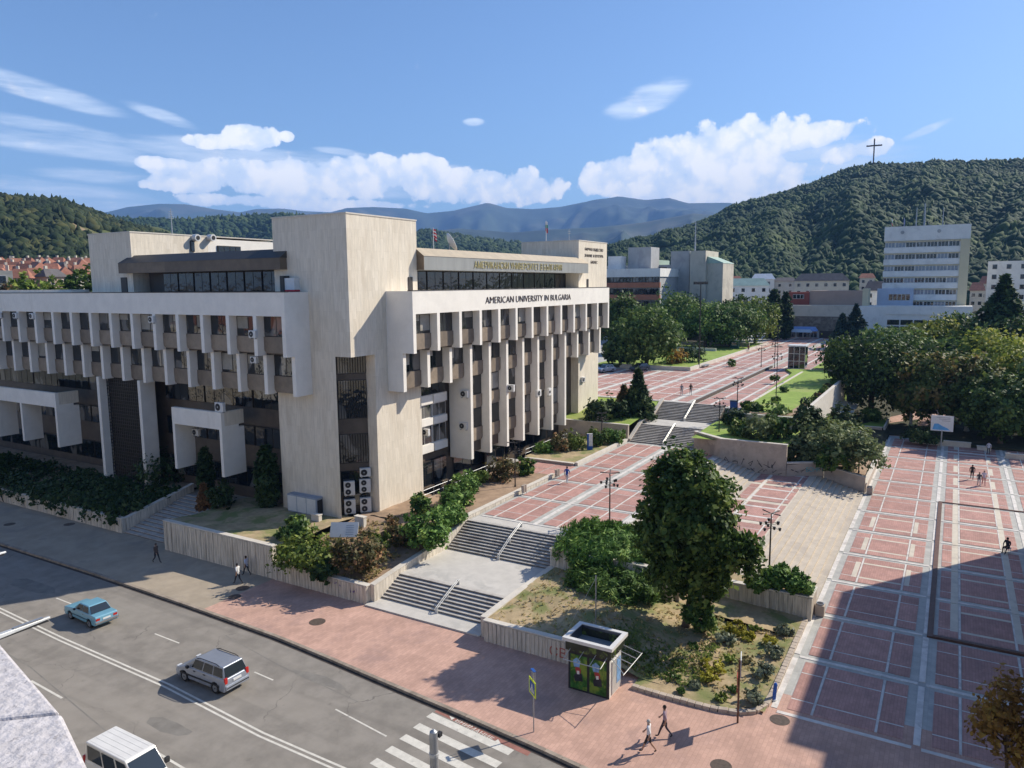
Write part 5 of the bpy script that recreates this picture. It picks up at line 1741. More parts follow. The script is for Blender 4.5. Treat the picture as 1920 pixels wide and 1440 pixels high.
def house(label, px, py, wpx, dist, rz, wallm, roofm, h=5.0, rise=2.2):
    a = far(px, py, dist)
    w = wpx * dist / 1407.0
    dp = w * 0.78
    zt_ = a.z - rise
    t = thing('house', label, 'house', (a.x, a.y, zt_ - h), rz, 'red-roofed houses under the left hill')
    MB().box(-dp / 2, dp / 2, -w / 2, w / 2, -8, h).build('wall', M[wallm], t)
    e = 0.45
    r_ = MB()
    r_.add([(-dp / 2 - e, -w / 2 - e, h - 0.2), (dp / 2 + e, -w / 2 - e, h - 0.2), (dp / 2 + e, w / 2 + e, h - 0.2), (-dp / 2 - e, w / 2 + e, h - 0.2), (0, -w / 2 + w * 0.14, h + rise), (0, w / 2 - w * 0.14, h + rise)],
           [(0, 4, 5, 3), (2, 5, 4, 1), (0, 1, 4), (2, 3, 5), (3, 2, 1, 0)])
    ro = r_.build('roof', M[roofm], t)
    MB().box(0.3, 0.9, w * 0.1, w * 0.1 + 0.6, h + rise * 0.4, h + rise + 0.7).build('chimney', M['plaster_cream'], ro)
    for k in (0, 1):
        for y in (-0.25, 0.2):
            win(t, -dp / 2, w * y - 0.45, w * y + 0.45, h - 2.1 - 2.8 * k, h - 0.8 - 2.8 * k, 'glass_dark', 1)
    return t


rh = random.Random(12)
for rn, py, dist, xs_, w0 in (('nearest row', 502, 215, [6, 38, 66, 92, 120], 30), ('second row', 495, 240, [-6, 20, 46, 74, 98, 124, 150], 27), ('third row', 489, 270, [2, 24, 48, 68, 88, 110, 132, 154], 23), ('farthest row', 483, 310, [-4, 14, 32, 52, 70, 90, 108, 128, 146, 164], 20)):
    for i, px in enumerate(xs_):
        house(f'red-tiled house in the {rn} under the left hill, {ORD[i]} from the left edge', px + rh.uniform(-3, 3), py + rh.uniform(-3, 3), w0 * rh.uniform(0.8, 1.2), dist + rh.uniform(-6, 6), rh.uniform(-1.2, 1.2) + 0.5, rh.choice(['plaster_white', 'plaster_cream', 'plaster_cream', 'pinkish']), 'tile' if rh.random() < 0.85 else 'slate', 5, rh.uniform(1.6, 2.6))

# neighbours outside the frame: their shade falls on the square, and the windows mirror them
O1 = thing('office_building', 'pale office block beyond the right edge that shades the square', 'building', (20, -34, 0))
MB().prism([(38.6, 24.5), (59.5, 24.5), (59.5, 0), (0, 0), (0, 22.7), (38.6, 22.7)], -0.2, 20.4).build('wall', M['plaster_cream'], O1)
for k in range(4):
    for j in range(9):
        f = MB().box(1 + 4.2 * j, 3.6 + 4.2 * j, 22.65, 22.8, 3 + 3.7 * k, 5.2 + 3.7 * k).build('window', M['frame_dark'], O1)
        MB().box(1.1 + 4.2 * j, 3.5 + 4.2 * j, 22.75, 22.83, 3.1 + 3.7 * k, 5.1 + 3.7 * k).build('pane', M['glass'], f)
O2 = thing('apartment_building', 'block under the photographer with a speckled stone parapet', 'building', (-22, -30, 0))
MB().box(0, 22.6, 0, 31.6, -0.2, 19.2).build('wall', M['plaster_cream'], O2)
for i, (y0, w, h, mt, rf) in enumerate([(16, 18, 16, 'plaster_white', 'tile'), (35, 19, 18, 'plaster_cream', 'tile'), (56, 15, 14, 'plaster_white', 'tile'), (72, 21, 18, 'plaster_cream', 'slate'), (95, 17, 15, 'plaster_white', 'tile'), (114, 20, 16, 'plaster_cream', 'tile')]):  # unseen row, made taller and pale to bounce sunlight onto the left facade
    t = thing('house', ['first', 'second', 'third', 'fourth', 'fifth', 'sixth'][i] + ' street house across from the university, counted from the photographer', 'building', (-13, y0, 0))
    MB().box(0, 14, 0, w, -0.2, h).build('wall', M[mt], t)
    MB().hexa([(-0.6, -0.6, h), (14.6, -0.6, h), (14.6, w + 0.6, h), (-0.6, w + 0.6, h)], [(6.5, 3, h + 4), (7.5, 3, h + 4), (7.5, w - 3, h + 4), (6.5, w - 3, h + 4)]).build('roof', M[rf], t)
    for k in range(int(h / 3)):
        for j in range(int(w / 3)):
            f = MB().box(13.95, 14.06, 0.8 + 3 * j, 2.2 + 3 * j, 1 + 3 * k, 2.6 + 3 * k).build('window', M['frame_white'], t)
            MB().box(14.02, 14.09, 0.9 + 3 * j, 2.1 + 3 * j, 1.1 + 3 * k, 2.5 + 3 * k).build('pane', M['glass_dark'], f)
# ================================================================ TREES, SHRUBS, GROUND COVER
LM = {
    'linden': leafmat('linden_leaves', ((0.030, 0.060, 0.012), (0.095, 0.155, 0.030), (0.20, 0.255, 0.055)), 0.55, 0.3, 0.7),
    'dark': leafmat('dark_leaves', ((0.027, 0.054, 0.015), (0.075, 0.128, 0.030), (0.135, 0.188, 0.045)), 0.6, 0.25, 0.35),
    'mid': leafmat('green_leaves', ((0.051, 0.099, 0.024), (0.136, 0.221, 0.051), (0.221, 0.289, 0.076)), 0.6, 0.3, 0.3),
    'birch': leafmat('birch_leaves', ((0.068, 0.105, 0.027), (0.165, 0.210, 0.053), (0.285, 0.210, 0.075)), 0.6, 0.35, 0.3),
    'yellow': leafmat('yellowing_leaves', ((0.12, 0.16, 0.025), (0.28, 0.31, 0.05), (0.40, 0.38, 0.08)), 0.6, 0.35, 0.3),
    'autumn': leafmat('autumn_leaves', ((0.22, 0.12, 0.03), (0.40, 0.23, 0.05), (0.50, 0.34, 0.08)), 0.6, 0.4, 0.8),
    'juniper': leafmat('juniper_needles', ((0.048, 0.104, 0.019), (0.136, 0.248, 0.045), (0.224, 0.320, 0.072)), 0.65, 0.15, 0.8),
    'shrub': leafmat('shrub_leaves', ((0.042, 0.090, 0.018), (0.120, 0.203, 0.042), (0.255, 0.300, 0.060)), 0.5, 0.25, 0.9),
    'lime': leafmat('bright_shrub_leaves', ((0.068, 0.115, 0.019), (0.203, 0.270, 0.047), (0.324, 0.365, 0.081)), 0.5, 0.3, 0.9),
    'russet': leafmat('russet_shrub_leaves', ((0.065, 0.072, 0.026), (0.156, 0.130, 0.052), (0.312, 0.169, 0.078)), 0.6, 0.25, 0.9),
    'greyg': leafmat('grey_green_leaves', ((0.09, 0.125, 0.045), (0.20, 0.25, 0.105), (0.30, 0.33, 0.15)), 0.65, 0.3, 0.6),
    'spruce': leafmat('blue_spruce_needles', ((0.019, 0.042, 0.029), (0.058, 0.098, 0.072)), 0.7, 0.1, 0.5),
    'fir': leafmat('fir_needles', ((0.017, 0.039, 0.014), (0.056, 0.098, 0.028), (0.105, 0.140, 0.042)), 0.7, 0.1, 0.5),
    'ivy': leafmat('ivy_leaves', ((0.019, 0.046, 0.013), (0.058, 0.098, 0.026)), 0.5, 0.2, 0.5),
    'orange': leafmat('orange_dry_needles', ((0.200, 0.100, 0.040), (0.340, 0.180, 0.070)), 0.7, 0.2, 0.8),
    'silver': leafmat('silvery_leaves', ((0.12, 0.15, 0.09), (0.26, 0.29, 0.20)), 0.6, 0.2, 0.9),
    'dryplant': leafmat('dry_plant_leaves', ((0.22, 0.20, 0.08), (0.36, 0.31, 0.14)), 0.7, 0.3, 0.9),
    'ygold': leafmat('golden_leaves', ((0.264, 0.253, 0.033), (0.462, 0.418, 0.055)), 0.6, 0.3, 0.9),
}


def leaves(rg, clumps, per, size, spread, up_bias=0.25, aspect=1.6, out=None, droop=0.0):
    """leaf quads scattered round clump centres: (n,3) centres, (n,) radii; returns vertex and face arrays"""
    c = np.repeat(clumps[0], per, 0)
    r = np.repeat(clumps[1], per)
    n = len(c)
    d = rg.normal(size=(n, 3))
    d /= np.linalg.norm(d, axis=1)[:, None]
    p = c + d * (r * rg.random(n) ** 0.5 * spread)[:, None]
    if out is not None:
        o = p - out
        o /= np.linalg.norm(o, axis=1)[:, None] + 1e-6
    else:
        o = d
    nr = o * 0.7 + rg.normal(size=(n, 3)) * 0.55 + np.array([0, 0, up_bias])
    nr /= np.linalg.norm(nr, axis=1)[:, None]
    t = rg.normal(size=(n, 3)) + np.array([0, 0, -droop])
    t -= nr * (t * nr).sum(1)[:, None]
    t /= np.linalg.norm(t, axis=1)[:, None] + 1e-6
    b = np.cross(nr, t)
    s = size * rg.uniform(0.45, 1.55, n)[:, None]
    hl, hw = t * s * 0.5 * aspect, b * s * 0.5
    fold = nr * s * 0.12
    V = np.stack([p - hl, p + hw - fold, p + hl, p - hw - fold], 1).reshape(-1, 3)
    F = np.arange(n * 4).reshape(n, 4)
    return V, F


def leaf_object(name, V, F, mat, parent=None):
    me = bpy.data.meshes.new(name)
    me.vertices.add(len(V))
    me.vertices.foreach_set('co', V.astype(np.float32).ravel())
    me.loops.add(F.size)
    me.loops.foreach_set('vertex_index', F.astype(np.int32).ravel())
    me.polygons.add(len(F))
    me.polygons.foreach_set('loop_start', np.arange(0, F.size, F.shape[1], dtype=np.int32))
    me.materials.append(mat)
    me.update()
    me.validate()
    o = bpy.data.objects.new(name, me)
    COL.objects.link(o)
    o.parent = parent
    return o


def crown_clumps(rg, lobes, n, inner=0.25, rough=0.22):
    """clump centres mostly near the outside of a set of ellipsoid lobes"""
    vol = np.array([l[3] * l[4] * l[5] for l in lobes]) ** 0.67
    k = rg.choice(len(lobes), n, p=vol / vol.sum())
    L = np.array(lobes)[k]
    d = rg.normal(size=(n, 3))
    d /= np.linalg.norm(d, axis=1)[:, None]
    rad = np.where(rg.random(n) < inner, rg.uniform(0.25, 0.75, n), rg.uniform(0.78, 1.0, n))
    rad = rad * (1 + rg.normal(size=n) * rough * 0.5)
    return L[:, :3] + d * L[:, 3:] * rad[:, None]


def limb_tree(mb_, base, h, r, lobes, rg, nl=6):
    b = Vector(base)
    top = b + Vector((rg.normal() * 0.03 * h, rg.normal() * 0.03 * h, h))
    midp = b.lerp(top, 0.5) + Vector((rg.normal() * 0.03 * h, rg.normal() * 0.03 * h, 0))
    mb_.tube([b + Vector((0, 0, -0.3)), b + Vector((0, 0, 0.25)), midp, top], [r * 1.5, r, r * 0.75, r * 0.4], 8)
    for i in range(nl):
        l = lobes[i % len(lobes)]
        s = b.lerp(top, rg.uniform(0.45, 0.95))
        e = Vector((l[0] + rg.normal() * l[3] * 0.45, l[1] + rg.normal() * l[4] * 0.45, l[2] + rg.uniform(-0.3, 0.5) * l[5]))
        m2 = s.lerp(e, 0.5) + Vector((0, 0, 0.08 * (e - s).length))
        mb_.tube([s, m2, e], [r * 0.42, r * 0.25, r * 0.08], 6)


def leafy_tree(name, label, loc, lobes, trunk_h, trunk_r, n, per, leaf, mat, seed, bark='bark', spread=0.9, clump_r=0.55, group=None, cat='tree', inner=0.25, droop=0.0, nl=7):
    """lobes in coordinates local to the foot of the tree"""
    rg = np.random.default_rng(seed)
    t = thing(name, label, cat, loc, group=group)
    tb = MB()
    limb_tree(tb, (0, 0, 0), trunk_h, trunk_r, lobes, rg, nl)
    tb.build('trunk', M[bark], t, smooth=True)
    cc = crown_clumps(rg, lobes, n, inner)
    cen = np.mean(np.array(lobes)[:, :3], 0)
    V, F = leaves(rg, (cc, clump_r * rg.uniform(0.6, 1.3, n)), per, leaf, spread, out=cen, droop=droop)
    leaf_object('crown', V, F, LM[mat], t)
    return t


# ---- the big tree in the middle
leafy_tree('linden_tree', 'big dense green broadleaf tree in the garden before the lower terrace', (45.6, 13.9, 0.45),
           [(0, 0, 6.4, 2.6, 2.7, 4.2), (0, 0.3, 9.8, 1.9, 2.1, 1.9), (0, 1.5, 8.5, 1.7, 1.5, 2.1), (0, -1.5, 8.2, 1.7, 1.5, 2.1), (-0.2, 2.0, 5.8, 1.7, 1.3, 2.5), (0, -2.1, 5.7, 1.8, 1.6, 2.3), (0.2, -3.7, 5.3, 0.9, 0.9, 1.3), (0, -0.2, 3.3, 2.4, 2.7, 1.4), (-1.3, 0.4, 6.5, 1.5, 2.0, 2.6), (0.1, 0.9, 10.9, 0.9, 1.0, 0.9)],
           5.0, 0.24, 900, 28, 0.23, 'linden', 3, spread=1.0, clump_r=0.55, inner=0.3)

TREES = {}


def park_gz(x):
    return 0.5 + max(0, x - 122) / 138 * 4.5


def proto_crown(kind):
    """unit crown 1 wide radius, 1 high, made once per kind and variant"""
    pass


def put_tree(name, label, px, py_top, X, wpx, mat, gz=None, seed=0, bark='bark', leaf=0.5, n=230, per=18, tall=0.7, group=None, low=0.28):
    top = onx(px, py_top, X)
    dist = math.hypot(top.x, top.y)
    rad = wpx * dist / 1407.0 / 2 * 0.95
    g = gz if gz is not None else park_gz(X)
    h = top.z - g
    rg = np.random.default_rng(seed)
    cz = h * (low + 1) / 2
    hz = h * (1 - low) / 2
    lobes = [(0, 0, cz, rad * 0.8, rad * 0.8, hz * 0.95)]
    for i in range(6):
        a = 2 * math.pi * i / 6 + rg.uniform(0, 1)
        k = rg.uniform(0.45, 0.62)
        lobes.append((rad * k * math.cos(a), rad * k * math.sin(a), cz + hz * rg.uniform(-0.45, 0.45), rad * rg.uniform(0.4, 0.55), rad * rg.uniform(0.4, 0.55), hz * rg.uniform(0.38, 0.55)))
    return leafy_tree(name, label, (top.x, top.y, g), lobes, h * 0.62, max(0.14, rad * 0.06), n, per, leaf, mat, seed, bark, 1.0, rad * 0.2, group)


PG = 'trees of the park on the right'
i0 = 100
for (lbl, px, py, X, w, mt, bark, name) in [
    ('largest dark rounded tree at the left end of the park, next to the lawn wall', 1640, 628, 132, 165, 'dark', 'bark', 'broadleaf_tree'),
    ('dark tree behind the largest park tree, beside the two spruces', 1605, 640, 152, 90, 'dark', 'bark', 'broadleaf_tree'),
    ('airy birch with pale trunk right behind the billboard', 1768, 655, 127, 120, 'birch', 'bark_pale', 'birch_tree'),
    ('slim birch left of the billboard birch', 1716, 662, 129, 80, 'birch', 'bark_pale', 'birch_tree'),
    ('birch with rusty lower twigs right of the billboard', 1822, 664, 128, 100, 'birch', 'bark_pale', 'birch_tree'),
    ('bright yellow-green tree at the right edge above the dark one', 1900, 628, 138, 130, 'yellow', 'bark', 'broadleaf_tree'),
    ('dark tree at the right edge shading the park corner', 1885, 700, 121, 110, 'dark', 'bark', 'broadleaf_tree'),
    ('green tree in the second park row above the slim birch', 1700, 616, 165, 115, 'mid', 'bark', 'broadleaf_tree'),
    ('yellowish tree in the back park row before the store windows', 1752, 592, 182, 100, 'yellow', 'bark', 'broadleaf_tree'),
    ('green tree in the second park row above the billboard birch', 1815, 622, 162, 125, 'mid', 'bark', 'broadleaf_tree'),
    ('green tree in the back row next to the spruces', 1655, 608, 185, 90, 'mid', 'bark', 'broadleaf_tree'),
    ('yellow-green tree in the back row below the big conifer', 1860, 612, 158, 110, 'yellow', 'bark', 'broadleaf_tree'),
    ('dark green tree at the foot of the office tower', 1795, 580, 196, 90, 'dark', 'bark', 'broadleaf_tree'),
    ('green tree at the right edge under the pale block', 1912, 590, 182, 110, 'dark', 'bark', 'broadleaf_tree'),
    ('shaded tree at the far right end of the park wall', 1935, 720, 126, 120, 'mid', 'bark', 'broadleaf_tree')]:
    i0 += 1
    near = X < 145
    put_tree(name, lbl, px, py, X, w * 1.08, mt, seed=i0, bark=bark, leaf=0.38 if near else 0.5, n=420 if near else 300, per=24 if near else 20, group=PG, low=0.08)
# shade trees beyond the right edge
for k, (x, y, r_, h) in enumerate([(126, -14, 6, 13), (124, -24, 6, 14)]):
    leafy_tree('broadleaf_tree', ['nearer', 'farther'][k] + ' park tree standing just beyond the right edge', (x, y, 0.4), [(0, 0, h * 0.6, r_, r_, h * 0.38), (2, 2, h * 0.5, r_ * 0.6, r_ * 0.6, h * 0.3)], h * 0.5, 0.3, 200, 16, 0.5, 'dark', 140 + k, group=PG, clump_r=1.1)
SG = 'trees round the upper square'
for (lbl, px, py, X, w, mt, gz) in [
    ('large tree in front of the red-banded offices, at the square edge', 1213, 570, 140, 130, 'mid', 6.2),
    ('tree close to the right tower of the university', 1168, 548, 165, 80, 'dark', 6.2),
    ('tree below the town hall, left of the tall lamp post', 1262, 545, 192, 110, 'mid', 6.2),
    ('tree right of the tall lamp post', 1325, 566, 186, 95, 'mid', 6.2),
    ('wide tree in the middle of the square row', 1372, 566, 190, 110, 'mid', 6.2),
    ('bright tree left of the dark cypress pair', 1418, 556, 204, 80, 'lime', 6.2),
    ('small tree behind the middle of the square row', 1290, 556, 210, 80, 'dark', 6.2),
    ('tree behind the wide one, under the pale green roofs', 1390, 552, 214, 80, 'dark', 6.2),
    ('dark low tree at the university end of the square planter', 1162, 630, 138, 60, 'dark', 6.2)]:
    i0 += 1
    put_tree('broadleaf_tree', lbl, px, py, X, w * 1.2, mt, gz=gz, seed=i0, leaf=0.45, n=330, per=22, group=SG, low=0.1)
for (lbl, px, py, dist, w, mt) in [('leafy tree behind the left roof edge, beside the roof block', 52, 506, 150, 80, 'lime'), ('yellow-green tree behind the left roof, right of the first one', 100, 510, 152, 80, 'lime'), ('dark tree against the side of the left roof tower', 150, 492, 160, 56, 'mid'), ('olive tree between the left roof block and the red roofs', 22, 524, 156, 60, 'russet')]:
    i0 += 1
    tp_ = far(px, py, dist)
    put_tree('broadleaf_tree', lbl, px, py, tp_.x, w * 1.15, mt, gz=8.0, seed=i0, leaf=0.5, n=320, per=20, low=0.1)


def conifer(name, label, px, py_top, X, wpx, mat, gz, seed, tiers=16, leaf=0.3, col=False, cat='tree', loc=None, h=None, rad=None, group=None, dens=1.0):
    if loc is None:
        top = onx(px, py_top, X)
        dist = math.hypot(top.x, top.y)
        rad = wpx * dist / 1407.0 / 2
        h = top.z - gz
        loc = (top.x, top.y, gz)
    rg = np.random.default_rng(seed)
    t = thing(name, label, cat, loc, group=group)
    MB().tube([(0, 0, -0.3), (0, 0, h * 0.5), (0, 0, h * 0.97)], [max(0.08, rad * 0.08), max(0.06, rad * 0.05), 0.02], 7).build('trunk', M['bark'], t)
    pts, rr = [], []
    for k in range(tiers):
        f = (k + 0.3) / tiers
        z = h * (0.06 + 0.93 * f)
        if col:
            rk = rad * (0.95 * math.sin(math.pi * min(1, 0.15 + 0.85 * f)) ** 0.55)
        else:
            rk = rad * (1 - f) ** 0.85 * (0.9 + 0.2 * rg.random())
        nb = max(4, int((7 + 9 * (1 - f)) * dens))
        for j in range(nb):
            a = 2 * math.pi * j / nb + rg.uniform(0, 0.8)
            for s in np.linspace(0.35, 1.0, 4):
                kk = rk * s * rg.uniform(0.85, 1.1)
                pts.append((kk * math.cos(a), kk * math.sin(a), z - (0.0 if col else 0.22 * rk * s * s) + rg.normal() * 0.02 * h))
                rr.append(max(0.12, rk * 0.28))
    V, F = leaves(rg, (np.array(pts), np.array(rr)), 7, leaf, 0.9, up_bias=0.15, aspect=2.4, out=np.array([0, 0, h * 0.35]), droop=0.4)
    leaf_object('crown', V, F, LM[mat], t)
    return t


conifer('spruce_tree', 'smaller of two blue spruces before the store, left one', 1580, 588, 206, 44, 'spruce', 5.0, 201, 18, 0.45)
conifer('spruce_tree', 'taller of two blue spruces before the store, right one', 1606, 572, 206, 58, 'spruce', 5.0, 202, 20, 0.45)
conifer('fir_tree', 'huge dark conifer at the right edge beside the office tower', 1886, 516, 190, 130, 'fir', 2.0, 203, 24, 0.7)
conifer('cypress_tree', 'darker left cypress of the column pair at the store corner', 1452, 542, 222, 30, 'fir', 6.2, 204, 18, 0.45, True)
conifer('cypress_tree', 'right cypress of the column pair at the store corner', 1474, 548, 226, 26, 'fir', 6.2, 205, 18, 0.45, True)
conifer('fir_tree', 'pointed green conifer above the pinkish wall by the stairs', 1197, 690, 93.5, 62, 'fir', 4.9, 206, 18, 0.3)
conifer('fir_tree', 'thin brownish conifer left of the pointed one above the pinkish wall', 1170, 722, 94, 46, 'russet', 4.9, 207, 14, 0.28, dens=0.7)
# shaded garden before the left facade
conifer('thuja', 'tall narrow dark thuja before the left balcony', 0, 0, 0, 0, 'fir', 2.2, 208, 16, 0.22, True, 'tree', (46.0, 61.6, 2.2), 5.0, 0.75)
conifer('thuja', 'tall dark ivy-like thuja against the left side of the corner pier', 0, 0, 0, 0, 'ivy', 2.3, 209, 18, 0.22, True, 'tree', (46.3, 53.4, 2.3), 6.0, 1.05)
conifer('thuja', 'small orange-brown dry conifer beside the left stairs', 0, 0, 0, 0, 'orange', 2.2, 210, 10, 0.2, False, 'shrub', (43.6, 58.9, 2.3), 2.3, 0.65)


def shrub(name, label, loc, rx, ry, h, mat, seed, leaf=0.2, n=70, per=14, group=None, cat='shrub', rough=0.5):
    rg = np.random.default_rng(seed)
    t = thing(name, label, cat, loc, group=group)
    lobes = [(0, 0, h * 0.45, rx * 0.8, ry * 0.8, h * 0.45)]
    for i in range(6):
        a = 2 * math.pi * i / 6 + rg.uniform(0, 1.2)
        q = rg.uniform(0.28, 0.55)
        lobes.append((rx * 0.62 * math.cos(a), ry * 0.62 * math.sin(a), h * rg.uniform(0.3, 0.75), rx * q, ry * q, h * rg.uniform(0.22, 0.42)))
    st = MB()
    for i in range(5):
        a = 2 * math.pi * i / 5
        st.tube([(0, 0, -0.15), (rx * 0.25 * math.cos(a), ry * 0.25 * math.sin(a), h * 0.4), (rx * 0.5 * math.cos(a), ry * 0.5 * math.sin(a), h * 0.72)], [0.05, 0.035, 0.012], 5)
    st.build('stems', M['bark'], t)
    cc = crown_clumps(rg, lobes, n, 0.2, rough)
    cc[:, 2] = np.maximum(cc[:, 2], 0.08)
    V, F = leaves(rg, (cc, min(rx, ry, h) * 0.3 * rg.uniform(0.6, 1.2, n)), per, leaf, 1.0, out=np.array([0, 0, h * 0.25]))
    V[:, 2] = np.maximum(V[:, 2], 0.0)
    leaf_object('foliage', V, F, LM[mat], t)
    return t


def px_shrub(label, px, pyb, z, wpx, hpx, mat, seed, name='shrub', **kw):
    p = at(px, pyb, z)
    k = p.length and math.hypot(p.x, p.y) / 1407.0
    r_ = wpx * k / 2
    p = p + Vector((0.5, 0.3, 0)) * r_ * 0.8
    return shrub(name, label, (p.x, p.y, z), r_, r_, hpx * k * 1.0, mat, seed, **kw)


sd = 300
BIG = dict(leaf=0.2, n=130, per=20)
MID_ = dict(leaf=0.2, n=80, per=16)
FARS = dict(leaf=0.3, n=70, per=14)
for a in [
    ('wide bright laurel bush filling the left corner of the shrub bed', 567, 1076, 1.3, 116, 62, 'lime', BIG),
    ('upright green bush behind the wide laurel, left of the white board', 553, 1018, 2.2, 62, 40, 'shrub', BIG),
    ('russet-tinged round bush in front of the white board', 668, 1076, 1.6, 98, 66, 'russet', BIG),
    ('small yellow-green bush right behind the russet bush', 706, 1045, 1.9, 50, 44, 'lime', MID_),
    ('dark bush right of the white board', 745, 1025, 2.0, 70, 46, 'russet', MID_),
    ('dark green yew hanging over the stair wall', 802, 1030, 2.2, 86, 62, 'juniper', BIG),
    ('dark bush drooping over the low wall beside the scrawl', 604, 1092, 1.0, 50, 34, 'ivy', MID_),
    ('round olive bush alone on the bed below the corner tower', 786, 968, 2.6, 42, 40, 'shrub', MID_),
    ('spreading juniper in the terrace bed, nearest to the stairs', 838, 985, 2.7, 66, 34, 'juniper', BIG),
    ('middle spreading juniper of the terrace bed', 852, 958, 2.75, 66, 44, 'juniper', BIG),
    ('juniper at the light well of the terrace bed', 872, 925, 2.8, 62, 34, 'juniper', MID_),
    ('low bright juniper farthest along the terrace bed', 902, 906, 2.85, 34, 22, 'lime', MID_),
    ('dark round russet bush left of the lamp post by the entrance path', 944, 905, 2.85, 58, 48, 'russet', MID_),
    ('green round bush right of the lamp post by the entrance path', 985, 893, 2.85, 38, 30, 'shrub', MID_),
    ('low bush at the start of the bed right of the entrance path', 1020, 852, 3.0, 40, 20, 'juniper', MID_),
    ('russet bush in the bed right of the entrance path', 1052, 850, 3.0, 36, 36, 'russet', MID_),
    ('bright green bush left of the blue sign', 1078, 845, 3.0, 40, 30, 'lime', MID_),
    ('dark bush right of the blue sign', 1122, 838, 3.0, 40, 32, 'shrub', MID_),
    ('green bush against the pinkish wall, rightmost in the bed', 1152, 832, 3.0, 42, 28, 'juniper', MID_),
    ('dark bushes on the left of the pinkish wall top', 1128, 790, 4.9, 60, 40, 'fir', FARS),
    ('dark bush under the pointed conifer on the pinkish wall', 1160, 788, 4.9, 44, 34, 'fir', FARS),
    ('dark bush at the left end of the planter right of the stairs', 1382, 800, 4.8, 48, 32, 'fir', FARS),
    ('bright leafy bush on the rim of the tall curved wall', 1390, 818, 4.8, 40, 22, 'shrub', FARS),
    ('broad feathery bush in the middle of the planter above the curved wall', 1430, 825, 4.75, 66, 44, 'greyg', FARS),
    ('dark feathery bush right of the broad one above the curved wall', 1462, 826, 4.75, 50, 48, 'shrub', FARS),
    ('grey-green bush in the lower planter beside the turquoise graffiti', 1510, 868, 2.6, 66, 48, 'greyg', FARS),
    ('largest grey-green bush at the corner of the red square', 1598, 892, 1.8, 100, 78, 'greyg', dict(leaf=0.3, n=150, per=18)),
    ('broad grey-green bush between the two planter lamp posts', 1548, 880, 2.1, 84, 80, 'greyg', dict(leaf=0.28, n=140, per=18)),
    ('pale feathery bush at the top of the lower planter', 1575, 838, 2.6, 64, 52, 'greyg', FARS),
    ('dark bush right under the lawn front wall', 1462, 800, 4.8, 60, 40, 'shrub', FARS),
    ('dark bush below the largest grey-green one', 1566, 888, 2.0, 60, 50, 'shrub', FARS),
    ('straw-coloured bush behind the lower planter bushes', 1548, 830, 3.0, 46, 40, 'yellow', FARS),
    ('dark bush under the lawn parapet at its near end', 1588, 812, 2.6, 50, 50, 'fir', FARS),
    ('bright bush left of the park path', 1612, 830, 1.5, 44, 30, 'lime', FARS),
    ('bush in the small lawn planter beside the park path', 1640, 790, 1.2, 34, 22, 'shrub', FARS),
    ('low bush at the front edge of the raised lawn', 1412, 770, 6.4, 42, 12, 'shrub', FARS),
    ('left part of the clipped hedge on the planter wall', 1425, 1108, 1.6, 44, 26, 'juniper', MID_),
    ('middle part of the clipped hedge on the planter wall', 1462, 1104, 1.6, 52, 36, 'juniper', BIG),
    ('right end of the clipped hedge, nearest the litter bin', 1502, 1116, 1.6, 48, 34, 'juniper', BIG),
    ('round clipped boxwood below the big tree', 1313, 1190, 0.4, 58, 52, 'shrub', dict(leaf=0.14, n=150, per=22)),
    ('russet shrub beside the large tree at the square edge', 1268, 685, 6.3, 44, 34, 'autumn', FARS),
    ('dark shrub right of the russet one at the square edge', 1300, 682, 6.3, 52, 36, 'fir', FARS),
    ('low dark bush at the foot of the park billboard', 1735, 832, 0.4, 60, 26, 'fir', FARS),
    ('dark round bush at the top of the left stairs', 302, 915, 2.0, 90, 62, 'ivy', BIG),
    ('dark bush behind the dry orange conifer', 415, 955, 2.4, 44, 46, 'ivy', MID_)]:
    sd += 1
    px_shrub(a[0], a[1], a[2], a[3], a[4], a[5], a[6], sd, **a[7])
shrub('conifer_shrub', 'tall dark cone-shaped bush above the lower planter', tuple(onx(1515, 826, 90.5)), 1.7, 1.7, 4.2, 'fir', 391, leaf=0.28, n=120, per=16)


def juniper(label, loc, lobes, n, seed, mat='juniper'):
    """spreading juniper: sprays of narrow needle fronds fanning outwards"""
    rg = np.random.default_rng(seed)
    t = thing('juniper', label, 'shrub', loc)
    st = MB()
    for l in lobes:
        st.tube([(0, 0, 0), (l[0] * 0.5, l[1] * 0.5, l[2] * 0.5 + 0.1), (l[0], l[1], l[2])], [0.09, 0.06, 0.03], 6)
    st.build('stems', M['bark'], t)
    cc = crown_clumps(rg, lobes, n, 0.12, 0.25)
    V, F = leaves(rg, (cc, np.full(n, 0.38)), 40, 0.105, 1.0, up_bias=0.35, aspect=4.2, out=np.array([0, 0, -0.6]))
    leaf_object('foliage', V, F, LM[mat], t)
    return t


juniper('upper spreading juniper covering the planter left of the big tree', (51.2, 21.2, 2.75), [(0, 0, 0.4, 3.2, 3.6, 0.75), (1.6, 2.2, 0.4, 2.1, 2.0, 0.65), (-1.6, 2.2, 0.3, 1.8, 2.0, 0.6), (1.7, -2.2, 0.4, 2.3, 1.9, 0.65), (-1.9, -1.4, 0.35, 1.7, 2.2, 0.65), (-2.9, 0.6, -0.1, 1.0, 2.6, 0.7)], 620, 401)
juniper('lower spreading juniper hanging below the planter wall', (46.6, 19.6, 0.9), [(0, 0, 0.9, 1.9, 2.7, 0.85), (0.6, 1.8, 1.0, 1.4, 1.6, 0.75), (-0.6, 1.8, 0.7, 1.3, 1.4, 0.65), (0.4, -1.8, 0.7, 1.6, 1.5, 0.75), (-1.2, -0.4, 0.5, 1.3, 1.8, 0.6)], 430, 402)

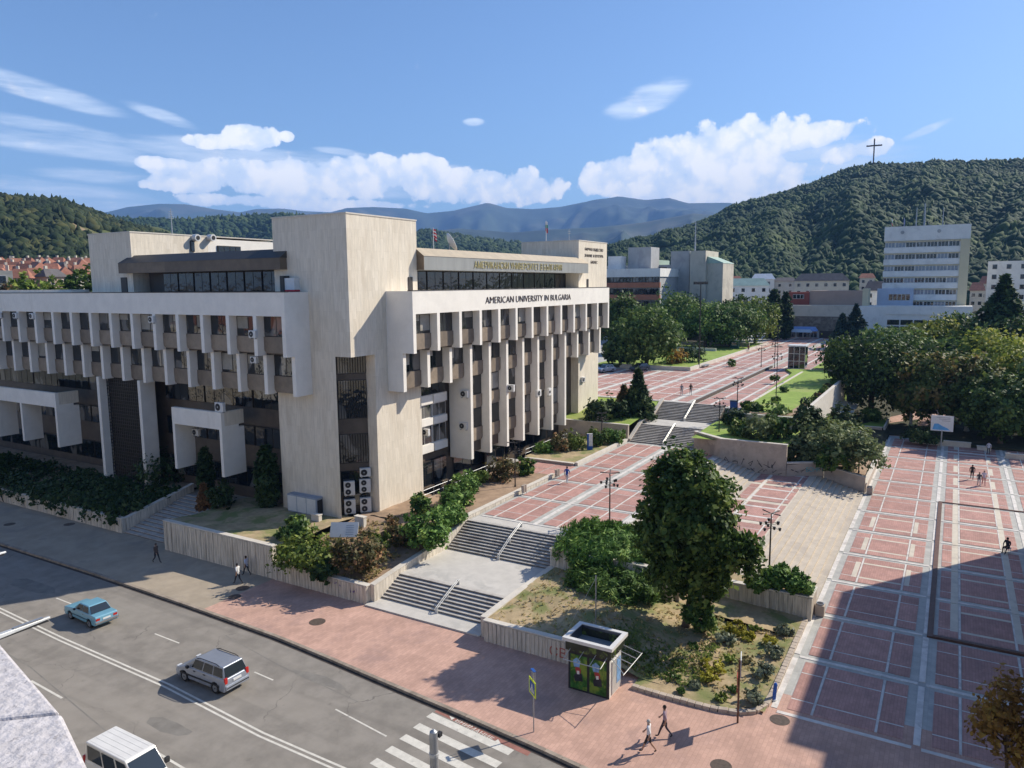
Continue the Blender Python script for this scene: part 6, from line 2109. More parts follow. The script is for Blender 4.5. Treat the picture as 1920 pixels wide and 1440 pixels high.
# flower-bed plants
for k, (px, py, w, h, mt, lbl) in enumerate([(1358, 1202, 40, 22, 'silver', 'silvery clump beside the golden plants at the top of the flower bed'), (1380, 1184, 44, 22, 'ygold', 'golden clump at the top of the flower bed, left'), (1400, 1196, 30, 16, 'ygold', 'smaller golden clump right of the first one'), (1440, 1205, 26, 18, 'ygold', 'dull golden clump on the right side of the flower bed'),
                                            (1452, 1228, 34, 24, 'silver', 'silvery clump at the right kerb of the flower bed'), (1468, 1186, 36, 18, 'silver', 'silvery clump in the top right corner of the flower bed'), (1430, 1266, 40, 30, 'silver', 'large silvery clump in the middle of the right kerb'), (1412, 1316, 44, 30, 'silver', 'silvery clump at the round kerb corner'),
                                            (1336, 1254, 44, 20, 'ygold', 'long golden clump in the middle of the flower bed'), (1326, 1274, 38, 16, 'ygold', 'golden clump nearest the kiosk'), (1302, 1286, 22, 12, 'silver', 'small silvery clump near the kiosk'), (1276, 1296, 14, 10, 'shrub', 'tiny green clump at the kerb near the kiosk')]):
    p = at(px, py, 0.2)
    kk = math.hypot(p.x, p.y) / 1407
    shrub('bedding_plant', lbl, (p.x, p.y, 0.16), w * kk / 2, w * kk / 2, h * kk * 0.75, mt, 500 + k, leaf=0.13, n=34, per=14, cat='plant')
rgb = np.random.default_rng(33)
ws = ['low weed clump %s the flower bed' % q for q in ('near the middle of', 'at the upper left of', 'left of the golden clump in', 'at the kerb side of', 'under the pole sign edge of', 'between the silvery clumps of', 'at the top of', 'beside the kiosk end of')]
for k, (px, py) in enumerate(((1370, 1240), (1300, 1215), (1310, 1250), (1350, 1310), (1375, 1295), (1400, 1240), (1415, 1180), (1262, 1270))):
    p = at(px, py, 0.2)
    shrub('bedding_plant', ws[k], (p.x, p.y, 0.18), rgb.uniform(0.3, 0.6), rgb.uniform(0.3, 0.6), rgb.uniform(0.2, 0.4), ('lime', 'shrub', 'dryplant')[k % 3], 620 + k, leaf=0.1, n=26, per=12, cat='plant')
# little shrubs and young trees along the small square and lawn
for k, (px, py, z, w, h, lbl) in enumerate([(1372, 690, 6.0, 18, 20, 'potted bush left of the lawn kerb, farthest'), (1452, 715, 6.4, 16, 12, 'dark ball bush on the lawn edge, upper'), (1470, 735, 6.4, 14, 10, 'dark ball bush on the lawn edge, middle'), (1455, 752, 6.4, 16, 8, 'dark ball bush on the lawn edge, nearest')]):
    p = at(px, py, z)
    kk = math.hypot(p.x, p.y) / 1407
    shrub('ball_bush', lbl, (p.x, p.y, z), w * kk / 2, w * kk / 2, h * kk, 'shrub', 540 + k, leaf=0.25, n=24, per=10)
rgp = np.random.default_rng(77)
for k in range(9):
    x = 101 + 3.6 * k
    shrub('edge_bush', ['first', 'second', 'third', 'fourth', 'fifth', 'sixth', 'seventh', 'eighth', 'ninth'][k] + ' small bush along the inside of the lawn parapet, from the stairs', (x, 15.9 + rgp.uniform(-0.2, 0.4), 6.4), 0.6, 0.6, 0.7, 'shrub' if k % 3 else 'russet', 560 + k, leaf=0.25, n=26, per=10, group='bushes along the lawn parapet')

# ivy hanging over the far left wall
rg = np.random.default_rng(91)
pts = []
for i in range(1500):
    y = rg.uniform(65.6, 112)
    x = rg.uniform(39.2, 46)
    z = 1.35 + (x - 39.5) * 0.14 + rg.uniform(0, 0.5) * (0.5 + 0.5 * math.sin(y * 0.8))
    if x < 39.6:
        z = rg.uniform(0.75, 1.5)
    pts.append((x, y, z))
V, F = leaves(rg, (np.array(pts), np.full(len(pts), 0.6)), 12, 0.26, 1.0, out=np.array([44, 85, -3.0]))
o = leaf_object('ivy', V, F, LM['ivy'])
o['kind'] = 'stuff'
o['label'] = 'dark ivy ground cover behind the far left wall'

# grass tufts on the lawn and dry beds
def tufts(name, label, fn, n, size, mat, seed, per=5):
    rg = np.random.default_rng(seed)
    P = np.array([fn(rg) for _ in range(n)])
    V, F = leaves(rg, (P, np.full(n, 0.18)), per, size, 1.0, up_bias=0.2, aspect=2.2)
    o = leaf_object(name, V, F, mat)
    o['kind'] = 'stuff'
    o['label'] = label
    return o


LM['dry'] = leafmat('dry_grass_blades', ((0.36, 0.28, 0.13), (0.52, 0.42, 0.22), (0.26, 0.30, 0.09)), 0.8, 0.45, 0.5)
LM['weed'] = leafmat('green_weeds', ((0.10, 0.15, 0.03), (0.22, 0.28, 0.07)), 0.8, 0.4, 0.5)
LM['grass'] = leafmat('lawn_blades', ((0.26, 0.38, 0.06), (0.36, 0.46, 0.09)), 0.8, 0.45, 0.3)


def garden_pt(rg):
    x, y = rg.uniform(38.7, 48), rg.uniform(7.8, 24.4)
    z = lerp(0.12, 1.28, (y - 14.2) / 4.2) + (0.25 if x > 41 and y > 12 else 0) * min(1, (x - 41) / 3)
    return (x, y, z + 0.02)


tufts('grass', 'dry grass of the garden by the kiosk', garden_pt, 1100, 0.09, LM['dry'], 61)
tufts('grass', 'green weeds in the shade of the big tree', lambda r: ((lambda x, y: (x, y, lerp(0.12, 1.28, (y - 14.2) / 4.2) + 0.05))(r.uniform(38.8, 44.5), r.uniform(11.5, 17.5))), 900, 0.1, LM['weed'], 64)
tufts('grass', 'sparse dry weeds on the shrub bed', lambda r: ((lambda x: (x, r.uniform(35.6, 44), lerp(1.18, 2.45, (x - 40) / 8.5) + 0.03))(r.uniform(39.3, 48))), 500, 0.13, LM['dry'], 63)
# yellowing tree at the bottom right
leafy_tree('young_tree', 'sparse tree with yellow autumn leaves in the bottom right corner', (35.4, -3.0, 0.0),
           [(0, 0, 4.6, 1.2, 1.4, 1.7), (0.5, 0.7, 3.8, 0.9, 0.9, 1.1), (-0.3, -0.6, 3.6, 1.0, 1.0, 1.1), (0.2, 0.5, 5.6, 0.6, 0.7, 0.8)], 4.6, 0.09, 190, 11, 0.15, 'autumn', 71, spread=1.0, clump_r=0.42, inner=0.4, nl=14)
# ================================================================ VEHICLES
def paint(name, c, coat=0.6, rough=0.35, metal=0.0):
    return pm(name, c, 0.04, 2.0, rough, spec=0.5, metal=metal, coat=coat)


M['car_blue'] = paint('light_blue_car_paint', (0.16, 0.36, 0.47))
M['car_silver'] = paint('silver_car_paint', (0.33, 0.36, 0.42), 0.7, 0.32, 0.35)
M['car_white'] = paint('white_van_paint', (0.72, 0.70, 0.66), 0.4, 0.4)
M['car_dark'] = paint('dark_car_paint', (0.06, 0.07, 0.09))
M['tyre'] = pm('tyre_rubber', (0.02, 0.02, 0.02), 0.2, 4, 0.9)
M['rim'] = pm('wheel_rim', (0.35, 0.35, 0.36), 0.1, 4, 0.4, metal=0.7)
M['car_glass'] = glass('car_window_glass', (0.02, 0.028, 0.034), 0.04, 0.0)
M['taillight'] = pm('red_light_lens', (0.45, 0.02, 0.015), 0.05, 3, 0.25, spec=0.6)
M['headlight'] = pm('clear_light_lens', (0.6, 0.62, 0.64), 0.05, 3, 0.2, spec=0.6)
M['plastic'] = pm('black_plastic_trim', (0.03, 0.03, 0.032), 0.15, 4, 0.6)
M['plate'] = pm('number_plate', (0.68, 0.68, 0.66), 0.05, 4, 0.5)
M['chrome'] = pm('chrome_bumper', (0.5, 0.5, 0.5), 0.05, 4, 0.25, metal=0.9)


def wheel(parent, x, y, r, side):
    wl = MB().tube([(x, y - 0.09, r), (x, y + 0.09, r)], r, 20).build('wheel', M['tyre'], parent, bevel=0.015)
    yo = y + side * 0.09
    rm = MB()
    rm.tube([(x, yo - side * 0.01, r), (x, yo + side * 0.012, r)], r * 0.62, 18)
    rm.build('rim', M['rim'], wl)
    MB().tube([(x, yo, r), (x, yo + side * 0.02, r)], r * 0.2, 10).build('hub_cap', M['chrome'], wl)


def car(label, loc, rz, mat, name, side, arches, wr, hw, cab, windows, extra, cat='car', tuck=0.06):
    """side = lower body profile (x, z), cab = (x0b, x0t, x1t, x1b, zb, zt, inset) of the glass house"""
    t = thing(name, label, cat, loc, rz)
    prof = []
    for (x, z) in side:
        prof.append((x, z))
    # wheel arches cut into the sill line
    bottom = []
    zs = side[0][1]
    for ax in arches:
        ra = wr + 0.05
        for k in range(9):
            a = math.pi - math.pi * k / 8
            bottom.append((ax + ra * math.cos(a), max(zs, wr + ra * math.sin(a) - 0.0) if 0 < k < 8 else zs))
    pts = [side[0]] + bottom + list(side[1:])
    b = MB()
    n = len(pts)
    rows = [(-hw, 0), (-hw + 0.03, 1), (hw - 0.03, 1), (hw, 0)]
    mid_z = (side[0][1] + cab[4]) / 2

    def wd(z, y):
        k = 1 - tuck * max(0, (z - mid_z)) / max(0.01, cab[4] - mid_z)
        return y * k
    vs = []
    for yv in (-hw, hw):
        vs += [(x, wd(z, yv), z) for x, z in pts]
    b.add(vs, [tuple(range(n)), tuple(range(2 * n - 1, n - 1, -1))] + [(i, n + i, n + (i + 1) % n, (i + 1) % n) for i in range(n)])
    bm_ = bmesh.new()
    bo = b.build('body', mat, t)
    bm_.from_mesh(bo.data)
    bmesh.ops.triangulate(bm_, faces=[f for f in bm_.faces if len(f.verts) > 8])
    bmesh.ops.recalc_face_normals(bm_, faces=bm_.faces)
    bm_.to_mesh(bo.data)
    bm_.free()
    bv = bo.modifiers.new('bevel', 'BEVEL')
    bv.width = 0.05
    bv.segments = 3
    bv.limit_method = 'ANGLE'
    bv.angle_limit = R(35)
    for p in bo.data.polygons:
        p.use_smooth = True
    bo.modifiers.new('wn', 'WEIGHTED_NORMAL')
    x0b, x0t, x1t, x1b, zb, zt, ins = cab
    hb, ht = hw * (1 - tuck) - 0.03, hw - ins
    c = MB().hexa([(x0b, -hb, zb - 0.03), (x1b, -hb, zb - 0.03), (x1b, hb, zb - 0.03), (x0b, hb, zb - 0.03)], [(x0t, -ht, zt), (x1t, -ht, zt), (x1t, ht, zt), (x0t, ht, zt)]).build('cabin', mat, t, bevel=0.06)
    for p in c.data.polygons:
        p.use_smooth = True
    c.modifiers['bevel'].segments = 3
    c.modifiers.new('wn', 'WEIGHTED_NORMAL')

    def sidept(x_frac_b, x_frac_t, s, f0, f1, off=0.012):
        """quad on the cabin side between bottom/top height fractions f0, f1"""
        out = []
        for (xb, xt, f) in ((x_frac_b[0], x_frac_t[0], f0), (x_frac_b[1], x_frac_t[1], f0), (x_frac_b[1], x_frac_t[1], f1), (x_frac_b[0], x_frac_t[0], f1)):
            X0, X1 = x0b + (x0t - x0b) * f, x1b + (x1t - x1b) * f
            u = xb if f == f0 else xt
            hwf = hb + (ht - hb) * f + off
            out.append((X0 + (X1 - X0) * u, s * hwf, zb + (zt - zb) * f))
        return out
    for (nm, ub0, ub1, ut0, ut1) in windows:
        for s in (-1, 1):
            q = sidept((ub0, ub1), (ut0, ut1), s, 0.1, 0.86)
            MB().add(q, [(0, 1, 2, 3) if s < 0 else (3, 2, 1, 0)]).build(nm, M['car_glass'], t)
    for nm, front in (('windscreen', True), ('rear_window', False)):
        xb, xt = (x1b, x1t) if front else (x0b, x0t)
        sg = 1 if front else -1
        q = []
        for f, wk in ((0.1, 0.93), (0.9, 0.9)):
            hwf = (hb + (ht - hb) * f) * wk
            X = xb + (xt - xb) * f + sg * 0.014
            q.append((X, -hwf, zb + (zt - zb) * f))
            q.append((X, hwf, zb + (zt - zb) * f))
        MB().add([q[0], q[1], q[3], q[2]], [(0, 1, 2, 3)]).build(nm, M['car_glass'], t)
    for ax in arches:
        for s in (-1, 1):
            wheel(t, ax, s * (hw - 0.11), wr, s)
    # dark wheel wells
    for ax in arches:
        MB().box(ax - wr - 0.02, ax + wr + 0.02, -hw + 0.22, hw - 0.22, 0.16, wr * 1.9).build('wheel_well', M['plastic'], t)
    extra(t)
    return t


def sedan_extra(t):
    hw = 0.8
    MB().box(-2.1, -2.0, -0.78, 0.78, 0.42, 0.56).build('bumper', M['chrome'], t, bevel=0.02)
    MB().box(1.98, 2.1, -0.78, 0.78, 0.42, 0.56).build('bumper', M['chrome'], t, bevel=0.02)
    for s in (-1, 1):
        MB().box(-2.035, -1.98, s * 0.45, s * 0.72, 0.62, 0.78).build('tail_light', M['taillight'], t)
        MB().box(1.97, 2.03, s * 0.42, s * 0.7, 0.6, 0.76).build('headlight', M['headlight'], t)
        MB().box(0.35, 0.5, s * 0.82, s * 0.93, 0.93, 1.03).build('mirror', M['plastic'], t)
        MB().box(-0.55, -0.4, s * 0.775, s * 0.79, 0.78, 0.81).build('handle', M['chrome'], t)
        MB().box(-1.55, 1.5, s * 0.795, s * 0.81, 0.52, 0.55).build('side_trim', M['plastic'], t)
    MB().box(-2.04, -1.99, -0.26, 0.26, 0.6, 0.72).build('number_plate', M['plate'], t)


car('light blue boxy saloon driving away, nearest the building shadow', (27.65, 50.15, -0.15), R(90) - 0.05, M['car_blue'], 'blue_saloon',
    [(-2.0, 0.3), (1.98, 0.3), (2.02, 0.72), (1.98, 0.8), (0.82, 0.92), (-1.35, 0.93), (-1.98, 0.9), (-2.03, 0.78)], (-1.2, 1.25), 0.29, 0.8,
    (-1.42, -0.95, 0.12, 0.85, 0.9, 1.4, 0.2), [('side_window', 0.14, 0.5, 0.04, 0.48), ('side_window', 0.53, 0.9, 0.52, 0.96)], sedan_extra)


def mpv_extra(t):
    for s in (-1, 1):
        b = MB().tube([(-1.55, s * 0.66, 1.6), (-1.3, s * 0.66, 1.68), (0.1, s * 0.66, 1.68), (0.35, s * 0.66, 1.6)], 0.025, 6)
        b.build('roof_rail', M['plastic'], t)
        MB().box(-2.16, -2.05, s * 0.62, s * 0.83, 0.72, 1.08).build('tail_light', M['taillight'], t, bevel=0.03)
        MB().box(1.98, 2.1, s * 0.5, s * 0.8, 0.62, 0.8).build('headlight', M['headlight'], t)
        MB().box(0.85, 1.02, s * 0.86, s * 1.0, 0.98, 1.12).build('mirror', M['plastic'], t)
        MB().box(-1.7, 1.7, s * 0.865, s * 0.885, 0.5, 0.6).build('side_trim', M['plastic'], t)
        for x in (-0.5, 0.35):
            MB().box(x, x + 0.18, s * 0.84, s * 0.87, 0.86, 0.9).build('handle', M['plastic'], t)
    MB().box(-2.22, -2.08, -0.8, 0.8, 0.34, 0.62).build('bumper', M['car_silver'], t, bevel=0.05)
    MB().box(2.05, 2.16, -0.8, 0.8, 0.3, 0.58).build('bumper', M['car_silver'], t, bevel=0.05)
    MB().box(-2.19, -2.1, -0.27, 0.27, 0.74, 0.86).build('number_plate', M['plate'], t)
    MB().box(-2.23, -2.2, -0.75, 0.75, 0.46, 0.52).build('bumper_trim', M['plastic'], t)


car('silver people carrier with roof rails on the double centre line', (26.4, 35.9, -0.15), R(90), M['car_silver'], 'silver_minivan',
    [(-2.12, 0.28), (2.1, 0.28), (2.12, 0.6), (2.0, 0.78), (1.3, 0.98), (-2.1, 1.0), (-2.16, 0.8)], (-1.3, 1.38), 0.32, 0.87,
    (-2.1, -1.85, 0.45, 1.45, 0.98, 1.62, 0.2), [('side_window', 0.05, 0.28, 0.02, 0.3), ('side_window', 0.31, 0.54, 0.33, 0.62), ('side_window', 0.57, 0.82, 0.65, 0.95)], mpv_extra)


def van_extra(t):
    for i in range(5):
        MB().box(-2.0, 0.75, -0.6 + 0.28 * i, -0.575 + 0.28 * i, 1.99, 2.008).build('roof_rib', M['car_white'], t)
    for s in (-1, 1):
        MB().box(1.25, 1.4, s * 0.86, s * 1.08, 1.15, 1.4).build('mirror', M['plastic'], t, bevel=0.03)
        MB().box(2.14, 2.22, s * 0.5, s * 0.8, 0.66, 0.86).build('headlight', M['headlight'], t)
        MB().box(-2.3, -2.2, s * 0.7, s * 0.83, 0.8, 1.3).build('tail_light', M['taillight'], t)
        MB().box(0.0, 0.2, s * 0.84, s * 0.87, 0.98, 1.02).build('handle', M['plastic'], t)
    MB().box(2.12, 2.28, -0.8, 0.8, 0.35, 0.6).build('bumper', M['plastic'], t, bevel=0.04)
    MB().box(-2.36, -2.2, -0.8, 0.8, 0.35, 0.58).build('bumper', M['plastic'], t, bevel=0.04)
    for s in (-1, 1):
        MB().tube([(1.62, s * 0.12, 1.12), (1.42, s * 0.5, 1.4)], 0.012, 5).build('wiper', M['plastic'], t)


car('white van with ribbed roof cut by the bottom edge', (18.35, 31.2, -0.15), R(-90), M['car_white'], 'white_van',
    [(-2.3, 0.3), (2.2, 0.3), (2.24, 0.62), (2.1, 0.9), (1.75, 1.08), (-2.28, 1.1), (-2.32, 0.8)], (-1.45, 1.4), 0.33, 0.84,
    (-2.26, -2.12, 0.85, 1.72, 1.08, 2.0, 0.1), [('side_window', 0.06, 0.36, 0.05, 0.37), ('side_window', 0.39, 0.64, 0.4, 0.7), ('side_window', 0.68, 0.93, 0.74, 0.97)], van_extra, 'van')
for (lbl, x, y, m_) in (('silver car parked behind the right end of the university, nearer one', 128, 55.3, 'car_silver'), ('dark car parked behind the right end of the university, under the tree', 133, 50.5, 'car_dark')):
    car(lbl, (x, y, 6.3), R(160), M[m_], 'parked_car', [(-2.0, 0.3), (1.98, 0.3), (2.02, 0.65), (1.9, 0.78), (0.95, 0.95), (-1.5, 0.98), (-2.0, 0.85)], (-1.2, 1.25), 0.3, 0.82,
        (-1.75, -1.3, 0.2, 1.0, 0.94, 1.42, 0.2), [('side_window', 0.1, 0.5, 0.06, 0.48), ('side_window', 0.53, 0.9, 0.52, 0.96)], lambda t: None)

# ================================================================ STREET FURNITURE
# kiosk
K = thing('kiosk', 'closed kiosk with green poster shutters and an open-topped roof tray', 'kiosk', (35.7, 15.05, 0.0))
M['poster'] = pm('green_poster', (0.035, 0.13, 0.025), 0.6, 2.2, 0.4, second=(0.20, 0.27, 0.04), sec_lo=0.45, sec_hi=0.62, sec_scale=1.6)
M['poster_dark'] = pm('dark_poster_figure', (0.03, 0.03, 0.04), 0.3, 4, 0.4)
M['poster_red'] = pm('red_poster_figure', (0.35, 0.05, 0.05), 0.2, 4, 0.4)
M['poster_blue'] = pm('blue_poster_figure', (0.20, 0.36, 0.60), 0.3, 4, 0.4)
MB().box(0.02, 1.7, 0.02, 2.45, 0, 2.3).build('body', M['white_metal'], K)
MB().box(-0.02, 0.02, 0.0, 2.47, 0.0, 2.32).build('front_frame', M['plastic'], K)
for i in range(2):
    y0 = 0.16 + 1.16 * i
    p = MB().box(-0.045, -0.02, y0, y0 + 1.0, 0.12, 2.1).build('poster_shutter', M['poster'], K)
    # a generic figure: dark lower body, red and white top, blue splash
    c = y0 + 0.5
    for nm, mt, pl in (('figure', 'poster_dark', [(-0.26, 0.62), (0.24, 0.55), (0.3, 0.85), (0.1, 1.12), (-0.2, 1.05)]), ('figure', 'poster_red', [(-0.12, 1.06), (0.16, 1.08), (0.22, 1.35), (0.0, 1.42), (-0.14, 1.3)]), ('figure', 'plate', [(-0.05, 1.0), (0.1, 0.98), (0.12, 1.18), (-0.04, 1.2)]), ('splash', 'poster_blue', [(-0.05, 1.42), (0.28, 1.38), (0.36, 1.75), (0.12, 1.95), (-0.1, 1.78)])):
        off = -0.047 - 0.0015 * len(p.children)
        MB().add([(off, c + a, z) for a, z in pl], [tuple(range(len(pl)))]).build(nm, M[mt], p)
MB().box(0.35, 1.4, -0.03, 0.02, 0.1, 2.0).build('side_panel', M['steel_light'], K)
MB().box(0.95, 1.5, -0.045, -0.03, 0.5, 1.9).build('side_poster', M['poster_blue'], K)
for (x0, x1, y0, y1) in ((-0.12, 0.0, -0.12, 2.6), (1.75, 1.87, -0.12, 2.6), (0.0, 1.75, -0.12, 0.0), (0.0, 1.75, 2.48, 2.6)):
    MB().box(x0, x1, y0, y1, 2.32, 2.85).build('sign_band', M['sign_band'], K)
rim = [(-0.24, -0.24), (2.05, -0.24), (2.05, 2.75), (-0.24, 2.75)]
inn = [(0.02, 0.02), (1.8, 0.02), (1.8, 2.48), (0.02, 2.48)]
for i in range(4):
    a, b_, c, d = rim[i], rim[(i + 1) % 4], inn[(i + 1) % 4], inn[i]
    MB().hexa([(*a, 2.86), (*b_, 2.86), (*c, 2.86), (*d, 2.86)], [(*a, 3.05), (*b_, 3.05), (*c, 3.05), (*d, 3.05)]).build('roof_rim', M['white_metal'], K)
MB().box(0.0, 1.82, 0.0, 2.5, 2.32, 2.42).build('roof_tray', M['roof_felt'], K)
for (x0, x1, y0, y1) in ((0.01, 0.03, 0.03, 2.46), (1.79, 1.81, 0.03, 2.46), (0.03, 1.79, 0.01, 0.03), (0.03, 1.79, 2.46, 2.48)):
    MB().box(x0, x1, y0, y1, 2.42, 3.0).build('tray_lining', M['car_dark'], K)
fr = MB()
fr.tube([(-1.0, 0.1, 2.2), (-1.0, 2.3, 2.2)], 0.022, 6)
for y in (0.1, 0.75, 1.5, 2.3):
    fr.tube([(-0.02, y, 2.45), (-1.0, y, 2.2)], 0.02, 6)
fr.build('awning_frame', M['steel_light'], K)
fr = MB()
fr.tube([(-1.0, -1.2, 2.2), (1.75, -1.2, 2.2)], 0.022, 6)
for x in (-0.9, 0.3, 1.0, 1.7):
    fr.tube([(max(x, 0.05), -0.02, 2.45), (x, -1.2, 2.2)], 0.02, 6)
fr.build('awning_frame', M['steel_light'], K)

t = thing('pedestrian_sign', 'yellow-edged blue pedestrian crossing sign with a small solar panel on top', 'traffic sign', (31.0, 17.2, 0), R(-38))
MB().tube([(0.03, 0, 0), (0.03, 0, 3.3)], 0.035, 8).build('pole', M['grey_metal'], t)
M['sign_yellow'] = pm('fluorescent_yellow', (0.62, 0.72, 0.05), 0.05, 3, 0.5)
M['sign_blue'] = pm('sign_blue', (0.02, 0.09, 0.33), 0.05, 3, 0.4)
pn = MB().box(-0.04, -0.01, -0.42, 0.42, 2.0, 2.84).build('sign_plate', M['sign_yellow'], t)
MB().box(-0.048, -0.04, -0.31, 0.31, 2.11, 2.73).build('blue_field', M['sign_blue'], pn)
MB().add([(-0.052, 0.25, 2.17), (-0.052, -0.25, 2.17), (-0.052, 0, 2.64)], [(0, 1, 2)]).build('white_triangle', M['plate'], pn)
b = MB()
for pl in ([(-0.02, 2.42), (0.03, 2.42), (0.04, 2.32), (-0.03, 2.32)], [(-0.03, 2.33), (0.0, 2.33), (-0.06, 2.2), (-0.09, 2.2)], [(0.01, 2.33), (0.04, 2.33), (0.09, 2.2), (0.06, 2.2)], [(-0.02, 2.44), (0.03, 2.44), (0.03, 2.49), (-0.02, 2.49)]):
    b.add([(-0.056, -y, z) for y, z in pl], [(0, 1, 2, 3)])
b.build('walker_symbol', M['plastic'], pn)
MB().box(-0.05, 0.1, -0.2, 0.2, 3.3, 3.34).build('solar_panel', M['sign_blue'], t)
b = MB()
for s in (-0.2, 0.2):
    b.tube([(0.03, s, 2.85), (0.03, s, 3.34)], 0.015, 5)
b.build('bracket', M['grey_metal'], t)

t = thing('pole_sign', 'brown pole with a red and a white sign board seen edge-on', 'traffic sign', (36.93, 8.43, 0), R(13))
MB().tube([(0, 0, 0), (0, 0, 3.45)], 0.05, 8).build('pole', M['rust_metal'], t)
MB().box(0.04, 1.05, -0.1, -0.05, 2.45, 3.4).build('sign_plate', M['plate'], t)
MB().box(-0.75, 0.04, 0.06, 0.1, 2.05, 2.85).build('sign_plate', M['poster_red'], t)

t = thing('bollard', 'leaning bright blue bollard at the garden corner', 'bollard', (40.0, 7.25, 0.02))
t.rotation_euler = (0.06, 0.05, 0)
MB().tube([(0, 0, 0), (0, 0, 0.92), (0, 0, 1.0)], [0.1, 0.1, 0.05], 12).build('post', pm('bright_blue_paint', (0.03, 0.12, 0.45), 0.1, 3, 0.4), t, smooth=False)
MB().tube([(0, 0, 0), (0, 0, 0.08)], 0.15, 12).build('foot', M['plate'], t)


def litter_bin(label, loc):
    t = thing('litter_bin', label, 'litter bin', loc, group='stone litter bins')
    MB().box(-0.3, 0.3, -0.3, 0.3, 0, 0.75).build('casing', M['wall_plain'], t, bevel=0.04)
    MB().tube([(0, 0, 0.75), (0, 0, 0.85)], [0.24, 0.26], 14).build('rim', M['grey_metal'], t)
    MB().tube([(0, 0, 0.851), (0, 0, 0.86)], 0.2, 14).build('opening', M['fan'], t)


litter_bin('stone litter bin at the right end of the hedge planter wall', (52.5, 6.75, 0.02))
litter_bin('stone litter bin at the end of the lowest stepped wall', (86.5, 6.75, 0.02))
for lbl, x in (('grey hinged waste bin on the terrace kerb beside the lamp post', 60.0), ('grey hinged waste bin on the terrace kerb beside the entrance path', 66.9)):
    t = thing('waste_bin', lbl, 'litter bin', (x, 34.1, 2.87))
    for s in (-0.35, 0.35):
        MB().tube([(s, 0, 0), (s, 0, 0.85)], 0.03, 6).build('post', M['grey_metal'], t)
        MB().tube([(s * 0.55 - 0.02, 0.0, 0.2), (s * 0.55, 0.05, 0.9)], [0.15, 0.19], 10).build('bucket', M['wall_plain'], t)
M['asphalt_dark'] = pm('cast_iron', (0.10, 0.075, 0.06), 0.25, 6, 0.7)
for k, (px, py, z, w) in enumerate(((595, 1166, 0.0, 0.55), (1462, 1350, 0.0, 0.5), (455, 1103, 0.0, 0.5), (440, 1119, 0.0, 0.45), (130, 983, 0.0, 0.5), (18, 983, 0, 0.5), (1352, 1436, 0.0, 0.5))):
    p = at(px, py, z)
    t = tag(MB().tube([(0, 0, 0), (0, 0, 0.008)], w, 24).build('manhole_cover', M['asphalt_dark'], None), ['round manhole cover in the red pavement below the shrub bed', 'round manhole cover at the garden corner by the square', 'dark round manhole cover near the two white-shirted walkers, upper', 'dark round manhole cover near the two white-shirted walkers, lower', 'dark manhole cover on the shaded pavement, right of the far left one', 'dark manhole cover on the shaded pavement at the far left edge', 'round manhole cover in the red pavement at the bottom edge'][k], 'manhole cover')
    t.location = (p.x, p.y, 0.004)


# ---- lamp posts
LAMPG = 'dark square lamp posts'


def lamp_post(label, loc, h, rz=0.3, sc=1.0):
    t = thing('lamp_post', label, 'lamp post', loc, rz, LAMPG)
    MB().tube([(0, 0, 0), (0, 0, h * 0.9), (0, 0, h)], [0.065, 0.05, 0.03], 8).build('pole', M['black_metal'], t)
    MB().tube([(0, 0, 0), (0, 0, 0.25)], 0.1, 8).build('base', M['black_metal'], t)
    for k in range(4):
        a = math.pi / 2 * k
        c, s = math.cos(a), math.sin(a)
        MB().tube([(0, 0, h - 0.02), (0.8 * c, 0.8 * s, h + 0.05)], [0.03, 0.05], 6).build('arm', M['black_metal'], t)
    for k in range(6):
        a = math.pi / 3 * k
        c, s = math.cos(a), math.sin(a)
        for (zz, rr) in ((h * 0.86, 0.5), (h * 0.76, 0.62)) if k % 2 else ((h * 0.81, 0.72),):
            l = MB().tube([(rr * c, rr * s, zz - 0.1), (rr * c, rr * s, zz + 0.1)], [0.07, 0.11], 8).build('lantern', M['black_metal'], t)
            MB().tube([(rr * c, rr * s, zz - 0.12), (rr * c, rr * s, zz - 0.095)], 0.065, 8).build('lens', M['plate'], l)
            MB().tube([(0, 0, zz), (rr * c, rr * s, zz)], 0.018, 5).build('bracket', M['black_metal'], l)
    return t


for (lbl, px, py, z, h) in [('lamp post on the lower terrace edge left of the big tree', 1143, 982, 2.85, 4.3), ('lamp post in the bed by the entrance path', 966, 914, 2.85, 4.5), ('lamp post at the near corner of the raised lawn', 1382, 768, 6.3, 4.1),
                           ('tallest lamp post, on the lawn kerb', 1455, 745, 6.3, 7.2), ('farther lamp post on the main square edge', 1427, 688, 6.3, 4.2), ('lamp post behind the clipped hedge planter, right of the big tree', 1442, 1078, 1.6, 4.6),
                           ('lamp post among the grey-green bushes by the red square', 1610, 887, 1.8, 4.6), ('lamp post in the bed before the pinkish wall', 1128, 835, 2.95, 4.0), ('lamp post beside the landing of the upper stairs', 1348, 812, 4.6, 4.2),
                           ('slim lamp post by the glass lift', 1452, 690, 6.3, 5.5), ('lamp post far on the upper square near the store', 1458, 652, 6.3, 5.5)]:
    p = at(px, py, z)
    lamp_post(lbl, (p.x, p.y, z), h, px * 0.37)
t = thing('light_mast', 'very tall T-headed light mast over the square trees', 'lamp post', (142.3, 42.0, 6.3), R(60))
MB().tube([(0, 0, 0), (0, 0, 16.3)], [0.14, 0.09], 8).build('pole', M['black_metal'], t)
MB().box(-0.15, 0.15, -1.7, 1.7, 16.2, 16.5).build('crossbar', M['black_metal'], t)
for y in (-1.4, -0.6, 0.6, 1.4):
    MB().box(-0.25, 0.25, y - 0.22, y + 0.22, 16.0, 16.2).build('floodlight', M['black_metal'], t)

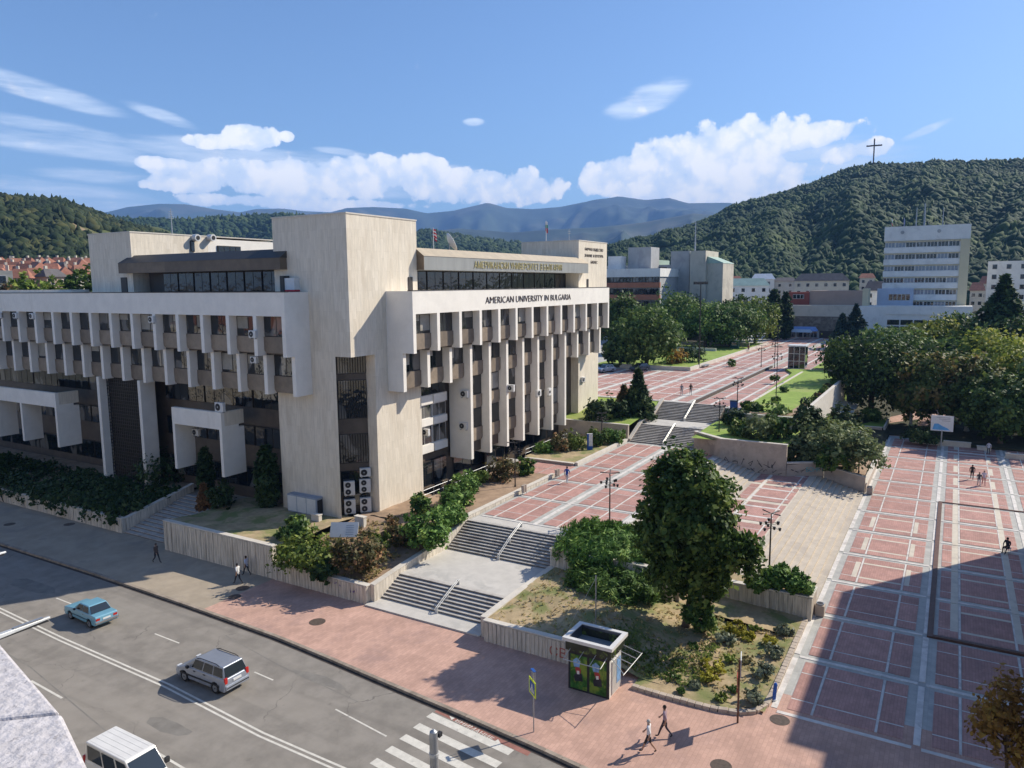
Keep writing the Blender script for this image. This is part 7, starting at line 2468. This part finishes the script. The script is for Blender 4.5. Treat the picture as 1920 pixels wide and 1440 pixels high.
# street lamp arms reaching into the picture from the left, and the grey pole
for (lbl, x, y, z, tipx) in (('grey street lamp head reaching over the road from the left edge', 9.5, 29.35, 10.0, 14.6), ('second street lamp head, only its white tip in view at the left edge', 12.4, 38.7, 10.0, 17.55)):
    t = thing('street_lamp', lbl, 'street lamp', (x - 3.5, y, 0))
    MB().tube([(0, 0, 0), (0, 0, z - 0.4), (1.0, 0, z + 0.05), (3.2, 0, z)], [0.12, 0.08, 0.05, 0.04], 8).build('pole', M['grey_metal'], t)
    L = tipx - x + 3.5
    MB().hexa([(L - 2.1, -0.17, z - 0.09), (L, -0.08, z - 0.06), (L, 0.08, z - 0.06), (L - 2.1, 0.17, z - 0.09)], [(L - 2.1, -0.12, z + 0.06), (L, -0.06, z + 0.02), (L, 0.06, z + 0.02), (L - 2.1, 0.12, z + 0.06)]).build('lamp_head', M['steel_light'], t, bevel=0.02)
    MB().box(L - 1.3, L - 0.25, -0.07, 0.07, z + 0.05, z + 0.08).build('cover', M['grey_metal'], t)
    MB().box(L - 2.0, L - 0.1, -0.14, 0.14, z - 0.12, z - 0.09).build('lens', M['plastic'], t)
t = thing('grey_pole', 'thick pale grey pole with domed cap at the bottom edge', 'pole', (20.6, 15.62, 0))
MB().tube([(0, 0, 0), (0, 0, 6.1), (0, 0, 6.25), (0, 0, 6.33)], [0.17, 0.16, 0.14, 0.04], 18).build('shaft', M['grey_metal'], t)
MB().tube([(0, 0, 5.3), (0, 0, 5.42)], 0.18, 18).build('collar', M['steel_light'], t)
MB().box(0.1, 0.28, -0.2, -0.05, 6.0, 6.16).build('bracket', M['plastic'], t)
t = thing('thin_mast', 'thin grey mast with a stay wire rising from the garden behind the kiosk', 'pole', (41.1, 18.28, 1.1))
MB().tube([(0, 0, 0), (0, 0, 3.45)], 0.045, 8).build('pole', M['grey_metal'], t)
MB().tube([(0, 0, 3.3), (-1.3, 1.3, 0.15)], 0.012, 5).build('stay_wire', M['grey_metal'], t)
# granite parapet by the camera
M['granite'] = pm('speckled_pink_granite', (0.56, 0.52, 0.505), 0.13, 26.0, 0.75, 0.4, 30, second=(0.34, 0.31, 0.30), sec_lo=0.58, sec_hi=0.68, sec_scale=36)
zc = 21.2
pc = [at(-60, 1130, zc), at(0, 1205, zc), at(112, 1335, zc), at(168, 1445, zc), at(190, 1500, zc)]
gp = thing('stone_parapet', 'blurred pale speckled granite parapet in the bottom left corner', 'parapet', (pc[2].x, pc[2].y, zc))
o = pc[2]
j0, j1 = at(62, 1340, zc), at(-120, 1420, zc)
back = [at(-420, 1500, zc), at(-420, 1130, zc)]
mid_e = at(112, 1335, zc)
MB().prism([(p.x - o.x, p.y - o.y) for p in (at(-420, 1395, zc), at(112, 1335, zc) + Vector((0, -0.012, 0)), at(168, 1445, zc), at(215, 1560, zc), at(-420, 1560, zc))], -0.16, 0.0).build('coping_stone', M['granite'], gp, bevel=0.012)
MB().prism([(p.x - o.x, p.y - o.y) for p in (at(-420, 1120, zc), at(-70, 1120, zc), at(0, 1205, zc), at(112, 1334, zc), at(-420, 1392, zc))], -0.16, 0.0).build('coping_stone', M['granite'], gp, bevel=0.012)
MB().box(-3.5, -0.4, -4.2, -0.25, -2.0, -0.17).build('parapet_wall', M['plaster_cream'], gp)

# boards
t = thing('billboard', 'white park billboard with a blue wave on a single post', 'billboard', (114.9, 0.6, 0.3), 0)
MB().tube([(0, 0, 0), (0, 0, 2.3)], 0.09, 8).build('post', M['grey_metal'], t)
p = MB().box(-0.06, 0.06, -1.3, 1.35, 2.2, 4.3).build('panel', M['plate'], t)
MB().add([(-0.065, 1.15, 2.35), (-0.065, -0.95, 2.35), (-0.065, -0.6, 2.65), (-0.065, 0.0, 2.9), (-0.065, 0.5, 3.2), (-0.065, 0.95, 3.15)], [(0, 1, 2, 3, 4, 5)]).build('blue_wave', pm('billboard_blue', (0.12, 0.38, 0.68), 0.15, 1, 0.5), p)
b = MB()
for i in range(3):
    b.box(-0.066, -0.064, -0.9, 0.7 - 0.3 * i, 4.0 - 0.22 * i, 4.08 - 0.22 * i)
b.build('text_lines', M['grey_metal'], p)
t = thing('info_totem', 'blue and white upright sign in the bed before the pinkish wall', 'sign', (79.8, 36.4, 3.0), R(35))
MB().box(-0.1, 0.1, -0.32, 0.32, 0, 2.0).build('panel', M['plate'], t)
MB().box(-0.104, 0.104, -0.324, 0.324, 0, 0.5).build('blue_foot', M['sign_blue'], t)
MB().box(-0.106, 0.106, 0.14, 0.326, 0.5, 1.95).build('blue_edge', M['sign_blue'], t)
t = thing('notice_board', 'tilted white notice board among the shrubs at the building corner', 'notice board', (44.6, 42.5, 1.7), R(30))
pn = MB().hexa([(-0.4, -1.15, 0.3), (0.3, -1.15, 1.35), (0.3, 1.15, 1.35), (-0.4, 1.15, 0.3)], [(-0.45, -1.15, 0.36), (0.25, -1.15, 1.41), (0.25, 1.15, 1.41), (-0.45, 1.15, 0.36)]).build('panel', M['white_metal'], t)
b = MB()
for i in range(5):
    k = 0.15 + 0.15 * i
    X_, Z_ = -0.455 + 0.7 * k, 0.365 + 1.05 * k
    b.add([(X_, -0.8, Z_), (X_ + 0.03, -0.8, Z_ + 0.045), (X_ + 0.03, -0.15, Z_ + 0.045), (X_, -0.15, Z_)], [(0, 1, 2, 3)])
b.build('text_lines', M['grey_metal'], pn)
for y in (-0.7, 0.7):
    MB().box(-0.05, 0.05, y - 0.04, y + 0.04, -0.1, 0.65).build('leg', M['grey_metal'], t)
for lbl, x, y, w in (('cream stone block left of the white notice board', 45.2, 46.0, 0.9), ('cream stone block right of the white notice board', 46.6, 42.2, 1.0)):
    t = thing('stone_block', lbl, 'stone block', (x, y, 2.0))
    MB().box(0, 0.4, 0, w, 0, 1.0).build('block', M['coping'], t, bevel=0.03)
    MB().box(-0.04, 0.44, -0.04, w + 0.04, 1.0, 1.08).build('cap', M['coping'], t)
# glass lift on the square
t = thing('glass_lift', 'glazed lift tower with flat white roof beside the lawn', 'lift', (150, 24.0, 6.0))
MB().box(0, 3, 0, 3.0, 0.3, 4.3).build('glass_box', M['glass_dark'], t)
for y in (0, 1.0, 2.0, 3.0):
    MB().box(-0.05, 0.02, y - 0.05, y + 0.05, 0.2, 4.4).build('mullion', M['steel_light'], t)
for z in (0.2, 1.6, 3.0):
    MB().box(-0.04, 0.03, 0, 3, z, z + 0.1).build('transom', M['steel_light'], t)
MB().box(-0.2, 3.2, -0.2, 3.2, 4.4, 4.65).build('roof', M['white_metal'], t)
t = thing('passage_front', 'low dark glazed passage front with white frames right of the glass lift', 'building', (150, 13.5, 2.0))
MB().box(0, 6, 0, 9, 0, 4.0).build('wall', M['brown_wall'], t)
for j in range(4):
    win(t, 0, 0.4 + 2.1 * j, 2.2 + 2.1 * j, 1.2, 3.2, 'glass_dark', 2)
MB().box(-0.4, 6, -0.2, 9.2, 4.0, 4.4).build('roof_band', M['wall_plain'], t)
MB().box(0, 30, 0, 9, 4.4, 4.5).build('roof_lawn', M['lawn'], t)
# planter along the left of the upper square
long_wall('long low cream planter wall at the left of the upper square', 137, 205, 41.9, 42.3, 6.2, 6.95, 'coping', 0)
long_wall('near end wall of the tree planter on the upper square', 136.6, 137, 41.9, 56, 6.2, 7.0, 'coping', 0)
bed('lawn', 137, 205, 42.3, 62, lambda x, y: 6.6, M['lawn'], 6)
t = thing('square_kiosk', 'small dark green kiosk behind the planter of the upper square', 'kiosk', (186, 45.4, 6.4))
MB().box(0, 1.8, 0, 1.8, 0, 2.1).build('body', pm('dark_green_paint', (0.02, 0.09, 0.07), 0.1, 2, 0.5), t)
MB().box(-0.15, 2, -0.15, 2, 2.1, 2.3).build('roof', M['plate'], t)
win(t, 0, 0.3, 1.5, 0.9, 1.7, 'glass_dark', 1)
long_wall('curved-looking low stone wall behind the green kiosk on the upper square', 192, 192.4, 44, 62, 6.3, 7.6, 'wall_plain')
long_wall('second low stone wall among the square trees', 176, 176.4, 48, 62, 6.3, 7.3, 'coping', 0)
t = thing('bench', 'stone bench against the planter of the upper square', 'bench', (143, 41.0, 6.3))
MB().box(0, 3.2, 0, 0.7, 0.3, 0.45).build('seat', M['grey_metal'], t)
for x in (0.2, 2.7):
    MB().box(x, x + 0.3, 0.1, 0.6, 0, 0.3).build('leg', M['wall_plain'], t)
t = thing('utility_box', 'blue utility box at the foot of the lawn-corner lamp post', 'utility box', (97.6, 23.7, 6.05))
MB().box(0, 0.6, 0, 0.9, 0, 1.2).build('casing', M['sign_blue'], t, bevel=0.02)
MB().box(-0.05, 0.65, -0.05, 0.95, 1.2, 1.28).build('lid', M['plastic'], t)

# ================================================================ PEOPLE
SKIN = pm('skin', (0.42, 0.25, 0.17), 0.06, 6, 0.6)
CL_ = {}


def cloth(c):
    if c not in CL_:
        CL_[c] = pm('cloth_%02d' % len(CL_), c, 0.12, 8, 0.85)
    return CL_[c]


def person(label, loc, rz, pose, shirt, trousers, hair, shoes=(0.03, 0.03, 0.03), shorts=False, sleeves=False, h=1.75, group=None, bald=False):
    k = h / 1.75
    J = {'pelvis': (0, 0, 0.96, 0.145), 'waist': (0, 0, 1.12, 0.125), 'chest': (0.01, 0, 1.33, 0.155), 'neck': (0.02, 0, 1.5, 0.058), 'skull': (0.04, 0, 1.6, 0.085), 'crown': (0.03, 0, 1.69, 0.078)}
    for s, sd_ in ((-1, 'r'), (1, 'l')):
        J['sh' + sd_] = (0.0, 0.19 * s, 1.42, 0.062)
        J['hip' + sd_] = (0, 0.095 * s, 0.9, 0.098)
    if pose == 'walk':
        J.update({'kneel': (0.17, 0.1, 0.52, 0.062), 'anklel': (0.3, 0.1, 0.11, 0.042), 'toel': (0.46, 0.11, 0.06, 0.036), 'kneer': (-0.05, -0.1, 0.5, 0.062), 'ankler': (-0.36, -0.1, 0.17, 0.042), 'toer': (-0.26, -0.11, 0.045, 0.036),
                  'elbl': (-0.13, 0.25, 1.16, 0.046), 'wrl': (-0.06, 0.24, 0.9, 0.034), 'elbr': (0.1, -0.25, 1.15, 0.046), 'wrr': (0.28, -0.23, 0.96, 0.034)})
    elif pose == 'sit':
        for n_ in ('pelvis', 'waist', 'chest', 'neck', 'skull', 'crown', 'shl', 'shr', 'hipl', 'hipr'):
            x, y, z, r_ = J[n_]
            J[n_] = (x - 0.06 + 0.12 * max(0, z - 0.9), y, z - 0.44, r_)
        J.update({'kneel': (0.42, 0.15, 0.52, 0.064), 'anklel': (0.62, 0.15, 0.1, 0.042), 'toel': (0.8, 0.17, 0.08, 0.036), 'kneer': (0.42, -0.13, 0.5, 0.064), 'ankler': (0.45, -0.13, 0.09, 0.042), 'toer': (0.62, -0.14, 0.05, 0.036),
                  'elbl': (0.08, 0.26, 0.74, 0.046), 'wrl': (0.34, 0.18, 0.62, 0.034), 'elbr': (0.08, -0.26, 0.74, 0.046), 'wrr': (0.34, -0.16, 0.6, 0.034)})
    else:
        J.update({'kneel': (0.03, 0.11, 0.5, 0.062), 'anklel': (0.0, 0.12, 0.1, 0.042), 'toel': (0.16, 0.14, 0.045, 0.036), 'kneer': (0.02, -0.11, 0.5, 0.062), 'ankler': (-0.02, -0.12, 0.1, 0.042), 'toer': (0.14, -0.14, 0.045, 0.036),
                  'elbl': (-0.03, 0.27, 1.15, 0.046), 'wrl': (0.08, 0.26, 0.9, 0.034), 'elbr': (-0.03, -0.27, 1.15, 0.046), 'wrr': (0.08, -0.26, 0.9, 0.034)})
    bones = [('pelvis', 'waist', 's'), ('waist', 'chest', 's'), ('chest', 'neck', 's'), ('neck', 'skull', 'k'), ('skull', 'crown', 'h')]
    for d_ in 'lr':
        bones += [('chest', 'sh' + d_, 's'), ('sh' + d_, 'elb' + d_, 's'), ('elb' + d_, 'wr' + d_, 's' if sleeves else 'k'), ('pelvis', 'hip' + d_, 't'), ('hip' + d_, 'knee' + d_, 't'), ('knee' + d_, 'ankle' + d_, 'k' if shorts else 't'), ('ankle' + d_, 'toe' + d_, 'f')]
    nm = list(J)
    me = bpy.data.meshes.new('body_tmp')
    me.from_pydata([J[n_][:3] for n_ in nm], [(nm.index(a), nm.index(b_)) for a, b_, _ in bones], [])
    ob = bpy.data.objects.new('body_tmp', me)
    COL.objects.link(ob)
    ob.modifiers.new('skin', 'SKIN')
    sl = me.skin_vertices[0].data if me.skin_vertices else None
    if sl is None:
        bm_ = bmesh.new()
        bm_.from_mesh(me)
        bm_.verts.layers.skin.verify()
        bm_.to_mesh(me)
        bm_.free()
        sl = me.skin_vertices[0].data
    for i, n_ in enumerate(nm):
        r_ = J[n_][3]
        sl[i].radius = (r_ * 0.8, r_) if n_ in ('chest', 'waist', 'pelvis') else (r_, r_)
        sl[i].use_root = n_ == 'pelvis'
    ss = ob.modifiers.new('sub', 'SUBSURF')
    ss.levels = ss.render_levels = 1
    bpy.context.view_layer.update()
    m2 = bpy.data.meshes.new_from_object(ob.evaluated_get(bpy.context.evaluated_depsgraph_get()))
    bpy.data.objects.remove(ob)
    V = [v.co.copy() for v in m2.vertices]
    F = [tuple(p.vertices) for p in m2.polygons]
    bpy.data.meshes.remove(m2)
    segs = [(Vector(J[a][:3]), Vector(J[b_][:3]), J[a][3], J[b_][3], c) for a, b_, c in bones]

    def kind(p):
        best, kk = 9, 's'
        for a, b_, ra, rb, c in segs:
            d_ = b_ - a
            u = max(0, min(1, (p - a).dot(d_) / d_.length_squared))
            dist = (p - a - d_ * u).length - (ra + (rb - ra) * u)
            if dist < best:
                best, kk = dist, c
        if kk == 'h':
            kk = 'k' if (p.x > J['skull'][0] + 0.035 and p.z < J['crown'][2] + 0.03) or bald and p.x > 0 else 'h'
        if kk == 'k' and p.z > J['skull'][2] - 0.03 and p.x < J['skull'][0] - 0.03:
            kk = 'h'
        return kk
    code = {'s': 0, 't': 1, 'k': 2, 'h': 3, 'f': 4}
    mb_ = MB()
    mb_.v = [tuple(v) for v in V]
    for f in F:
        mb_.f.append(f)
        mb_.mi.append(code[kind(sum((V[i] for i in f), Vector()) / len(f))])
    # hands with five fingers each, nose and ears: all in the same continuous figure
    mb_.cur = 2
    for d_, s in (('l', 1), ('r', -1)):
        w, e = Vector(J['wr' + d_][:3]), Vector(J['elb' + d_][:3])
        u = (w - e).normalized()
        sdv = u.cross(Vector((0, s, 0))).normalized()
        palm = w + u * 0.075
        mb_.tube([w - u * 0.01, w + u * 0.04, palm], [0.03, 0.038, 0.034], 7)
        for q in range(4):
            o_ = palm + sdv * (0.024 * (q - 1.5))
            ln = (0.062, 0.076, 0.072, 0.056)[q]
            mb_.tube([o_ - u * 0.015, o_ + u * ln * 0.5, o_ + u * ln * 0.92 + Vector((0, -s * 0.02, 0))], [0.010, 0.0095, 0.007], 5)
        o_ = w + u * 0.03 + sdv * 0.03
        mb_.tube([o_, o_ + u * 0.035 + sdv * 0.028, o_ + u * 0.065 + sdv * 0.03], [0.012, 0.011, 0.008], 5)
    sk = Vector(J['skull'][:3])
    mb_.ball(sk + Vector((0.092, 0, 0.0)), (0.02, 0.014, 0.022), 6, 4)
    for s in (-1, 1):
        mb_.ball(sk + Vector((0.0, 0.083 * s, 0.0)), (0.018, 0.01, 0.03), 6, 4)
    t = thing('person', label, 'person', loc, rz, group, k)
    o = mb_.build('body', [cloth(shirt), cloth(trousers), SKIN, cloth(hair), cloth(shoes)], t, smooth=True)
    hb = MB()
    hb.ball(sk + Vector((-0.018, 0, 0.055)), (0.098, 0.092, 0.092), 10, 7)
    if not bald:
        hb.build('hair', cloth(hair), t, smooth=True)
    return t


def pat(px, py, z=0.0):
    p = at(px, py, z)
    return (p.x, p.y, z)


LEFT = R(95)
person('grey-haired person in white top and dark shorts walking by the flower bed', pat(1216, 1411), LEFT, 'walk', (0.66, 0.66, 0.68), (0.03, 0.03, 0.035), (0.45, 0.42, 0.38), shorts=True, h=1.72)
person('dark-haired person in mauve shirt and dark trousers beside the grey-haired walker', pat(1246, 1383), LEFT, 'walk', (0.36, 0.26, 0.30), (0.05, 0.045, 0.06), (0.025, 0.02, 0.018), h=1.74)
person('left of two walkers in white shirts by the ribbed wall', pat(447, 1095), LEFT, 'walk', (0.68, 0.68, 0.66), (0.03, 0.03, 0.035), (0.03, 0.025, 0.02), h=1.66)
person('right of two walkers by the ribbed wall, in pale blue shirt', pat(463, 1079), LEFT, 'walk', (0.52, 0.55, 0.66), (0.04, 0.04, 0.05), (0.03, 0.025, 0.02), h=1.62)
person('person in dark brown clothes on the shaded pavement before the left stairs', pat(294, 1055), R(-85), 'walk', (0.10, 0.075, 0.065), (0.03, 0.03, 0.035), (0.05, 0.04, 0.035), sleeves=True, h=1.68)
person('dark-clothed person cut by the left edge on the shaded pavement', pat(1, 941), R(-90), 'walk', (0.05, 0.045, 0.06), (0.03, 0.03, 0.035), (0.03, 0.025, 0.02), sleeves=True, h=1.7)
person('person in blue top and pale trousers crossing the lower terrace', pat(1063, 906, 2.87), R(10), 'walk', (0.03, 0.08, 0.34), (0.45, 0.47, 0.50), (0.03, 0.025, 0.02), h=1.72)
person('left walker of a pair above the topmost flight, in grey top', pat(1278, 741, 6.3), R(20), 'walk', (0.25, 0.25, 0.27), (0.30, 0.30, 0.33), (0.05, 0.04, 0.03), h=1.66)
person('right walker of a pair above the topmost flight, in black top', pat(1295, 741, 6.3), R(20), 'walk', (0.02, 0.02, 0.022), (0.35, 0.33, 0.32), (0.02, 0.02, 0.018), h=1.74)
person('small far figure in dark red on the upper square', pat(1403, 660, 6.3), R(200), 'walk', (0.18, 0.06, 0.05), (0.05, 0.05, 0.06), (0.03, 0.025, 0.02))
person('person in black at the left of the group on the red square', pat(1822, 899, 0.02), R(180), 'walk', (0.02, 0.02, 0.024), (0.025, 0.025, 0.03), (0.02, 0.02, 0.018), sleeves=True)
person('person in dark top and pale trousers in the middle of the square group', pat(1835, 912, 0.02), R(185), 'walk', (0.06, 0.06, 0.075), (0.40, 0.40, 0.44), (0.06, 0.03, 0.025), h=1.62)
person('person in lilac shirt and pink trousers at the right of the square group', pat(1844, 910, 0.02), R(185), 'walk', (0.50, 0.46, 0.56), (0.45, 0.20, 0.20), (0.25, 0.2, 0.16), h=1.7)
person('person in pale shirt standing at the dark park edge', pat(1853, 852, 0.02), R(170), 'stand', (0.55, 0.55, 0.6), (0.06, 0.06, 0.07), (0.03, 0.025, 0.02), h=1.7)
sp = pat(1888, 1036, 0.02)
person('person in dark clothes sitting with legs out on the red square', sp, R(152), 'sit', (0.03, 0.03, 0.045), (0.035, 0.035, 0.045), (0.02, 0.02, 0.018), sleeves=True, h=1.78)
t = thing('stool', 'low white stool under the sitting person on the red square', 'stool', sp, R(152))
MB().box(-0.28, 0.2, -0.2, 0.2, 0.34, 0.4).build('seat', M['plate'], t, bevel=0.01)
for x in (-0.24, 0.14):
    for y in (-0.16, 0.12):
        MB().box(x, x + 0.04, y, y + 0.04, 0, 0.34).build('leg', M['plate'], t)
# ================================================================ AIR
hz = MB().box(-9800, 9800, -9800, 9800, -2.2, 1040).build('haze', [])
hz['kind'] = 'stuff'
hz['label'] = 'thin summer haze over the valley'
hm = bpy.data.materials.new('haze')
hm.use_nodes = True
hnt = NT(hm.node_tree)
vol = hnt.n('ShaderNodeVolumePrincipled', {'Color': (0.26, 0.50, 1.0, 1), 'Density': 1.1e-4, 'Anisotropy': 0.0})
hnt.n('ShaderNodeOutputMaterial', {'Volume': vol.outputs[0]})
hz.data.materials.clear()
hz.data.materials.append(hm)
